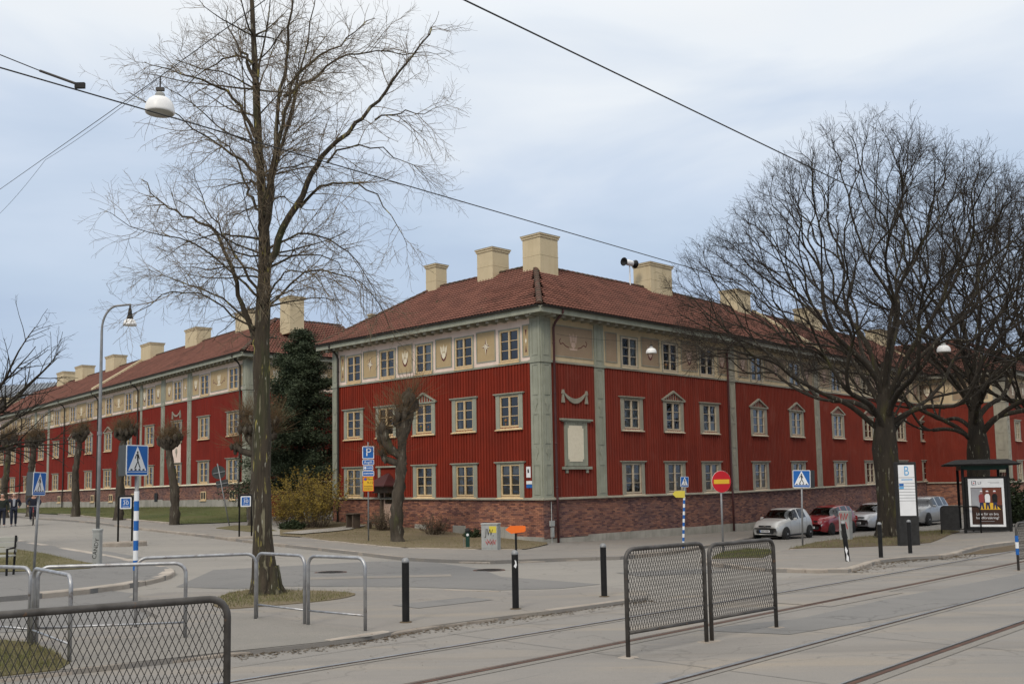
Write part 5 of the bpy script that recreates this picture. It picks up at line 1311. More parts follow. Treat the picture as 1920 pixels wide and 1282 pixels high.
# --- tall bare tree by the railings: limbs given as (x, z, depth) from its foot
def tall_tree():
    r = np.random.default_rng(5); T1, T2 = Tubes(.05), Tubes(); S = 18.767/1861.3; bx, by = 500, 1114
    def W(pts, dep):
        n = len(pts); out = []
        for i, (x, y) in enumerate(pts): out.append(np.array([(x-bx)*S, dep*(i/(n-1))**1.2, (by-y)*S]))
        return out
    def fine(P, n):
        P = [Vector(p) for p in P]; q = smooth_line([tuple(p) for p in P], n); return [np.array(a) for a in q]
    trunk = fine(W([(500,1118),(496,1080),(492,1000),(489,900),(488,760),(487,640),(490,520),(489,430),(482,320),(474,200),(468,90),(462,-20),(455,-140),(450,-260)], .2), 2)
    zs = [p[2] for p in trunk]
    def rad(z):
        return float(np.interp(z, [0,.15,.5,1.2,2.2,4,5.6,6.6,8,10,12,14], [.33,.26,.21,.182,.168,.155,.14,.108,.082,.064,.035,.012]))
    TR = [rad(z)*(1+.04*sin(z*5)) for z in zs]; T1.add(trunk, TR, 14)
    for k in range(7):                                 # root flare
        a = k*.9+.2; T1.add([np.array([cos(a)*.1, sin(a)*.1, .5]), np.array([cos(a)*.21, sin(a)*.21, .14]), np.array([cos(a)*.36, sin(a)*.36, -.03])], [.13,.09,.04], 7)
    limbs = [([(490,530),(512,470),(545,405),(580,345),(612,298),(660,252),(705,215),(745,165),(790,120),(826,70)], -.9, .105),
             ([(487,665),(462,600),(440,548),(418,480),(392,430),(352,398),(305,375),(262,345),(225,295)], .8, .075),
             ([(492,450),(503,380),(511,300),(520,215),(533,130),(548,40),(560,-60),(568,-150)], -.4, .085),
             ([(514,270),(530,190),(546,110),(590,60),(640,15),(690,-35)], 1.0, .06), ([(474,245),(455,200),(425,165),(385,150),(335,138),(290,128)], -.9, .055),
             ([(474,140),(455,90),(430,45),(405,0),(395,-60)], .8, .05), ([(484,345),(462,325),(430,318),(392,318),(352,335)], 1.2, .04),
             ([(497,500),(530,478),(575,466),(620,480),(655,530)], 1.1, .035), ([(560,385),(600,352),(650,350),(700,372),(745,425),(778,490)], -1.2, .04),
             ([(488,448),(455,442),(415,448),(372,472),(335,510)], -1.2, .035), ([(488,515),(455,498),(420,508),(385,512),(345,505)], -.6, .03),
             ([(528,165),(555,140),(590,105),(640,62),(700,45),(775,40),(832,28)], 1.2, .045), ([(612,298),(650,262),(715,262),(770,290),(815,330)], .9, .03),
             ([(482,560),(455,500),(425,440),(398,395),(378,335)], -.8, .04), ([(476,180),(492,110),(512,30),(522,-60)], -1.0, .04),
             ([(490,470),(535,440),(585,425),(640,455),(672,500),(688,560)], 1.6, .035), ([(705,215),(755,205),(805,215),(850,208)], -.5, .025),
             ([(470,100),(440,72),(395,62),(330,85),(275,105)], 1.3, .04), ([(486,390),(455,350),(440,300),(400,240),(360,200),(300,170)], 1.4, .04),
             ([(489,600),(520,540),(560,520),(610,540),(640,600)], -1.5, .03), ([(487,620),(440,600),(400,560),(350,560),(300,600),(280,640)], -1.6, .03),
             ([(488,440),(500,380),(540,300),(560,240),(620,180)], -1.8, .045), ([(480,320),(440,290),(400,270),(340,230),(270,220)], -1.7, .04),
             ([(489,420),(485,340),(500,230),(490,120),(500,0)], 1.9, .045), ([(489,400),(505,310),(528,210),(545,90),(552,-30)], .9, .045), ([(505,330),(540,220),(572,110),(596,10),(605,-60)], -.8, .04), ([(480,300),(455,210),(440,110),(432,10)], .5, .04), ([(487,640),(430,575),(360,530),(290,505),(222,475)], 1.0, .035), ([(492,580),(570,510),(650,515),(705,565),(735,635)], .7, .03), ([(488,560),(440,520),(380,470),(300,450),(230,420)], -1.3, .035)]
    spec = [dict(dens=5.2, len=1.6, ang=44, r=.009, rmin=.003, n=7, wan=.13, trop=-.015, k=4, t0=.12, tap=.72), dict(dens=6.6, len=.8, ang=42, r=.0065, rmin=.0026, n=4, wan=.16, trop=-.045, k=3, t0=.12),
            dict(dens=8.5, len=.30, ang=42, r=.0032, rmin=.0018, n=3, wan=.18, trop=.02, k=3, t0=.15)]
    for pts, dep, r0 in limbs:
        x0 = pts[0]; P = W(pts, dep); z0 = P[0][2]
        P = fine(P, 3); n = len(P); R = [r0*.86*(1-.88*(i/(n-1))**.75) for i in range(n)]
        P = [p + r.normal(0, .025, 3)*(i > 0) for i, p in enumerate(P)]
        T1.add(P, R, 8); ramify(r, T1, T2, P, R, spec)
    for c in range(40):                                # short shoots straight from the trunk
        z = r.uniform(4.3, 12); i = int(np.argmin([abs(a-z) for a in zs])); d = np.array([r.normal(), r.normal(), .35]); P, R = grow(r, trunk[i], d, r.uniform(.8, 2.2), .022, .006, 7, .12, .0); T1.add(P, R, 4); ramify(r, T1, T2, P, R, spec[1:])
    x, y = L['tree']; return tree_obj('tall_tree', 'tall slender bare tree behind the grey railings', (x, y, gz(x, y)+.06), T1, T2, 'bark', 'twig')
tall_tree()

# --- broad bare limes on the tram island
def broad_tree(name, label, loc, seed, H=15.5, rx=7.9, left=1.06, right=.92, tr=.47, fork=3.0, N=1050, group=None):
    """limbs fork again and again towards points on a domed shell; radii follow the number of tips they carry"""
    r = np.random.default_rng(seed); T1, T2 = Tubes(.07), Tubes(); zc = H*.47; gold = pi*(3-sqrt(5)); E = []
    for c in range(N):
        h = 1 - (c+.5)/N*1.10; az = c*gold + r.normal(0, .1); rr = sqrt(max(0, 1-h*h)); k_ = r.uniform(.90, 1.0) if r.random() < .72 else r.uniform(.58, .9); k_ *= 1 + .05*sin(az*3+1.3) + .04*sin(h*7+az*2)
        E.append((cos(az)*rr*rx*k_*(left if cos(az) < 0 else right), sin(az)*rr*rx*k_, zc + h*(H-zc)*k_ if h > 0 else zc + h*5.0*k_))
    E = np.array(E)
    def kmeans(P, k, O):
        D = P - O; D = D/(np.linalg.norm(D, axis=1, keepdims=True)+1e-9); C = D[r.choice(len(D), k, replace=False)]
        for _ in range(8):
            a = np.argmax(D @ C.T, 1); C = np.array([unit(D[a == q].mean(0)) if (a == q).any() else C[q] for q in range(k)])
        return [P[a == q] for q in range(k) if (a == q).any()]
    twigs = [dict(dens=4.2, len=.95, ang=34, r=.0085, rmin=.0045, n=5, wan=.09, trop=.03, k=3, t0=.12, tap=.3, up=.03), dict(dens=4.8, len=.48, ang=36, r=.006, rmin=.0036, n=4, wan=.11, trop=.03, k=3, t0=.12), dict(dens=2.6, len=.26, ang=38, r=.0045, rmin=.003, n=3, wan=.12, trop=.02, k=3, t0=.2)]
    rad = lambda n: .0105*n**.50
    def bez(a, d, b, n, wob):
        L_ = np.linalg.norm(b-a); c1 = a + unit(d)*L_*.42; out = []; w1 = r.normal(0, wob, 3)
        for i in range(n+1): t = i/n; out.append(a*(1-t)**2 + c1*2*t*(1-t) + b*t*t + w1*sin(t*pi*1.7)*L_*t*(1-t))
        return out
    def go(O, d, P, r0, lvl):
        n = len(P); cen = P.mean(0)
        if n <= 1 or lvl > 9:
            for e in P:
                Q = bez(O, d, e, 8, .07); R = list(np.linspace(min(r0, .013), .0045, 9)); T1.add(Q, R, 5); ramify(r, T1, T2, Q, R, twigs)
            return
        dist = np.linalg.norm(cen-O); f = r.uniform(.26, .42) if n > 6 else r.uniform(.35, .5); nx = O + (cen-O)*f + r.normal(0, .035, 3)*dist
        r1 = max(.008, min(r0*.96, rad(n))); m_ = 9; Q = bez(O, d, nx, m_, .055); T1.add(Q, list(np.linspace(r0, r1, m_+1)), 8 if r0 > .04 else 5)
        if n <= 24: ramify(r, T1, T2, Q, [.02]*(m_+1), [dict(twigs[0], dens=.8, len=1.0)] + twigs[1:])
        d2 = Q[-1]-Q[-2]
        for S in kmeans(P, 3 if (n > 30 and r.random() < .35) else 2, nx): go(nx, d2, S, max(.008, min(r1, rad(len(S))*1.05)), lvl+1)
    P = [np.array(q) for q in ((0,0,-.1),(0,0,.3),(.02,0,1.2),(-.03,.02,fork*.8),(-.06,.02,fork+.3),(-.04,.0,fork+1.3),(.03,0,fork+2.6),(.05,.03,fork+3.6))]
    T1.add(P, [tr*q for q in (1.25,1.08,.98,.98,.98,.74,.46,.2)], 16)
    for k in range(6): a = k*1.05+.3; T1.add([np.array([cos(a)*tr*.6, sin(a)*tr*.6, .7]), np.array([cos(a)*tr*.95, sin(a)*tr*.95, .2]), np.array([cos(a)*tr*1.5, sin(a)*tr*1.5, -.06])], [tr*.5,tr*.34,tr*.1], 7)
    for S in kmeans(E, 16, np.array([0,0,fork+1.0])):
        u_ = unit(S.mean(0)-np.array([0,0,fork+1.0])); h0 = fork - .2 + 2.9*max(0, u_[2])**1.5 + r.uniform(-.3, .3); w_ = max(.05, tr*.55*(1-(h0-fork)/4.5)); O = np.array([u_[0]*w_, u_[1]*w_, h0])
        go(O, np.array([u_[0]*.75, u_[1]*.75, .75+u_[2]*.5]), S, rad(len(S))*1.25, 0)
    return tree_obj(name, label, loc, T1, T2, 'barkdark', 'twigdark', group)
x, y = L['treeR']; big = broad_tree('lime_tree', 'broad bare tree beside the tram stop totem', (x, y, gz(x, y)+.08), 21)
kids = None
for (x, y), s_, rz, lab in [((22.0, 47.2), 1.10, 2.2, 'second big bare tree rising behind the shelter'), ((28.6, 51.5), 1.14, 4.1, 'bare tree at the right edge, rightmost of the three big ones')]:
    c = copy_tree(big); c.location = (x, y, gz(x, y)+.05); c.rotation_euler = (0,0,rz); c.scale = (s_,)*3; c['label'] = lab

# --- pollarded limes
def blob_chain(T, pts, rad, k=9): T.add([np.array(p, float) for p in pts], rad, k)
def pollard(name, label, loc, seed, H, arms, tr, group=None, sprouts=90, sl=1.3, lean=(0,0), rot=0.0, tr_mat='barkpol'):
    r = np.random.default_rng(seed); T1, T2 = Tubes(.15), Tubes(); n = 18; P = []; R = []
    for i in range(n+1):
        t = i/n; P.append(np.array([lean[0]*t*t + .05*sin(t*7+seed), lean[1]*t*t+.04*cos(t*6), -.08 + H*t])); R.append(tr*(1.15-.42*t)*(1+.07*sin(t*23+seed)) if t > .04 else tr*1.4)
    T1.add(P, R, 16); top = P[-1]
    for k in range(8): z = r.uniform(.35, .95); i = int(z*n); a = r.random()*6.28; q = P[i]+np.array([cos(a), sin(a), 0])*R[i]*.75; T1.add([q-np.array([0,0,.14]), q, q+np.array([0,0,.15])], [.03, .10, .03], 7)
    for (dx, dy, dz, rr, h0) in arms:
        s = P[min(n, int(h0*n))]; e = s + np.array([dx, dy, dz]); mid = (s+e)/2 + np.array([dx*.18, dy*.18, -dz*.08])
        pts_ = smooth_line([tuple(s), tuple(mid), tuple(e)], 4); T1.add([np.array(q_) for q_ in pts_], list(np.linspace(tr*.66, rr*.72, len(pts_))), 12)
        kn = [e + r.normal(0, rr*.48, 3) for _ in range(16)] + [e]
        for q in kn: T1.add([q-np.array([0,0,rr*.9]), q-np.array([0,0,rr*.5]), q, q+np.array([0,0,rr*.45]), q+np.array([0,0,rr*.75])], [rr*.18, rr*.42, rr*.50, rr*.36, rr*.08], 9)
        for c in range(sprouts):
            az = r.random()*6.28; el = r.uniform(.05, 1.45); d = np.array([cos(az)*cos(el), sin(az)*cos(el), sin(el)]); q = e + d*rr*.6; L_ = sl*r.uniform(.35, 1.05)
            Q, RR = grow(r, q, d, L_, .0080, .0032, 4, .06, .035); T2.add(Q, RR, 3)
            if r.random() < .5: Q2, R2 = grow(r, Q[2], side_dir(r, d, .5), L_*.4, .004, .0022, 3, .08, .03); T2.add(Q2, R2, 3)
    t = tree_obj(name, label, loc, T1, T2, tr_mat, 'twigred', group); t.rotation_euler = (0,0,rot); return t
x, y = L['pollard0']
pollard('pollarded_tree', 'knobbly pollarded tree standing before the corner house', (x, y, gz(x, y)+.12), 3, 4.2, [(-.78,-.1,1.15,.27,.84), (.34,.05,1.7,.31,1.0), (-.10,.1,.85,.28,1.0), (-.75,.0,.35,.15,.8), (.12,-.12,1.15,.25,1.0)], .24, sprouts=110, sl=1.6, lean=(.25,0))
labs = {'pol1': 'pollarded tree on the lawn right of the striped crossing pole', 'pol2': 'pollarded tree on the lawn left of the striped crossing pole', 'pol3': 'pollarded tree just left of the street lamp post', 'pol4': 'pollarded tree above the walking people', 'pol5': 'pollarded tree at the left edge of the lawn', 'pol6': 'pollarded tree half hidden by the tall tree trunk'}
for k, (nm, Hh, sd) in enumerate([('pol1', 4.0, 11), ('pol2', 4.6, 12), ('pol3', 4.8, 13), ('pol4', 4.6, 14), ('pol5', 4.6, 15), ('pol6', 4.2, 16)]):
    x, y = L[nm]; z = bank_z(x, y)-.05 if nm != 'pol6' else gz(x, y)+.1
    if nm == 'pol6': ar = [(.4,0,1.0,.30,1.0), (-.5,.1,.9,.28,1.0), (.9,.1,.6,.24,1.0), (-.9,0,.4,.22,.9), (.1,0,1.5,.26,1.0), (1.0,.2,1.2,.22,1.0), (-.6,.2,1.6,.22,1.0)]
    else: ar = [(-.38,.1,.45,.22,1.0), (.42,0,.6,.24,1.0), (.05,.2,.8,.24,1.0), (0,-.3,.45,.21,1.0)]
    pollard('pollarded_tree', labs[nm], (x, y, z), sd, Hh, ar, .22 if nm != 'pol6' else .28, 'pollarded trees along the lawn', sprouts=100 if nm != 'pol6' else 110, sl=.95 if nm != 'pol6' else 1.6, lean=((-.35,.2,.2,.1,.1,.0)[k], 0), rot=(0,.3,-.3,.2,0,0)[k])

# --- leaf helpers
def leaf_mesh(name, C, size, r, aspect=.5, flat=.5):
    """small rhombic leaves at points C"""
    n = len(C); d = r.normal(0, 1, (n,3)); d[:,2] *= flat; d /= np.linalg.norm(d, axis=1, keepdims=True)+1e-9
    a = np.cross(d, r.normal(0, 1, (n,3))); a /= np.linalg.norm(a, axis=1, keepdims=True)+1e-9; s = (size*(.6+.8*r.random(n)))[:,None]
    V_ = np.stack([C - d*s, C + a*s*aspect, C + d*s, C - a*s*aspect], 1).reshape(-1,3); return np_mesh(name, V_, np.arange(n*4).reshape(-1,4))
M['needle'] = mat('dark_evergreen', (.026,.040,.020), (.050,.066,.032), rough=.7, scale=1.3, speck=[(9,.60,.70,(.085,.10,.055))])
M['ivy'] = mat('dark_shrub_leaf', (.020,.032,.012), (.035,.048,.018), rough=.7, scale=2)
M['forsythia'] = mat('yellow_green_bud', (.30,.21,.03), (.17,.13,.035), rough=.8, scale=3, speck=[(6,.6,.68,(.28,.20,.03))])
M['grassblade'] = mat('grass_blade', (.085,.115,.026), (.15,.135,.05), rough=.85, scale=1.5)
M['grassdry'] = mat('dry_grass_blade', (.19,.165,.085), (.115,.12,.045), rough=.9, scale=1.5)
M['deadstem'] = mat('dead_stem', (.12,.088,.062), (.08,.06,.045), rough=.95, scale=3)

def evergreen():
    r = np.random.default_rng(31); T1 = Tubes(); H = 10.9; base = np.array([-12.2, 57.0]); z0 = gz(*base)
    P, R = grow(r, (0,0,0), (0,0,1), H*.97, .22, .03, 12, .01, .02); T1.add(P, R, 8); C = []
    for c in range(190):
        h = H*(.06 + .93*r.random()**.9); az = r.random()*6.28; L_ = (.30 + 4.3*(1-h/H)**.8)*r.uniform(.6, 1.12); d = np.array([cos(az), sin(az), .12])
        Q, RR = grow(r, (0,0,h), d, L_, .035, .008, 6, .08, -.01); T1.add(Q, RR, 4)
        for q in Q[1:]:
            m_ = 150; C.append(q + r.normal(0, 1, (m_,3))*np.array([.30,.30,.20])*(.6+.5*(1-h/H)))
    C = np.concatenate(C); t = thing('evergreen_tree', 'dark dense evergreen tree between the two red houses', 'tree', (base[0], base[1], z0))
    mk('trunk', T1.mesh('trunk'), M['barkdark'], t); mk('crown', leaf_mesh('crown', C, .062, r, .45), M['needle'], t)
evergreen()
def shrub(name, label, xy, z, R_, H, stems, leaves, lm, sm, seed, size=.03, spread=.55, cat='shrub'):
    r = np.random.default_rng(seed); T = Tubes(); C = []
    for k in range(stems):
        a = r.random()*6.28; b = R_*.35*sqrt(r.random()); p = np.array([cos(a)*b, sin(a)*b, -.05]); d = np.array([cos(a)*spread*r.random()*1.4, sin(a)*spread*r.random()*1.4, 1])
        Q, RR = grow(r, p, d, H*r.uniform(.5, 1.08), .012, .003, 7, .09, .0); T.add(Q, RR, 3)
        for j in range(5):
            i = r.integers(2, 7); Q2, R2 = grow(r, Q[i], side_dir(r, Q[i]-Q[i-1], .6), H*.25*r.uniform(.4, 1.1), .005, .002, 3, .1, .02); T.add(Q2, R2, 3); C += [q + r.normal(0, .03, 3) for q in Q2[1:] for _ in range(leaves)]
        C += [q + r.normal(0, .05, 3) for q in Q[2:] for _ in range(leaves)]
    t = thing(name, label, cat, (xy[0], xy[1], z)); mk('stems', T.mesh('stems'), M[sm], t)
    if leaves: mk('foliage', leaf_mesh('foliage', np.array(C), size, r), M[lm], t)
    return t
shrub('forsythia_bush', 'straggling yellow budding bush at the corner of the house', (-10.2, 50.3), soil_z(-10.2, 50.3), 2.2, 3.0, 130, 6, 'forsythia', 'deadstem', 41, .035)
shrub('forsythia_bush', 'small yellow bush left of the larger one by the red fence', (-11.9, 51.6), gz(-11.9, 51.6)+.12, .9, 2.0, 40, 4, 'forsythia', 'deadstem', 42, .033)
shrub('bare_shrub', 'brown bare shrubs in the bed beside the house door', (-6.2, 48.4), soil_z(-6.2, 48.4), 1.3, 1.25, 90, 1, 'debris', 'deadstem', 43, .03, .7)
shrub('bare_shrub', 'low bare shrub against the brick wall right of the pollarded tree', (-3.7, 46.2), soil_z(-3.7, 46.2), 1.0, 1.0, 60, 1, 'debris', 'deadstem', 44, .03, .7)
shrub('green_plant', 'low green leafy clump at the wall behind the green post', (-1.9, 44.9), soil_z(-1.9, 44.9), .5, .4, 36, 4, 'ivy', 'ivy', 45, .04, .9, 'plant')
shrub('green_plant', 'green ivy clump at the foot of the yellow bush', (-10.9, 48.8), soil_z(-10.9, 48.8), 1.0, .5, 60, 4, 'ivy', 'ivy', 46, .05, 1.1, 'plant')
shrub('evergreen_shrub', 'dark round shrub seen through the tram shelter glass', (24.5, 50.0), gz(24.5, 50.0), 1.8, 2.3, 90, 6, 'ivy', 'barkdark', 47, .07)

# --- tree reaching in from the left edge
def edge_tree():
    r = np.random.default_rng(51); T1, T2 = Tubes(), Tubes(); x, y = -20.6, 36.0
    P, R = grow(r, (0,0,-.1), (0,0,1), 4.2, .24, .17, 8, .02, .02); T1.add(P, R, 10)
    spec = [dict(dens=2.2, len=2.2, ang=38, r=.03, rmin=.008, n=6, wan=.10, trop=.02, k=4, t0=.15), dict(dens=2.6, len=.9, ang=40, r=.011, rmin=.004, n=4, wan=.13, trop=.01, k=3, t0=.15), dict(dens=2.6, len=.4, ang=40, r=.005, rmin=.003, n=3, wan=.14, trop=.0, k=3, t0=.15)]
    for k, (az, el, L_, h) in enumerate([(.1,.5,5.2,3.4),(-.15,.25,5.0,3.0),(.3,.75,5.2,3.9),(-.4,.45,4.6,3.2),(.0,.62,5.0,3.6),(.2,.35,4.6,3.2),(-.3,.15,3.8,2.8),(.5,.9,4.6,4.0),(2.4,.6,4,3.7),(3.4,.5,4,3.3),(4.4,.7,4,3.9),(5.5,.05,3.4,2.3),(-.1,-.05,3.4,2.2),(1.4,.6,3.6,3.6)]):
        Q, RR = grow(r, (0,0,h), (cos(az)*cos(el), sin(az)*cos(el), sin(el)), L_, .10, .014, 10, .07, .015); T1.add(Q, RR, 6); ramify(r, T1, T2, Q, RR, spec)
    tree_obj('bare_tree', 'small bare tree with branches reaching in at the left edge', (x, y, gz(x, y)), T1, T2, 'barkdark', 'twigdark')
edge_tree()

# --- grass blades
def grass(name, label, poly, n, h, mk_, zf, seed):
    r = np.random.default_rng(seed); xs = [p[0] for p in poly]; ys = [p[1] for p in poly]; C = []; tries = 0
    while len(C) < n and tries < n*12:
        tries += 1; x = r.uniform(min(xs), max(xs)); y = r.uniform(min(ys), max(ys))
        if inside(poly, x, y) and (sin(x*2.1)+sin(y*1.7+x)+r.normal(0, .9)) > -.6: C.append((x, y, zf(x, y)))
    C = np.array(C); n = len(C); a = r.random(n)*6.28; w = .004 + .004*r.random(n); hh = h*(.4+.9*r.random(n)); ln = r.normal(0, .4, (n,2))*hh[:,None]
    dx = np.cos(a)*w; dy = np.sin(a)*w; V_ = np.stack([np.stack([C[:,0]-dx, C[:,1]-dy, C[:,2]-.005], 1), np.stack([C[:,0]+dx, C[:,1]+dy, C[:,2]-.005], 1), np.stack([C[:,0]+ln[:,0], C[:,1]+ln[:,1], C[:,2]+hh], 1)], 1).reshape(-1,3)
    tag(mk(name, np_mesh(name, V_, None, np.arange(n*3).reshape(-1,3)), M[mk_]), label, 'grass', kind='stuff')
gzp = lambda d: (lambda x, y: gz(x, y)+d)
grass('grass', 'short grass round the foot of the tall tree', L['treepatch'], 2300, .055, 'grassdry', gzp(.075), 61)
grass('grass', 'grass behind the near mesh fence', L['grassleft'], 2600, .055, 'grassdry', gzp(.075), 62)
grass('grass', 'dry grass of the bench lawn', L['leftlawn'], 6000, .06, 'grassdry', gzp(.118), 63)
grass('grass', 'grass on the tram island', L['islandgrass'], 5000, .08, 'grassdry', gzp(.10), 64)
grass('grass', 'grass on the small mound behind the mesh fence', L['grassmound'], 2500, .07, 'grassblade', gzp(.11), 65)
grass('grass', 'worn grass of the soil bed', soil, 3500, .07, 'grassdry', lambda x, y: soil_z(x, y)+.03, 66)
lb = L['lawnkerb'] + L['lawnright'][1:] + bw
grass('grass', 'grass blades of the lawn bank', lb, 9000, .09, 'grassblade', lambda x, y: bank_z(x, y)+.02, 67)

# ------------------------------------------------------------------ street furniture
def face_cam(x, y, extra=0.0): return -atan2(x, y) + radians(extra)
def gxy(k, dz=0.0): x, y = L[k]; return (x, y, gz(x, y)+dz)
def arc_pts(a, b, h, r, n=6):
    """inverted U from foot a to foot b (x positions), height h, corner radius r, in the x-z plane"""
    p = [(a,0,0), (a,0,h-r)]
    for k in range(1, n+1): q = pi - (pi/2)*k/n; p.append((a+r+r*cos(q), 0, h-r+r*sin(q)))
    for k in range(0, n+1): q = pi/2 - (pi/2)*k/n; p.append((b-r+r*cos(q), 0, h-r+r*sin(q)))
    return p + [(b,0,0)]
def diamond(mb, x0, x1, z0, z1, cw=.046, ch=.105, t=.0048, y=0.0):
    """strands of a diamond lattice clipped to a rectangle"""
    for sg in (1, -1):
        k = sg*ch/cw; c0 = z0 - max(k*x0, k*x1); c1 = z1 - min(k*x0, k*x1); c = math.floor(c0/ch)*ch
        while c < c1:
            xa, xb = x0, x1
            for zz in (z0, z1):
                pass
            lo = min((z0-c)/k, (z1-c)/k); hi = max((z0-c)/k, (z1-c)/k); a, b = max(x0, lo), min(x1, hi)
            if b-a > .004:
                pa = (a, k*a+c); pb = (b, k*b+c); L_ = math.hypot(pb[0]-pa[0], pb[1]-pa[1]); nx, nz = -(pb[1]-pa[1])/L_*t/2, (pb[0]-pa[0])/L_*t/2; yy = y+sg*.0016
                mb.add([(pa[0]-nx,yy-.0022,pa[1]-nz),(pb[0]-nx,yy-.0022,pb[1]-nz),(pb[0]+nx,yy-.0022,pb[1]+nz),(pa[0]+nx,yy-.0022,pa[1]+nz),(pa[0]-nx,yy+.0022,pa[1]-nz),(pb[0]-nx,yy+.0022,pb[1]-nz),(pb[0]+nx,yy+.0022,pb[1]+nz),(pa[0]+nx,yy+.0022,pa[1]+nz)],
                       [(0,1,2,3),(7,6,5,4),(0,4,5,1),(2,6,7,3)])
            c += ch
def mesh_fence(a, b, h, label, bar=.30, r=.026, dz=0.0):
    za, zb = gz(*a)+dz, gz(*b)+dz; dx, dy = b[0]-a[0], b[1]-a[1]; w = math.hypot(dx, dy)
    t = thing('mesh_fence', label, 'fence', (a[0], a[1], za), atan2(dy, dx), 'mesh fence panels between the tram tracks'); sl = (zb-za)/w
    m = MB(); m.tube([(x,y,z-.04*(z == 0)+sl*x) for x, y, z in arc_pts(0, w, h, .13)], r, 12); m.build('frame', M['fence'], t, smooth=True)
    m = MB(); m.tube([(0,0,bar),(w,0,bar+sl*w)], r*.72, 10); m.build('bottom_rail', M['fence'], t, smooth=True)
    m = MB(); diamond(m, r*.8, w-r*.8, bar+.015, h-.02)
    # keep strands inside the rounded upper corners
    R_ = .13; vs = []
    for x, y, z in m.v:
        for cx in (R_, w-R_):
            if z > h-R_ and ((cx < w/2 and x < cx) or (cx > w/2 and x > cx)):
                d = math.hypot(x-cx, z-(h-R_))
                if d > R_-.012: x = cx+(x-cx)*(R_-.012)/d; z = (h-R_)+(z-(h-R_))*(R_-.012)/d
        vs.append((x, y, z+sl*x))
    m.v = vs; m.build('mesh_panel', M['mesh'], t)
    for x in (0, w): m = MB(); m.cbox(x-.09, x+.09, -.09, .09, -.012+sl*x, .014+sl*x, .01); m.build('foot_plate', M['conc2'], t)
    return t
mesh_fence(L['f1'], L['f2'], 1.20, 'left panel of the pair of mesh fences on the tram lane', .27)
mesh_fence(L['f3'], L['f4'], 1.17, 'right panel of the pair of mesh fences on the tram lane', .27)
mesh_fence((-3.95,6.0), (-2.065,7.22), 1.16, 'near mesh fence panel in the bottom left corner', .12)
ep = L['endpost']
ef = mesh_fence(ep, (ep[0]+1.25, ep[1]+1.0), 1.0, 'mesh fence at the right edge with a blue and white banded post', .25)
m = MB()
for k in range(2): m = MB(); m.lathe([(.034,0),(.034,.13)], 12, (0,0,.34+k*.27)); m.build('blue_band', M['signblue'], ef)
m = MB(); m.lathe([(.034,0),(.034,.13)], 12, (0,0,.475)); m.build('white_band', M['white'], ef)

def hoop(a, b, h, label, bar=True, r=.024):
    za, zb = gz(*a)+.06, gz(*b)+.06; dx, dy = b[0]-a[0], b[1]-a[1]; w = math.hypot(dx, dy); sl = (zb-za)/w
    t = thing('railing', label, 'railing', (a[0], a[1], za), atan2(dy, dx), 'galvanised hoop railings')
    m = MB(); m.tube([(x,y,z-.05*(z == 0)+sl*x) for x, y, z in arc_pts(0, w, h, .14)], r, 12); m.build('hoop', M['galv'], t, smooth=True)
    if bar: m = MB(); m.tube([(0,0,.20),(w,0,.20+sl*w)], r*.62, 8); m.build('lower_bar', M['galv'], t, smooth=True)
for k, (a, b, lab, bar) in enumerate([('h1a','h1b','galvanised railing cut by the left edge of the picture',True), ('h2a','h2b','short galvanised railing turned towards the near mesh fence',True), ('h3a','h3b','long galvanised railing in front with a bar near the ground',True),
        ('h4a','h4b','long galvanised railing ending left of the tall tree trunk',False), ('h5a','h5b','galvanised railing hoop in front of the tall tree trunk',True), ('h6a','h6b','galvanised railing hoop right of the tall tree trunk',True)]):
    hoop(L[a], L[b], .96, lab, bar)

def bollard(k, label, tilt=(0,0), h=.90, r=.052, sticker=None):
    x, y, z = gxy(k, .06); t = thing('bollard', label, 'bollard', (x, y, z), (tilt[0], tilt[1], face_cam(x, y)), 'black bollards')
    m = MB(); m.lathe([(r*1.0,-.05),(r,h-.07),(r*.98,h-.065)], 18); m.build('post', M['black'], t, smooth=False)
    m = MB(); m.lathe([(r*1.06,h-.065),(r*1.06,h-.045),(r*.9,h-.018),(r*.5,h+.002),(.001,h+.006)], 18); m.build('cap', M['steelgrey'], t, smooth=True)
    m = MB(); m.lathe([(r*1.9,-.04),(r*1.7,.008),(r,.014)], 16); m.build('collar', M['debris'], t)
    if sticker:
        m = MB(); m.prism(sticker[0], -r-.002, -r+.02); m.build('sticker', M[sticker[1]], t)
bollard('b1', 'leftmost black bollard on the near pavement'); bollard('b2', 'black bollard with a white sticker below the orange arrow', sticker=([(-.012,h_) for h_ in ()] or [(-.02,.66),(.012,.63),(.03,.68),(.02,.74),(-.004,.76),(.004,.70)], 'white'))
bollard('b3', 'black bollard nearest the pair of mesh fences'); bollard('b5', 'black bollard in front of the broad tree trunk'); bollard('b6', 'black bollard in front of the tram stop totem')
bollard('b4', 'leaning black bollard with torn white stickers', (0.0, radians(-4.5)), .98, .055, ([(-.03,.05),(.03,.0),(.035,.12),(.0,.20),(.03,.28),(-.01,.38),(-.035,.30),(-.01,.18)], 'white'))

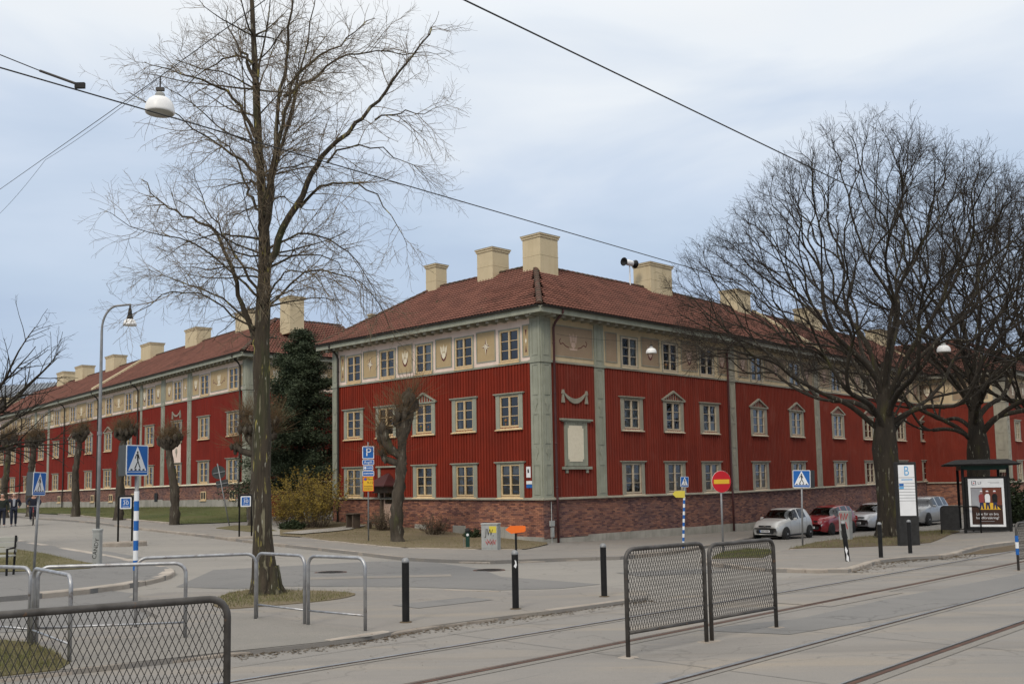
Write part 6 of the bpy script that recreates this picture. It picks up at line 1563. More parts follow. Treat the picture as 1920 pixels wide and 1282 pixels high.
# --- signs
def pole(t, h, r=.03, mat_='steelgrey', bands=None):
    m = MB(); m.tube([(0,0,-.06),(0,0,h)], r, 12); m.build('pole', M[mat_], t, smooth=True)
    if bands:
        z0, z1, n = bands
        for k in range(n):
            a = z0+(z1-z0)*k/n; b = z0+(z1-z0)*(k+1)/n; m = MB(); m.lathe([(r*1.25,a),(r*1.25,b-.001)], 12); m.build('blue_band' if k % 2 == 0 else 'white_band', M['signblue' if k % 2 == 0 else 'white'], t)
def rrect(w, h, r, n=4):
    p = []
    for cx, cz, q0 in ((w/2-r,h/2-r,0),(-w/2+r,h/2-r,pi/2),(-w/2+r,-h/2+r,pi),(w/2-r,-h/2+r,1.5*pi)):
        for k in range(n+1): q = q0 + pi/2*k/n; p.append((cx+r*cos(q), cz+r*sin(q)))
    return p[::-1]
def plate(t, w, h, z, mat_, border=None, x=0.0, y=-.04, rot=0.0, name='sign_plate', back=True):
    """flat sign plate with an optional white border; returns an object whose children sit on its face"""
    m = MB(); m.prism(rrect(w, h, min(.04, w*.12)), -.004, .004); o = m.build(name, M['white'] if border else M[mat_], t, (x, y, z), rot)
    if border: m = MB(); m.prism(rrect(w-2*border, h-2*border, .025), -.006, -.004); m.build('field', M[mat_], o)
    if back: m = MB(); m.prism(rrect(w*.98, h*.98, .03), .0045, .008); m.build('sign_back', M['signback'], o)
    return o
def dashes(o, x0, x1, z, h, mat_='white', y=-.0075, seed=3):
    """print too small to read: a row of little strokes"""
    r_ = random.Random(seed); x = x0; m = MB()
    while x < x1:
        w = r_.uniform(.012, .03); m.box(x, x+w, y, y+.0012, z-h/2*r_.uniform(.6, 1), z+h/2*r_.uniform(.6, 1)); x += w+.011
    q = m.build('fine_print', M[mat_], o); q['kind'] = 'stuff'
def scrawl(mb, x0, x1, z0, z1, n, y, th, seed):
    """loose zigzag spray strokes"""
    r_ = random.Random(seed); p = [(x0+(x1-x0)*i/n + r_.uniform(-.02, .02), (z0 if i % 2 else z1) + r_.uniform(-.04, .04)*(z1-z0)*3) for i in range(n+1)]
    mb.tube([(a, y, b) for a, b in p], th, 5)
def crossing_face(o, s=1.0):
    m = MB(); m.prism([(-.245*s,-.20*s),(0,.275*s),(.245*s,-.20*s)], -.008, -.006); m.build('triangle', M['white'], o)
    m = MB(); y0, y1 = -.010, -.008
    m.prism([(.022*s*cos(q*pi/4), .155*s+.026*s*sin(q*pi/4)) for q in range(8)][::-1], y0, y1)
    for pts in ([(-.022,.125),(.028,.125),(.022,-.01),(-.012,-.01)], [(-.02,.12),(-.055,.03),(-.075,.04),(-.035,.125)], [(.022,.125),(.06,.03),(.045,.02),(.01,.10)], [(.0,-.01),(.024,.0),(-.05,-.15),(-.085,-.165),(-.08,-.145)], [(-.01,.0),(.02,-.01),(.085,-.15),(.06,-.155)]):
        m.prism([(a*s, b*s) for a, b in pts], y0, y1)
    m.build('walking_figure', M['black'], o); m = MB()
    for k in range(4): x = (-.165+k*.11)*s; m.prism([(x-.03*s,-.195*s),(x-.015*s,-.165*s),(x+.025*s,-.165*s),(x+.03*s,-.195*s)], y0, y1)
    m.build('crossing_stripes', M['black'], o)
def crossing_sign(loc, label, hz, rotA, side=-1, bands=None, s=1.0, lean=0.0, r=.03, rot2=None, ext=None):
    x, y, z = loc; t = thing('crossing_sign', label, 'road sign', loc, (0, lean, face_cam(x, y)), 'pedestrian crossing signs')
    pole(t, hz+.28*s, r, 'steelgrey', bands); w = .60*s
    o = plate(t, w, .60*s*1.0, hz, 'signblue', .02*s, y=-.05, rot=radians(rotA)); crossing_face(o, s*1.0)
    m = MB(); m.box(-.27*s, .27*s, -.0075, -.0062, -.232*s, -.222*s); m.build('white_rule', M['white'], o)
    c = cos(radians(rotA)); sn = sin(radians(rotA)); ex = side*w/2*c; ey = side*w/2*sn - .05      # shared edge of the two plates
    dx, dy = side*sin(radians(rot2 or 14)), cos(radians(rot2 or 14))                              # second plate runs back from that edge
    q = MB(); q.prism(rrect(w, .60*s, .04), -.004, .004); q.build('rear_plate', M['signback'], t, (ex + dx*w/2, ey + dy*w/2 + .01, hz), atan2(dy, dx))
    return t
x, y = L['pedL']; crossing_sign((x, y, gz(x, y)+.06), 'crossing sign on a blue and white banded pole in the left foreground', 2.52, 48, -1, (.50, 1.95, 8), .95, r=.036)
x, y = L['pedL2']; crossing_sign((x, y, gz(x, y)+.1), 'crossing sign at the far left above the bench', 2.18, 60, -1, None, .95, radians(2.0), rot2=None)
x, y = L['pedC']; pc = crossing_sign((x, y, gz(x, y)+.08), 'tilted crossing sign with a yellow arrow plate below it', 2.38, 40, -1, (.0, 1.86, 14), .62, radians(3.0), r=.032)
m = MB(); m.prism([(-.42,0),(-.33,.11),(.02,.13),(.02,-.12),(-.30,-.12)], -.06, -.052); m.build('yellow_arrow', M['yellow'], pc, (0,0,1.93))
x, y = L['pedR']; crossing_sign((x, y, gz(x, y)+.08), 'crossing sign before the silver car on the right', 2.26, -14, 1, None, .98, radians(1.5))
# no entry
x, y, z = gxy('noentry', .08); t = thing('no_entry_sign', 'red no entry disc with yellow bar on a grey pole', 'road sign', (x, y, z), face_cam(x, y, 32))
pole(t, 2.5, .032); R_ = .35
m = MB(); m.lathe([(R_,0),(R_,.008)], 36, (0,-.05,2.22), 'y'); dsc = m.build('disc', M['signred'], t); m = MB(); m.lathe([(R_+.006,.008),(R_+.006,.016)], 36, (0,-.05,2.22), 'y'); m.build('disc_rim', M['white'], dsc)
m = MB(); m.box(-.29, .29, -.055, -.05, 2.15, 2.29); m.build('bar', M['signyel'], dsc)
# parking sign stack
x, y, z = gxy('psign', .12); t = thing('parking_sign', 'blue parking sign stack with a yellow plate on a pole', 'road sign', (x, y, z), face_cam(x, y)); pole(t, 4.05, .03)
o = plate(t, .48, .52, 3.62, 'signblue', .03); m = MB(); m.text('P', .46, 0.01, -.0, -.0075); m.build('lettering', M['white'], o)
o = plate(t, .48, .22, 3.22, 'signblue', .02); m = MB(); m.text('Avgift', .15, 0, 0, -.0075); m.build('lettering', M['white'], o)
o = plate(t, .40, .20, 2.99, 'signblue', .02); m = MB(); m.lathe([(.05,0),(.05,.0015)], 14, (-.12,-.0075,0), 'y'); m.build('disc_symbol', M['white'], o); dashes(o, -.05, .15, 0, .05)
o = plate(t, .48, .22, 2.76, 'signblue', .02); dashes(o, -.19, .19, 0, .055)
o = plate(t, .46, .62, 2.33, 'signyel', None, name='yellow_plate'); 
m = MB()
for a in ((-.23,.23,.285,.31),(-.23,.23,-.31,-.285),(-.23,-.205,-.285,.285),(.205,.23,-.285,.285)): m.box(a[0], a[1], -.007, -.0045, a[2], a[3])
m.build('red_border', M['signred'], o); m = MB(); m.lathe([(.065,0),(.065,.003)], 20, (-.12,-.0085,.20), 'y'); d_ = m.build('no_parking_disc', M['signred'], o); m = MB(); m.lathe([(.045,0),(.045,.002)], 20, (-.12,-.0105,.20), 'y'); m.build('disc_field', M['signblue'], o)
m = MB(); m.text('Månd', .13, .07, .20, -.007); m.text('9-12', .14, .08, .05, -.007); m.build('lettering', M['black'], o)
for k in range(3): dashes(o, -.17, .17, -.085-k*.07, .035, 'railrust', -.007, k)
# orange arrow
x, y = L['arrow']; z = gz(x, y)+.03; t = thing('arrow_sign', 'orange arrow sign pointing left on a black post', 'road sign', (x, y, z), face_cam(x, y))
m = MB(); m.tube([(0,0,-.02),(0,0,.80)], .035, 10); m.build('post', M['black'], t); m = MB(); m.cbox(-.32,.32,-.14,.14,-.06,.02,.02); m.build('foot', M['railrust'], t)
m = MB(); m.prism([(-.33,.88),(-.17,1.0),(.29,.995),(.31,.96),(.31,.84),(.26,.80),(-.14,.755)], -.06, -.05); a_ = m.build('arrow_plate', M['orange'], t)
# 30 signs
def thirty(k, label, w_, d_):
    x, y, z = gxy(k); t = thing('speed_sign', label, 'road sign', (x, y, z), face_cam(x, y, 8), 'thirty signs in black hoops')
    m = MB(); n = 28; prof = [(1.0,-.05),(1.0,.13),(.96,.17),(.0,.18)]
    vs = []; fs = []
    for r_, zz in prof:
        for q in range(n): vs.append((cos(q*2*pi/n)*w_*r_, sin(q*2*pi/n)*d_*r_, zz))
    for i in range(3):
        for q in range(n): fs.append((i*n+q, i*n+(q+1) % n, (i+1)*n+(q+1) % n, (i+1)*n+q))
    m.add(vs, fs); m.build('concrete_island', M['conc2'], t)
    m = MB(); m.tube([(a,b,c+.17) for a, b, c in arc_pts(-.25, .25, 1.72, .07, 4)], .035, 10); m.build('hoop', M['black'], t, smooth=True)
    o = plate(t, .42, .44, 1.62, 'signblue', .045, y=-.03, name='sign_plate'); m = MB(); m.text('30', .22, 0, .0, -.0075); m.build('lettering', M['white'], o)
    dashes(o, -.08, .06, .125, .03); dashes(o, -.11, .10, -.135, .03)
thirty('s30a', 'blue 30 sign in a black hoop beside the lamp post', .80, .45); thirty('s30b', 'blue 30 sign in a black hoop beside the tall tree trunk', .72, .42)
# round sign seen from behind, leaning
x, y, z = gxy('leansign', .13); t = thing('leaning_sign', 'round road sign seen from behind on a leaning pole', 'road sign', (x, y, z), (0, radians(-11), face_cam(x, y)))
pole(t, 3.2, .03); m = MB(); m.lathe([(.34,0),(.34,.006)], 28, (-.02,.04,2.75), 'y'); m.build('disc_back', M['signback'], t); m = MB(); m.prism(rrect(.6,.36,.03), -.003, .003); m.build('plate_back', M['signback'], t, (.05,.04,2.15)); m = MB(); m.box(-.3,.3,.0,.03,2.72,2.76); m.box(-.25,.33,.0,.03,2.13,2.17); m.build('clamp', M['steelgrey'], t)

# --- lamp post
x, y, z = gxy('lamp', .1); t = thing('lamp_post', 'tall curved lamp post with graffiti on its square foot', 'street lamp', (x, y, z), 0)
m = MB(); m.cbox(-.105,.105,-.105,.105,-.05,.94,.02); m.cbox(-.12,.12,-.12,.12,.90,.97,.02); bb = m.build('foot_box', M['cabinet'], t)
m = MB(); m.text('CANDY', .165, 0, .42, -.1085, rot=radians(82)); m.build('graffiti', M['black'], bb)
pts = [(0,0,.9),(0,0,3),(0,0,5.6),(.0,0,6.55)] + [(.45-.45*cos(q*pi/2/8), 0, 6.6+.70*sin(q*pi/2/8)) for q in range(1, 9)] + [(.82,0,7.33)]
m = MB(); m.tube(pts, [.052,.048,.042,.036]+[.031]*8+[.028], 12); m.build('pole', M['steelgrey'], t, smooth=True); m = MB(); m.lathe([(.066,0),(.066,.10)], 12, (0,0,3.6)); m.build('collar', M['steelgrey'], t)
m = MB(); m.lathe([(.02,.0),(.03,-.10),(.05,-.16),(.055,-.24),(.085,-.36),(.10,-.42)], 14, (.80,0,7.32)); m.build('lamp_neck', M['blackmatte'], t, smooth=True)
m = MB(); m.lathe([(.09,-.41),(.15,-.46),(.185,-.55),(.19,-.60),(.175,-.60)], 20, (.80,0,7.32)); m.build('lamp_shade', M['lampwhite'], t, smooth=True)
# --- hanging lamps
def hang_lamp(p, label, r=.225):
    t = thing('hanging_lamp', label, 'street lamp', (p[0], p[1], p[2]-.2), 0, 'lamps hung from span wires')
    m = MB(); m.lathe([(r*.30,.235),(r*.56,.222),(r*.77,.186),(r*.92,.130),(r*.985,.070),(r*1.0,.025),(r*1.0,.0),(r*.97,-.01)], 26); m.build('shade', M['lampwhite'], t, smooth=True)
    m = MB(); m.lathe([(r*.965,.005),(r*.9,-.012),(.001,-.02)], 26); m.build('lens', M['lens'], t, smooth=True)
    m = MB(); m.lathe([(r*.34,.225),(r*.34,.275),(r*.26,.305),(r*.12,.32)], 14); m.build('collar', M['cabinet'], t); m = MB(); m.box(-.06,.06,-.025,.025,.335,.385); m.tube([(0,0,.30),(0,0,.56)], .012, 8); m.build('hanger', M['darkmetal'], t)
hang_lamp(L['lampA'], 'large white hanging lamp in front of the tall tree', .213)
hang_lamp(L['lampB'], 'small white hanging lamp before the corner house frieze', .24); hang_lamp(L['lampC'], 'white hanging lamp among the branches on the right', .235)
# --- wires
def wire(name, pts, r, label, sag=0.0, n=10):
    m = MB(); out = []
    for a, b in zip(pts[:-1], pts[1:]):
        a, b = Vector(a), Vector(b)
        for k in range(n): q = k/n; p = a.lerp(b, q); p.z -= sag*4*q*(1-q); out.append(tuple(p))
    out.append(tuple(pts[-1])); m.tube(out, r, 6); tag(m.build(name, M['wire']), label, 'wire')
def ext(P_, k0, k1):
    a, b = Vector(P_[0]), Vector(P_[-1]); d = (b-a).normalized(); return [tuple(a-d*k0), tuple(b+d*k1)]
wire('contact_wire', ext(L['cwA'], 8, 45), .0068, 'tram contact wire over the near track, upper right'); wire('contact_wire', ext(L['cwB'], 8, 45), .0068, 'tram contact wire crossing behind the hanging lamp')
wire('pull_off_wire', [tuple(Vector(L['pull'][0])+Vector((-3,0,.4))), L['pull'][0], L['pull'][1]], .005, 'thin pull-off wire with an insulator at the left edge')
px, py, pz = L['pull'][2]; t = thing('wire_clamp', 'clamp and insulator rod holding the contact wire at left', 'clamp', (px, py, pz))
m = MB(); a = Vector(L['pull'][1])-Vector(L['pull'][2]); m.tube([(0,0,0), tuple(a*.5), tuple(a)], .012, 8); m.build('rod', M['darkmetal'], t); m = MB(); m.box(-.045,.045,-.014,.014,-.03,.022); m.build('clamp_block', M['blackmatte'], t)
la = Vector(L['lampA'])+Vector((0,0,.36)); d = (la-Vector(L['wA0'])); wire('span_wire', [tuple(Vector(L['wA0'])-d*.5), L['wA0'], tuple(la), tuple(la+d*.9+Vector((0,0,.1)))], .006, 'span wire carrying the large hanging lamp')
wire('lamp_cable', [L['wA0b'], L['wA0j'], tuple(la+Vector((-.1,.1,-.02)))], .004, 'slack cable joining the span wire at the left edge', .05)
lB = Vector(L['lampB'])+Vector((0,0,.38)); lC = Vector(L['lampC'])+Vector((0,0,.38))
wire('span_wire', [L['wire_wall'], tuple(lB), tuple(lC), tuple(Vector(L['wireR'])+Vector((0,0,.1)))], .006, 'thin span wire from the corner house carrying two lamps', .12)

# --- utility cabinet, green post, tall box
x, y, z = gxy('cabinet', .1); t = thing('utility_cabinet', 'grey utility cabinet with black and red graffiti', 'cabinet', (x, y, z), face_cam(x, y, -20))
m = MB(); m.cbox(-.31,.31,-.19,.19,-.05,.92,.012); bd = m.build('body', M['cabinet'], t); m = MB(); m.cbox(-.33,.33,-.21,.21,.92,.965,.012); m.build('lid', M['cabinet'], t)
m = MB(); m.box(-.29,.29,-.196,-.191,.08,.88); dr = m.build('door', M['cabinet'], t); m = MB(); m.box(.0,.28,-.199,-.196,.62,.86); m.build('yellow_spray', M['yellow'], dr)
m = MB(); m.text('JW.', .36, .02, .62, -.2005, rot=radians(-4), xscale=.62); m.build('black_graffiti', M['black'], dr); m = MB(); scrawl(m, -.12, .24, .20, .33, 7, -.2, .016, 4); scrawl(m, -.08, .26, .24, .38, 6, -.2, .012, 5); m.build('red_graffiti', M['signred'], dr)
m = MB(); scrawl(m, -.1, .1, .3, .7, 5, 0, .012, 9); m.v = [(-.312+b*.2, a, c) for a, b, c in m.v]; m.build('side_graffiti', M['steelgrey'], bd)
x, y, z = gxy('greenpost', .12); t = thing('dog_bag_post', 'short dark green post with a white badge at the soil bed', 'post', (x, y, z), face_cam(x, y))
m = MB(); m.cbox(-.075,.075,-.06,.06,-.02,.60,.02); m.build('body', M['darkgreen'], t); m = MB(); m.lathe([(.09,.58),(.09,.64),(.07,.70),(.02,.73)], 14); m.build('cap', M['blackmatte'], t, smooth=True); m = MB(); m.lathe([(.05,0),(.05,.004)], 14, (0,-.065,.48), 'y'); m.build('badge', M['white'], t); m = MB(); m.cbox(-.16,.16,-.1,.1,-.04,.02,.02); m.build('foot', M['conc2'], t)
m = MB(); m.tube([(-.14,0,0),(-.14,0,.36)], .012, 6); m.build('marker_stick', M['galv'], t)
x, y = L['bigbox']; z = gz(x, y)+.05; t = thing('tram_cabinet', 'narrow grey cabinet with red scrawl behind the leaning bollard', 'cabinet', (x, y, z), face_cam(x, y, -25))
m = MB(); m.cbox(-.20,.20,-.15,.15,-.05,1.12,.015); bd = m.build('body', M['cabinet'], t); m = MB(); scrawl(m, -.15, .15, .78, 1.02, 6, -.15, .022, 6); scrawl(m, -.12, .15, .48, .72, 5, -.15, .02, 7); m.build('red_graffiti', M['signred'], bd); m = MB(); scrawl(m, -.12, .12, .12, .36, 5, -.15, .014, 8); m.build('black_graffiti', M['black'], bd)

# --- tram stop totem
x, y, z = gxy('bsign', .08); t = thing('tram_stop_totem', 'black tram stop totem with a white panel and letter B', 'tram stop sign', (x, y, z), face_cam(x, y, 14))
m = MB(); m.cbox(-.30,.30,-.10,.22,-.05,2.58,.015); bd = m.build('body', M['blackmatte'], t)
m = MB(); m.box(-.245,.235,-.106,-.100,.92,2.49); fp_ = m.build('white_panel', M['white'], t)
for zz in (2.10,1.92,1.83,1.74,1.65,1.56,1.47,1.38): m = MB(); m.box(-.245,.235,-.109,-.106,zz-.006,zz+.006); m.build('divider', M['steelgrey'], fp_)
M['paleblue'] = mat('pale_blue_print', (.12,.36,.62), (.11,.33,.58), rough=.4)
m = MB(); m.text('B', .42, 0, 2.29, -.108, xscale=.72); m.build('letter', M['paleblue'], fp_); m = MB(); m.box(-.235,-.10,-.109,-.106,1.84,1.91); m.build('blue_field', M['signblue'], fp_); m = MB(); m.box(-.235,-.10,-.109,-.106,1.75,1.82); m.box(-.16,.17,-.108,-.106,2.02,2.05); m.build('pale_field', M['paleblue'], fp_)
m = MB(); m.box(.299,.304,.0,.12,2.05,2.22); m.build('side_label', M['white'], t)

# --- tram shelter
sx0, sy0 = L['shelterL']; sx1, sy1 = L['shelterR']; ang = atan2(sy1-sy0, sx1-sx0); z = gz(sx0, sy0)+.08
t = thing('tram_shelter', 'dark tram shelter with an advertising poster at its end', 'shelter', (sx0, sy0, z), ang); Wd = 1.50; Dp = 4.2
for q, (a, b) in enumerate(((0,0),(Wd,0),(0,Dp),(Wd,Dp))): m = MB(); m.cbox(a-.05,a+.05,b-.05,b+.05,-.05,2.36,.01); m.build('post', M['black'], t)
m = MB(); m.cbox(.05,Wd-.05,-.10,.10,.10,2.06,.02); ad = m.build('advertising_case', M['black'], t)
m = MB(); m.add([(-.55,-.55,2.46),(Wd+.35,-.55,2.46),(Wd+.35,Dp+.5,2.46),(-.55,Dp+.5,2.46),(-.60,-.62,2.52),(Wd+.4,-.62,2.52),(Wd+.4,Dp+.55,2.52),(-.6,Dp+.55,2.52),(-.2,-.3,2.68),(Wd,-.3,2.68),(Wd,Dp+.2,2.68),(-.2,Dp+.2,2.68)],
      [(0,3,2,1),(0,1,5,4),(1,2,6,5),(2,3,7,6),(3,0,4,7),(4,5,9,8),(5,6,10,9),(6,7,11,10),(7,4,8,11),(8,9,10,11)]); m.build('roof', M['blackmatte'], t)
m = MB(); m.box(-.05,Wd+.05,-.04,.04,2.30,2.46); m.box(Wd-.04,Wd+.04,.04,Dp,2.30,2.46); m.box(-.04,.04,.04,Dp,2.30,2.46); m.build('beam', M['darkgreen'], t)
for a, b, c in ((Wd,.25,1.5),(Wd,1.62,1.2),(Wd,2.9,1.2)): m = MB(); m.box(Wd-.008,Wd+.008,b,b+c,.25,2.2); m.build('glass_pane', M['shelterglass'], t)
m = MB(); m.box(.16,Wd-.16,-.108,-.102,.24,1.98); ps = m.build('poster', M['white'], ad)
M['posterdark'] = mat('poster_dark', (.05,.022,.014), (.035,.018,.012), rough=.4, scale=2); M['posterwall'] = mat('poster_wall', (.16,.045,.025), (.12,.035,.02), rough=.4); M['postergrey'] = mat('poster_grey', (.33,.34,.36), (.28,.28,.30), rough=.4)
M['posternavy'] = mat('poster_navy', (.02,.025,.07), None, rough=.4); M['posterskin'] = mat('poster_coat', (.25,.05,.05), None, rough=.4)
c_ = Wd/2; m = MB(); m.box(.24,Wd-.24,-.111,-.108,.32,1.66); m.build('print_ground', M['posterdark'], ps)
m = MB(); m.box(.25,.62,-.113,-.111,.95,1.64); m.build('print_pale_wall', M['postergrey'], ps); m = MB(); m.box(.62,Wd-.25,-.113,-.111,1.02,1.64); m.build('print_red_wall', M['posterwall'], ps); m = MB(); m.prism([(.52,.86),(1.2,.86),(1.0,1.1),(.62,1.1)], -.1135, -.1115); m.build('print_floor_light', M['signyel'], ps)
for fx, cm, hm in ((.58,'posterskin','white'), (.78,'white','white'), (1.02,'black','white')):
    m = MB(); m.prism([(fx-.08,1.12),(fx-.09,1.36),(fx-.04,1.43),(fx+.05,1.43),(fx+.09,1.34),(fx+.08,1.12)][::-1], -.116, -.114); m.build('print_coat', M[cm], ps); m = MB(); m.prism([(fx-.07,.88),(fx-.06,1.12),(fx+.06,1.12),(fx+.08,.88),(fx+.03,.88),(fx,1.05),(fx-.03,.88)][::-1], -.116, -.114); m.build('print_trousers', M['posternavy'], ps)
    m = MB(); m.lathe([(.042,0),(.042,.002)], 12, (fx,-.116,1.49), 'y'); m.build('print_head', M['posterskin'], ps); m = MB(); m.prism([(fx-.045,1.50),(fx-.035,1.55),(fx+.035,1.55),(fx+.045,1.50)], -.118, -.116); m.build('print_cap', M[hm], ps)
m = MB(); m.text('Läge för en bra', .13, c_, .70, -.1125, xscale=.92); m.text('hundförsäkring?', .13, c_, .56, -.1125, xscale=.92); m.build('headline', M['white'], ps); m = MB(); m.box(c_-.22,c_+.22,-.1125,-.111,.43,.445); m.build('small_print', M['postergrey'], ps)
m = MB(); m.box(.28,.30,-.111,-.108,1.75,1.90); m.box(.30,.38,-.111,-.108,1.75,1.77); m.box(.335,.43,-.111,-.108,1.88,1.90); m.box(.41,.43,-.111,-.108,1.75,1.88); m.text('LF', .14, .55, 1.82, -.1095); m.build('logo', M['posternavy'], ps); m = MB(); m.box(.335,.375,-.111,-.108,1.80,1.84); m.build('logo_dot', M['signred'], ps)
m = MB(); m.box(.82,1.20,-.1095,-.108,1.84,1.85); m.box(.9,1.20,-.1095,-.108,1.81,1.82); m.build('header_print', M['steelgrey'], ps)
m = MB(); m.box(.25,Wd-.1,1.2,1.5,.42,.47); bs = m.build('seat', M['wood'], t); m = MB(); m.box(.3,.36,1.2,1.5,0,.42); m.box(Wd-.2,Wd-.14,1.2,1.5,0,.42); m.build('seat_leg', M['black'], t)
# dark bin panel and hoop beside the shelter
bx0, by0 = L['binL']; bx1, by1 = L['binrail']; ang = atan2(by1-by0, bx1-bx0); w = math.hypot(bx1-bx0, by1-by0)*1.12; z = gz(bx0, by0)+.08
t = thing('barrier_hoop', 'black hoop barrier with a solid panel left of the shelter', 'barrier', (bx0, by0, z), ang)
m = MB(); m.tube([(a,b,c-.04*(c == 0)) for a, b, c in arc_pts(0, w, 1.03, .14)], .026, 10); m.build('hoop', M['black'], t, smooth=True); m = MB(); m.tube([(0,0,.2),(w,0,.2)], .016, 8); m.build('lower_bar', M['black'], t); m = MB(); m.prism([(.0,.16),(.0,.9),(.10,1.02),(w*.47,1.02),(w*.47,.16)][::-1], -.03, .03); m.build('panel', M['blackmatte'], t)

# --- bench
bx0, by0 = L['bench']; z = gz(bx0, by0)+.11; t = thing('park_bench', 'pale slatted park bench with black frame at the left edge', 'bench', (bx0, by0, z), radians(6))
for k in range(3): m = MB(); m.cbox(-1.9,-.02,.30+.03*k,.34+.03*k,.52+k*.13,.63+k*.13,.008); m.build('back_slat', M['lens'], t)
for k in range(3): m = MB(); m.cbox(-1.9,-.02,-.12+k*.14,.0+k*.14,.43,.465,.008); m.build('seat_slat', M['lens'], t)
for x_ in (-.06, -1.8):
    for a in (((x_,.26,-.05),(x_,.36,.92)), ((x_,-.16,-.05),(x_,-.16,.62),(x_,.33,.63))): m = MB(); m.tube(a, .028, 8); m.build('leg', M['black'], t)
# picnic table by the corner house
px, py = -7.9, 49.4; z = soil_z(px, py)+.03; t = thing('picnic_table', 'small weathered picnic table against the brick wall', 'table', (px, py, z), radians(-45))
for k in range(4): m = MB(); m.box(-.6,.35,-.30+k*.15,-.17+k*.15,.70,.735); m.build('top_board', M['wood'], t)
for s_ in (-.35, .15): m = MB(); m.box(s_-.04,s_+.04,-.22,.22,0,.70); m.build('leg', M['wood'], t)
b_ = thing('garden_bench', 'low backless plank bench beside the picnic table', 'bench', (px+1.15, py-.75, soil_z(px+1.15, py-.75)+.03), radians(-45))
m = MB(); m.box(-.75,.75,-.16,.16,.38,.43); m.build('seat', M['wood'], b_)
for s_ in (-.5, .5): m = MB(); m.box(s_-.05,s_+.05,-.12,.12,0,.38); m.build('leg', M['wood'], b_)
# red board fence and gate in the gap between the houses
fx, fy = -15.6, 60.2; z = gz(fx, fy)+.1; t = thing('board_fence', 'low red board fence closing the gap between the houses', 'fence', (fx, fy, z), radians(-32))
for k in range(26): m = MB(); m.box(k*.13,k*.13+.122,-.012,.012,.05,1.25+.01*sin(k*2)); m.build('board', M['redL'], t)
for zz in (.3, 1.05): m = MB(); m.box(0,3.4,.012,.05,zz,zz+.09); m.build('rail', M['redL'], t)
gt = thing('garden_gate', 'gate frame of pale posts beside the red board fence', 'gate', (fx+3.0, fy-1.85, gz(fx+3.0, fy-1.85)+.1), radians(-32))
for s_ in (0, 1.3): m = MB(); m.box(s_-.06,s_+.06,-.06,.06,0,2.2); m.build('post', M['greyw'], gt)
m = MB(); m.box(-.1,1.4,-.08,.08,2.2,2.32); m.build('lintel', M['redL'], gt)
for k in range(9): m = MB(); m.box(.09+k*.135,.09+k*.135+.10,-.015,.015,.1,1.2); m.build('picket', M['white'], gt)

# ------------------------------------------------------------------ cars
def interp_table(xs, tab, x):
    return [float(np.interp(x, xs, [r[i] for r in tab])) for i in range(len(tab[0]))]
def smooth_interp(xs, ys, x):
    """monotone-ish cosine free cubic (Catmull-Rom on uneven knots)"""
    xs = np.array(xs, float); ys = np.array(ys, float); i = int(np.clip(np.searchsorted(xs, x)-1, 0, len(xs)-2)); h = xs[i+1]-xs[i]; t = (x-xs[i])/h
    def m(j):
        if j == 0: return (ys[1]-ys[0])/(xs[1]-xs[0])
        if j == len(xs)-1: return (ys[-1]-ys[-2])/(xs[-1]-xs[-2])
        a = (ys[j]-ys[j-1])/(xs[j]-xs[j-1]); b = (ys[j+1]-ys[j])/(xs[j+1]-xs[j]); return 0 if a*b <= 0 else 2*a*b/(a+b)
    return float((2*t**3-3*t**2+1)*ys[i] + (t**3-2*t**2+t)*h*m(i) + (-2*t**3+3*t**2)*ys[i+1] + (t**3-t**2)*h*m(i+1))
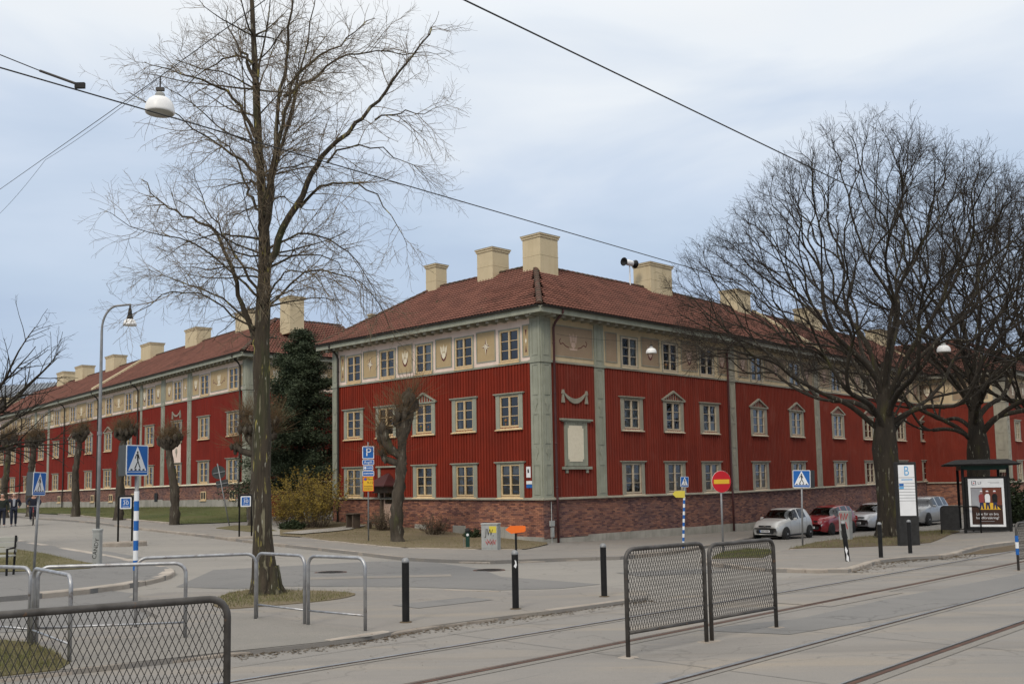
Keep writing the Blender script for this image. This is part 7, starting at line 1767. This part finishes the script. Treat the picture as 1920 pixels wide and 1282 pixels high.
def car(name, label, loc, rot, paint, C, group='cars parked along the kerb', plate_text='KTG 364'):
    """front at -x; C gives the side profile: roof/hood line, belt line, plan width"""
    t = thing(name, label, 'car', loc, rot, group); Ln, W, H = C['L'], C['W'], C['H']; hw = W/2
    nx = 64; ts = [0,.10,.22,.36,.52,.66,.74,.80,.86,.92,.97,1.0]
    X = [Ln*(i/nx) for i in range(nx+1)]; grid = []
    for x in X:
        f = x/Ln; top = smooth_interp(C['px'], C['pz'], f); belt = smooth_interp(C['bx'], C['bz'], f); bot = smooth_interp([0,.04,.12,.88,.96,1], [.26,.20,.17,.17,.22,.34], f); pw = hw*smooth_interp([0,.05,.16,.5,.86,.96,1], [.74,.88,.985,1.0,.985,.92,.80], f)
        top = max(top, belt+.002); cab = max(0.0, min(1.0, (top-belt-.06)/.25)); roofw = pw*(.90-.20*cab)
        zb = belt; row = []
        ctrl = [(pw*.90,bot),(pw*.985,bot+.10),(pw*1.0,bot+(zb-bot)*.45),(pw*.992,bot+(zb-bot)*.70),(pw*.965,zb-.045),(pw*.945,zb),
                (pw*.945+(roofw-pw*.945)*.5, zb+(top-.045-zb)*.52), (roofw, top-.045 if cab > .3 else zb+(top-zb)*.62), (roofw*.93, top-.016 if cab > .3 else zb+(top-zb)*.80), (roofw*.6, top), (roofw*.3, top+.006), (0, top+.008)]
        grid.append([(x, s, z) for s, z in ctrl])
    nc = len(grid[0])
    def P(i, j, sgn): x, s, z = grid[i][j]; return (x, sgn*s, z)
    body = MB(); glassS = {}; wind = MB(); rear = MB(); roofglass = None
    def cls(i, j):
        f = (i+.5)/nx; top = smooth_interp(C['px'], C['pz'], f); belt = smooth_interp(C['bx'], C['bz'], f)
        if j in (5, 6):
            for k, (a, b) in enumerate(C['win']):
                if a < f < b and top-belt > .16: return 'side%d' % k
        if j >= 7 and C['ws'][0] < f < C['ws'][1] and j >= 7: return 'wind'
        if j >= 7 and C['rs'][0] < f < C['rs'][1]: return 'rear'
        return 'body'
    for i in range(nx):
        for j in range(nc-1):
            for sg in (1, -1):
                q = [P(i,j,sg), P(i+1,j,sg), P(i+1,j+1,sg), P(i,j+1,sg)]; q = q if sg < 0 else q[::-1]; c = cls(i, j)
                (body if c == 'body' else wind if c == 'wind' else rear if c == 'rear' else glassS.setdefault((c, sg), MB())).quad(*q)
    for i, fl in ((0, 1), (nx, -1)):      # closed nose and tail
        ring = [P(i,j,1) for j in range(nc)] + [P(i,j,-1) for j in range(nc-2,-1,-1)]; body.add(ring, [tuple(range(len(ring)))[::fl]])
    under = MB(); under.box(.1*Ln, .9*Ln, -hw*.85, hw*.85, .16, .22); under.build('underbody', M['trim'], t)
    def wel(mb, nm, mt_, sm=True):
        me = mb.mesh(nm); bm = bmesh.new(); bm.from_mesh(me); bmesh.ops.remove_doubles(bm, verts=bm.verts, dist=1e-4); bm.to_mesh(me); bm.free()
        if sm: me.polygons.foreach_set('use_smooth', [True]*len(me.polygons))
        return mk(nm, me, mt_, t)
    wel(body, 'body', paint); wel(wind, 'windscreen', M['carglass'])
    if rear.f: wel(rear, 'rear_window', M['carglass'])
    for (k, sg), mb in glassS.items(): wel(mb, 'side_window', M['carglass'])
    cabin = MB(); a, b = C['ws'][0]*Ln+.25, C['win'][-1][1]*Ln; cabin.box(a, b, -hw*.72, hw*.72, .4, C['bz'][2]+.02)
    for xx in (a+.55, a+1.35):
        for s_ in (-.34, .34): cabin.cbox(xx, xx+.16, s_-.2, s_+.2, .5, C['bz'][2]+.30, .05)
    cabin.build('cabin_interior', M['trim'], t)
    # wheels
    R_ = C['wr']
    for wx in C['wheels']:
        for sg in (-1, 1):
            yc = sg*(hw-.085)
            ar = MB(); n = 20
            for k in range(n):
                q0, q1 = pi*k/n, pi*(k+1)/n; r0, r1 = R_+.015, R_+.062; yy = sg*(hw+.004)
                ar.quad((wx+r0*cos(q0),yy,R_+r0*sin(q0)),(wx+r1*cos(q0),yy,R_+r1*sin(q0)),(wx+r1*cos(q1),yy,R_+r1*sin(q1)),(wx+r0*cos(q1),yy,R_+r0*sin(q1)))
            ar2 = MB(); ar2.lathe([(R_+.05,-.10),(R_+.05,.006)] if sg > 0 else [(R_+.05,.10),(R_+.05,-.006)], 28, (wx, sg*hw, R_+.01), 'y'); ar2.build('wheel_arch', M['trim'], t)
            w = MB(); pr = [(R_*.62,-.10),(R_*.93,-.10),(R_,-.07),(R_,.07),(R_*.93,.095),(R_*.64,.095)]; w.lathe(pr, 28, (0,0,0), 'y'); wo_ = w.build('wheel', M['tyre'], t, (wx, yc+sg*.03, R_), smooth=True)
            rm = MB(); yo = sg*.085; rm.lathe([(R_*.64,yo),(R_*.60,yo+sg*.016),(R_*.55,yo-sg*.02)] , 24, (0,0,0), 'y')
            for k in range(5):
                q = 2*pi*k/5+.3; c0, s0 = cos(q), sin(q); wd = .05; px_, pz_ = -s0*wd/2, c0*wd/2; a0, a1 = .02, R_*.60; yy = yo+sg*.014
                rm.add([(c0*a0+px_,yy,s0*a0+pz_),(c0*a1+px_*1.5,yy,s0*a1+pz_*1.5),(c0*a1-px_*1.5,yy,s0*a1-pz_*1.5),(c0*a0-px_,yy,s0*a0-pz_)], [(0,1,2,3)])
            rm.lathe([(.05,yo),(.05,yo+sg*.022),(.02,yo+sg*.026)], 12, (0,0,0), 'y'); rm.build('rim', M[C.get('rim', 'rim')], wo_)
    # lamps, grille, bumper, plate, mirrors, handles
    zf = C['lampz']
    def surf(f, j, sg):
        i = min(nx, int(f*nx)); return P(i, j, sg)
    for sg in (-1, 1):
        hl = MB(); vs = []
        for f, j in C['lampgrid']: x, y_, z_ = surf(f, j, sg); vs.append((x-.012, y_*1.008, z_+.004))
        hl.add(vs, [(0,1,2,3) if sg > 0 else (3,2,1,0)]); hl.build('headlight', M['headlamp'], t)
        tl = MB(); x, y_, z_ = surf(.985, 3, sg); tl.box(Ln*.955, Ln*.992, min(sg*hw*.70, sg*hw*.93), max(sg*hw*.70, sg*hw*.93), C['bz'][2]-.28, C['bz'][2]-.02); tl.build('tail_light', M['redlens'], t)
        mr = MB(); mx_ = C['ws'][0]*Ln+.42; mr.cbox(mx_, mx_+.14, min(sg*(hw+.0), sg*(hw+.17)), max(sg*(hw+.0), sg*(hw+.17)), C['bz'][2]+.0, C['bz'][2]+.13, .03); mr.build('mirror', paint, t)
        fg = MB(); fg.lathe([(.055,-.01),(.055,.012)], 12, (.035*Ln*.3+.045, sg*hw*.62, .36), 'x'); fg.build('fog_light', M['chrome'], t)
        for k, (a, b) in enumerate(C['win'][:2]):
            hd = MB(); xx = b*Ln-.22; hd.cbox(xx, xx+.17, min(sg*hw*.985, sg*(hw+.012)), max(sg*hw*.985, sg*(hw+.012)), C['bz'][2]-.13, C['bz'][2]-.10, .008); hd.build('door_handle', paint, t)
        for fx_ in C['seams']:
            sm = MB(); i = int(fx_*nx)
            for j in range(1, 5): a_, b_ = P(i, j, sg), P(i, j+1, sg); sm.quad((a_[0]-.006,a_[1]*1.003,a_[2]),(a_[0]+.006,a_[1]*1.003,a_[2]),(b_[0]+.006,b_[1]*1.003,b_[2]),(b_[0]-.006,b_[1]*1.003,b_[2]))
            sm.build('door_seam', M['trim'], t)
        sk = MB(); sk.cbox(Ln*.24, Ln*.74, min(sg*hw*.93, sg*(hw+.004)), max(sg*hw*.93, sg*(hw+.004)), .17, .25, .01); sk.build('sill_trim', paint if C.get('sillpaint') else M['trim'], t)
    g = MB(); gx_ = -.012; g.prism(rrect(W*.56, .17, .05), 0, .03); gv = [(b+.0, a, c) for a, b, c in g.v]; g.v = [(x_-.028, y_, z_+.40) for x_, y_, z_ in gv]; g.build('lower_grille', M['trim'], t)
    g = MB(); g.prism(rrect(W*C.get('gw', .40), .075, .03), 0, .03); g.v = [(b-.026, a, c+C['gz']) for a, b, c in g.v]; gr = g.build('grille', M['trim'], t)
    g = MB(); g.lathe([(.045,0),(.045,.01)], 14, (-.036,0,C['gz']), 'x'); g.build('badge', M['chrome'], gr)
    g = MB(); g.box(-.038,-.028,-.26,.26,.37,.48); pl_ = g.build('number_plate', M['white'], t)
    g = MB()
    for k_, yy in enumerate((.15,.09,.03,-.06,-.12,-.18)): g.box(-.0392,-.038,yy-.018,yy+.018,.39,.46)
    g.build('plate_characters', M['black'], pl_)['kind'] = 'stuff'
    g = MB(); g.box(-.0392,-.038,.22,.26,.37,.48); g.build('plate_band', M['signblue'], pl_)
    wp = MB(); 
    i0, i1 = int(C['ws'][0]*nx)+1, int(C['ws'][0]*nx)+4
    for s_ in (-.45, .12): a_ = P(i0, 10, 1); wp.tube([(a_[0]-.02, s_*hw*1.2, a_[2]+.012), (a_[0]+.10, (s_+.55)*hw*1.2*.8, a_[2]+.05)], .008, 6)
    wp.build('wiper', M['trim'], t)
    return t
M['silver'] = mat('silver_car_paint', (.56,.56,.545), (.53,.53,.52), rough=.34, metal=.35, coat=.7, scale=.5)
M['silver2'] = mat('cool_silver_car_paint', (.52,.53,.55), (.50,.51,.53), rough=.34, metal=.35, coat=.7, scale=.5)
M['greycar'] = mat('grey_car_paint', (.34,.345,.35), (.32,.325,.33), rough=.34, metal=.35, coat=.7, scale=.5)
M['redcar'] = mat('red_car_paint', (.27,.014,.02), (.24,.012,.018), rough=.3, metal=.1, coat=.9, scale=.5)
M['whitecar'] = mat('white_car_paint', (.72,.73,.74), (.7,.71,.72), rough=.3, coat=.8, scale=.5)
PIXO = dict(L=3.56, W=1.62, H=1.47, wr=.285, wheels=(.62, 2.98), px=[0,.03,.09,.20,.30,.40,.50,.66,.82,.92,.97,1.0], pz=[.58,.74,.88,.97,1.05,1.33,1.45,1.47,1.43,1.30,1.02,.82], bx=[0,.06,.30,.6,.85,1.0], bz=[.56,.70,.90,.97,1.02,.78],
            win=((.335,.545),(.575,.76)), ws=(.245,.44), rs=(.895,.965), lampz=.72, lampgrid=((.005,3),(.075,4),(.10,7),(.03,6)), seams=(.30,.56,.78), gz=.66)
FABIA = dict(L=4.05, W=1.66, H=1.50, wr=.30, wheels=(.78, 3.24), px=[0,.02,.07,.22,.30,.40,.50,.70,.88,.94,.98,1.0], pz=[.60,.80,.92,1.00,1.04,1.34,1.46,1.50,1.45,1.32,1.02,.84], bx=[0,.05,.30,.6,.88,1.0], bz=[.58,.76,.93,.97,1.00,.80],
             win=((.335,.53),(.56,.72),(.745,.86)), ws=(.25,.43), rs=(.915,.975), lampz=.74, lampgrid=((.004,3),(.07,4),(.10,7),(.03,7)), seams=(.29,.54,.73), gz=.74, gw=.5, rim='tyre', sillpaint=True)
OCTA = dict(L=4.5, W=1.77, H=1.46, wr=.31, wheels=(.88, 3.48), px=[0,.02,.06,.22,.30,.40,.50,.66,.80,.90,.96,1.0], pz=[.60,.76,.88,.97,1.02,1.30,1.43,1.46,1.38,1.18,1.05,.86], bx=[0,.05,.28,.6,.88,1.0], bz=[.58,.72,.90,.95,.98,.82],
            win=((.335,.52),(.545,.72)), ws=(.25,.43), rs=(.80,.90), lampz=.72, lampgrid=((.004,3),(.07,4),(.095,7),(.03,7)), seams=(.28,.53,.74), gz=.72, gw=.52, sillpaint=True)
SUV = dict(L=4.45, W=1.80, H=1.64, wr=.35, wheels=(.86, 3.46), px=[0,.02,.06,.22,.29,.38,.48,.68,.90,.95,.98,1.0], pz=[.72,.92,1.04,1.12,1.16,1.46,1.60,1.64,1.57,1.42,1.12,.9], bx=[0,.05,.28,.6,.88,1.0], bz=[.68,.86,1.03,1.08,1.12,.9],
           win=((.33,.52),(.55,.72),(.745,.87)), ws=(.24,.41), rs=(.92,.975), lampz=.86, lampgrid=((.004,3),(.07,4),(.095,7),(.03,7)), seams=(.28,.53,.74), gz=.86, gw=.55)
def park(C, k, dist_wheel, ang, **kw):
    """put the car so that its left front wheel stands at the point"""
    x, y = k; c, s = cos(ang), sin(ang); wx = C['wheels'][0]; ly = -C['W']/2
    ox = x - (c*wx - s*ly); oy = y - (s*wx + c*ly); zz = gz(x + c*1.2, y + s*1.2) + .004
    return (ox, oy, zz)
for nm, lab, C, k, an, pt_, tx in [('parked_car', 'small silver hatchback nearest in the row of parked cars', PIXO, L['pixoF'], radians(47), 'silver', 'KTG 364'), ('parked_car', 'dark red hatchback parked behind the small silver one', FABIA, L['redF'], radians(47), 'redcar', 'RLM 152'),
        ('parked_car', 'silver saloon half hidden by the broad tree trunk', OCTA, (20.0, 54.9), radians(46), 'silver2', 'BND 407'), ('parked_car', 'grey tall car between the totem and the shelter', SUV, (23.9, 57.7), radians(46), 'greycar', 'DXH 918'),
        ('parked_car', 'white car partly seen behind the tram shelter', OCTA, (27.9, 55.0), radians(48), 'whitecar', 'MJP 233')]:
    car(nm, lab, park(C, k, 0, an), an, M[pt_], C, plate_text=tx)

# ------------------------------------------------------------------ people
M['skin'] = mat('skin', (.42,.24,.17), (.38,.21,.15), rough=.6); M['navy'] = mat('navy_cloth', (.014,.017,.028), (.02,.023,.035), rough=.9, scale=9); M['jeans'] = mat('dark_jeans', (.02,.026,.045), (.03,.036,.055), rough=.9, scale=12)
M['darkcoat'] = mat('dark_green_coat', (.016,.022,.018), (.024,.03,.024), rough=.9, scale=9); M['greyhair'] = mat('grey_hair', (.40,.38,.36), (.32,.30,.28), rough=.9, scale=20); M['shirt'] = mat('pale_scarf', (.38,.40,.44), (.30,.32,.36), rough=.9, scale=9); M['shoe'] = mat('pale_shoe', (.35,.35,.34), (.2,.2,.2), rough=.7)
def skinned(name, verts, edges, radii, mat_, parent, lvl=2, root=0):
    me = bpy.data.meshes.new(name); me.from_pydata(verts, edges, []); me.update(); o = mk(name, me, mat_, parent)
    md = o.modifiers.new('skin', 'SKIN'); md.use_smooth_shade = True
    sv = me.skin_vertices[0].data
    for i, r in enumerate(radii): sv[i].radius = r if isinstance(r, tuple) else (r, r); sv[i].use_root = (i == root)
    ss = o.modifiers.new('sub', 'SUBSURF'); ss.levels = lvl; ss.render_levels = lvl; return o
def person(label, loc, rot, coat, pants, stride=.22, arms=((-.30,.05,.95),(.30,-.05,.95)), hands=((-.30,-.05,.72),(.30,.05,.72)), hair='greyhair', ride=False, scarf=False):
    t = thing('person', label, 'person', loc, rot); H = 1.0
    hip, knee = .92, .50; sy = stride
    if ride: lf = [(-.11,0,.98),(-.13,-.30,.72),(-.12,-.10,.30)]; rf = [(.11,0,.98),(.13,-.34,.82),(.12,-.16,.42)]
    else: lf = [(-.09,0,hip),(-.10,-sy*.55,knee),(-.10,-sy*.6,.08)]; rf = [(.09,0,hip),(.10,sy*.25,knee+.01),(.10,sy*1.0,.10)]
    z0 = .98 if ride else .95
    V_ = [(0,0,z0), (0,-.01,z0+.22), (0,-.02,z0+.44), (0,-.03,z0+.54), (0,-.05,z0+.64)]; E_ = [(0,1),(1,2),(2,3),(3,4)]; R_ = [(.15,.10),(.14,.10),(.15,.10),(.055,.055),(.07,.08)]
    n = 5
    for leg in (lf, rf):
        foot = (leg[2][0], leg[2][1]-.15, .04 if not ride else leg[2][2]-.05); V_ += leg + [foot]; E_ += [(0,n),(n,n+1),(n+1,n+2),(n+2,n+3)]; R_ += [(.095,.095),(.062,.062),(.042,.042),(.04,.03)]; n += 4
    for a, h_ in zip(arms, hands):
        sg = -1 if a[0] < 0 else 1; V_ += [(sg*.19,-.01,z0+.44), a, h_, (h_[0], h_[1]-.06, h_[2]-.06)]; E_ += [(2,n),(n,n+1),(n+1,n+2),(n+2,n+3)]; R_ += [(.055,.055),(.042,.042),(.032,.032),(.03,.02)]; n += 4
    bd = skinned('body', V_, E_, R_, M['skin'], t)
    # jacket over torso and arms
    V2 = [(0,0,z0-.12),(0,0,z0+.02),(0,-.01,z0+.24),(0,-.02,z0+.46),(0,-.02,z0+.52)]; E2 = [(0,1),(1,2),(2,3),(3,4)]; R2 = [(.19,.14),(.185,.14),(.175,.135),(.165,.125),(.08,.08)]; n = 5
    for a, h_ in zip(arms, hands):
        sg = -1 if a[0] < 0 else 1; V2 += [(sg*.21,-.01,z0+.43), a, h_]; E2 += [(3,n),(n,n+1),(n+1,n+2)]; R2 += [(.085,.085),(.068,.068),(.055,.055)]; n += 3
    skinned('jacket', V2, E2, R2, M[coat], t)
    V3 = [(0,0,z0)]; E3 = []; R3 = [(.16,.12)]; n = 1
    for leg in (lf, rf): V3 += leg; E3 += [(0,n),(n,n+1),(n+1,n+2)]; R3 += [(.11,.11),(.08,.08),(.062,.062)]; n += 3
    skinned('trousers', V3, E3, R3, M[pants], t)
    # head: face with nose, ears, hair
    hz = z0+.67; m = MB()
    vs = []; fs = []; nu, nv = 14, 10
    for j in range(nv+1):
        ph = -pi/2 + pi*j/nv
        for i in range(nu):
            th = 2*pi*i/nu; x = .078*cos(ph)*cos(th); y = .098*cos(ph)*sin(th); z_ = .118*sin(ph)
            if y < 0 and abs(x) < .022 and -.03 < z_ < .02: y -= .022
            if z_ < -.04: x *= .82; y *= .9
            vs.append((x, y-.03, hz+z_))
    for j in range(nv):
        for i in range(nu): fs.append((j*nu+i, j*nu+(i+1) % nu, (j+1)*nu+(i+1) % nu, (j+1)*nu+i))
    m.add(vs, fs); m.lathe([(.012,-.01),(.02,0),(.012,.01)], 6, (.08,-.02,hz), 'x'); m.lathe([(.012,-.01),(.02,0),(.012,.01)], 6, (-.08,-.02,hz), 'x'); m.build('head', M['skin'], t, smooth=True)
    hm = MB(); vs2 = [(x*1.09, (y+.03)*1.09-.02, hz+(z_-hz)*1.09) for x, y, z_ in vs if True]; keep = [f for f in fs if all((vs[k][2]-hz) > (.055 if vs[k][1] < -.05 else -.04) for k in f)]; hm.add(vs2, keep); hm.build('hair', M[hair], t, smooth=True)
    ey = MB()
    for s_ in (-1, 1): ey.lathe([(.009,0),(.009,.004)], 8, (s_*.03,-.124,hz+.008), 'y')
    ey.build('eyes', M['black'], t); mo = MB(); mo.box(-.022,.022,-.118,-.112,hz-.055,hz-.047); mo.build('mouth', M['maroon'], t)
    for leg in (lf, rf):
        sh = MB(); fz = leg[2][2]-.08; sh.cbox(leg[2][0]-.045, leg[2][0]+.045, leg[2][1]-.2, leg[2][1]+.06, fz, fz+.09, .03); sh.build('shoe', M['shoe'], t)
    if scarf: sc_ = MB(); sc_.prism([(-.05,z0+.1),(-.07,z0+.5),(.07,z0+.5),(.04,z0+.1)][::-1], -.16, -.13); sc_.build('scarf', M['shirt'], t)
    return t
x, y = L['man1']; person('grey haired walker in a black jacket and dark jeans with a pale scarf', (x, y, gz(x, y)), radians(28), 'navy', 'jeans', .20, ((-.34,.02,1.16),(.33,.04,1.16)), ((-.24,-.20,1.12),(.22,-.12,1.02)), scarf=True)
x, y = L['man0']; person('walker in a dark coat cut by the left edge of the picture', (x, y, gz(x, y)), radians(30), 'darkcoat', 'navy', -.22, ((-.30,.05,1.10),(.30,.0,1.10)), ((-.30,-.05,.84),(.29,-.08,.84)))
x, y = L['cyc']; z = gz(x, y); cy_rot = radians(24)
person('cyclist in dark blue clothes riding towards the camera', (x, y, z), cy_rot, 'navy', 'jeans', 0, ((-.34,-.20,1.22),(.34,-.20,1.22)), ((-.26,-.44,1.05),(.26,-.44,1.05)), hair='black', ride=True)
t = thing('bicycle', 'dark bicycle under the cyclist at the left', 'bicycle', (x, y, z), cy_rot)
for yy in (-.52, .52):
    m = MB(); n = 28
    m.tube([(0, yy+.32*cos(2*pi*k/n), .34+.32*sin(2*pi*k/n)) for k in range(n+1)], .02, 6); w = m.build('wheel', M['tyre'], t, smooth=True)
    m = MB()
    for k in range(12): q = 2*pi*k/12; m.tube([(0,yy,.34),(0,yy+.31*cos(q),.34+.31*sin(q))], .002, 4)
    m.build('spokes', M['steelgrey'], w)
m = MB(); m.tube([(0,-.52,.34),(0,-.42,.98)], .018, 8); m.tube([(0,-.42,.86),(0,.10,.34)], .018, 8); m.tube([(0,.10,.34),(0,.16,.92)], .018, 8); m.tube([(0,.10,.34),(0,.52,.34)], .014, 8); m.tube([(0,.15,.82),(0,-.42,.90)], .016, 8); m.tube([(0,.52,.34),(0,.15,.82)], .012, 8); m.build('frame', M['redcar'], t, smooth=True)
m = MB(); m.tube([(-.30,-.38,1.04),(-.2,-.42,1.02),(0,-.44,1.0),(.2,-.42,1.02),(.30,-.38,1.04)], .014, 8); m.build('handlebar', M['steelgrey'], t); m = MB(); m.cbox(-.08,.08,.04,.30,.90,.95,.03); m.build('saddle', M['black'], t); m = MB(); m.box(-.17,-.06,-.05,.05,.26,.28); m.box(.06,.17,-.05,.05,.38,.40); m.build('pedal', M['black'], t)
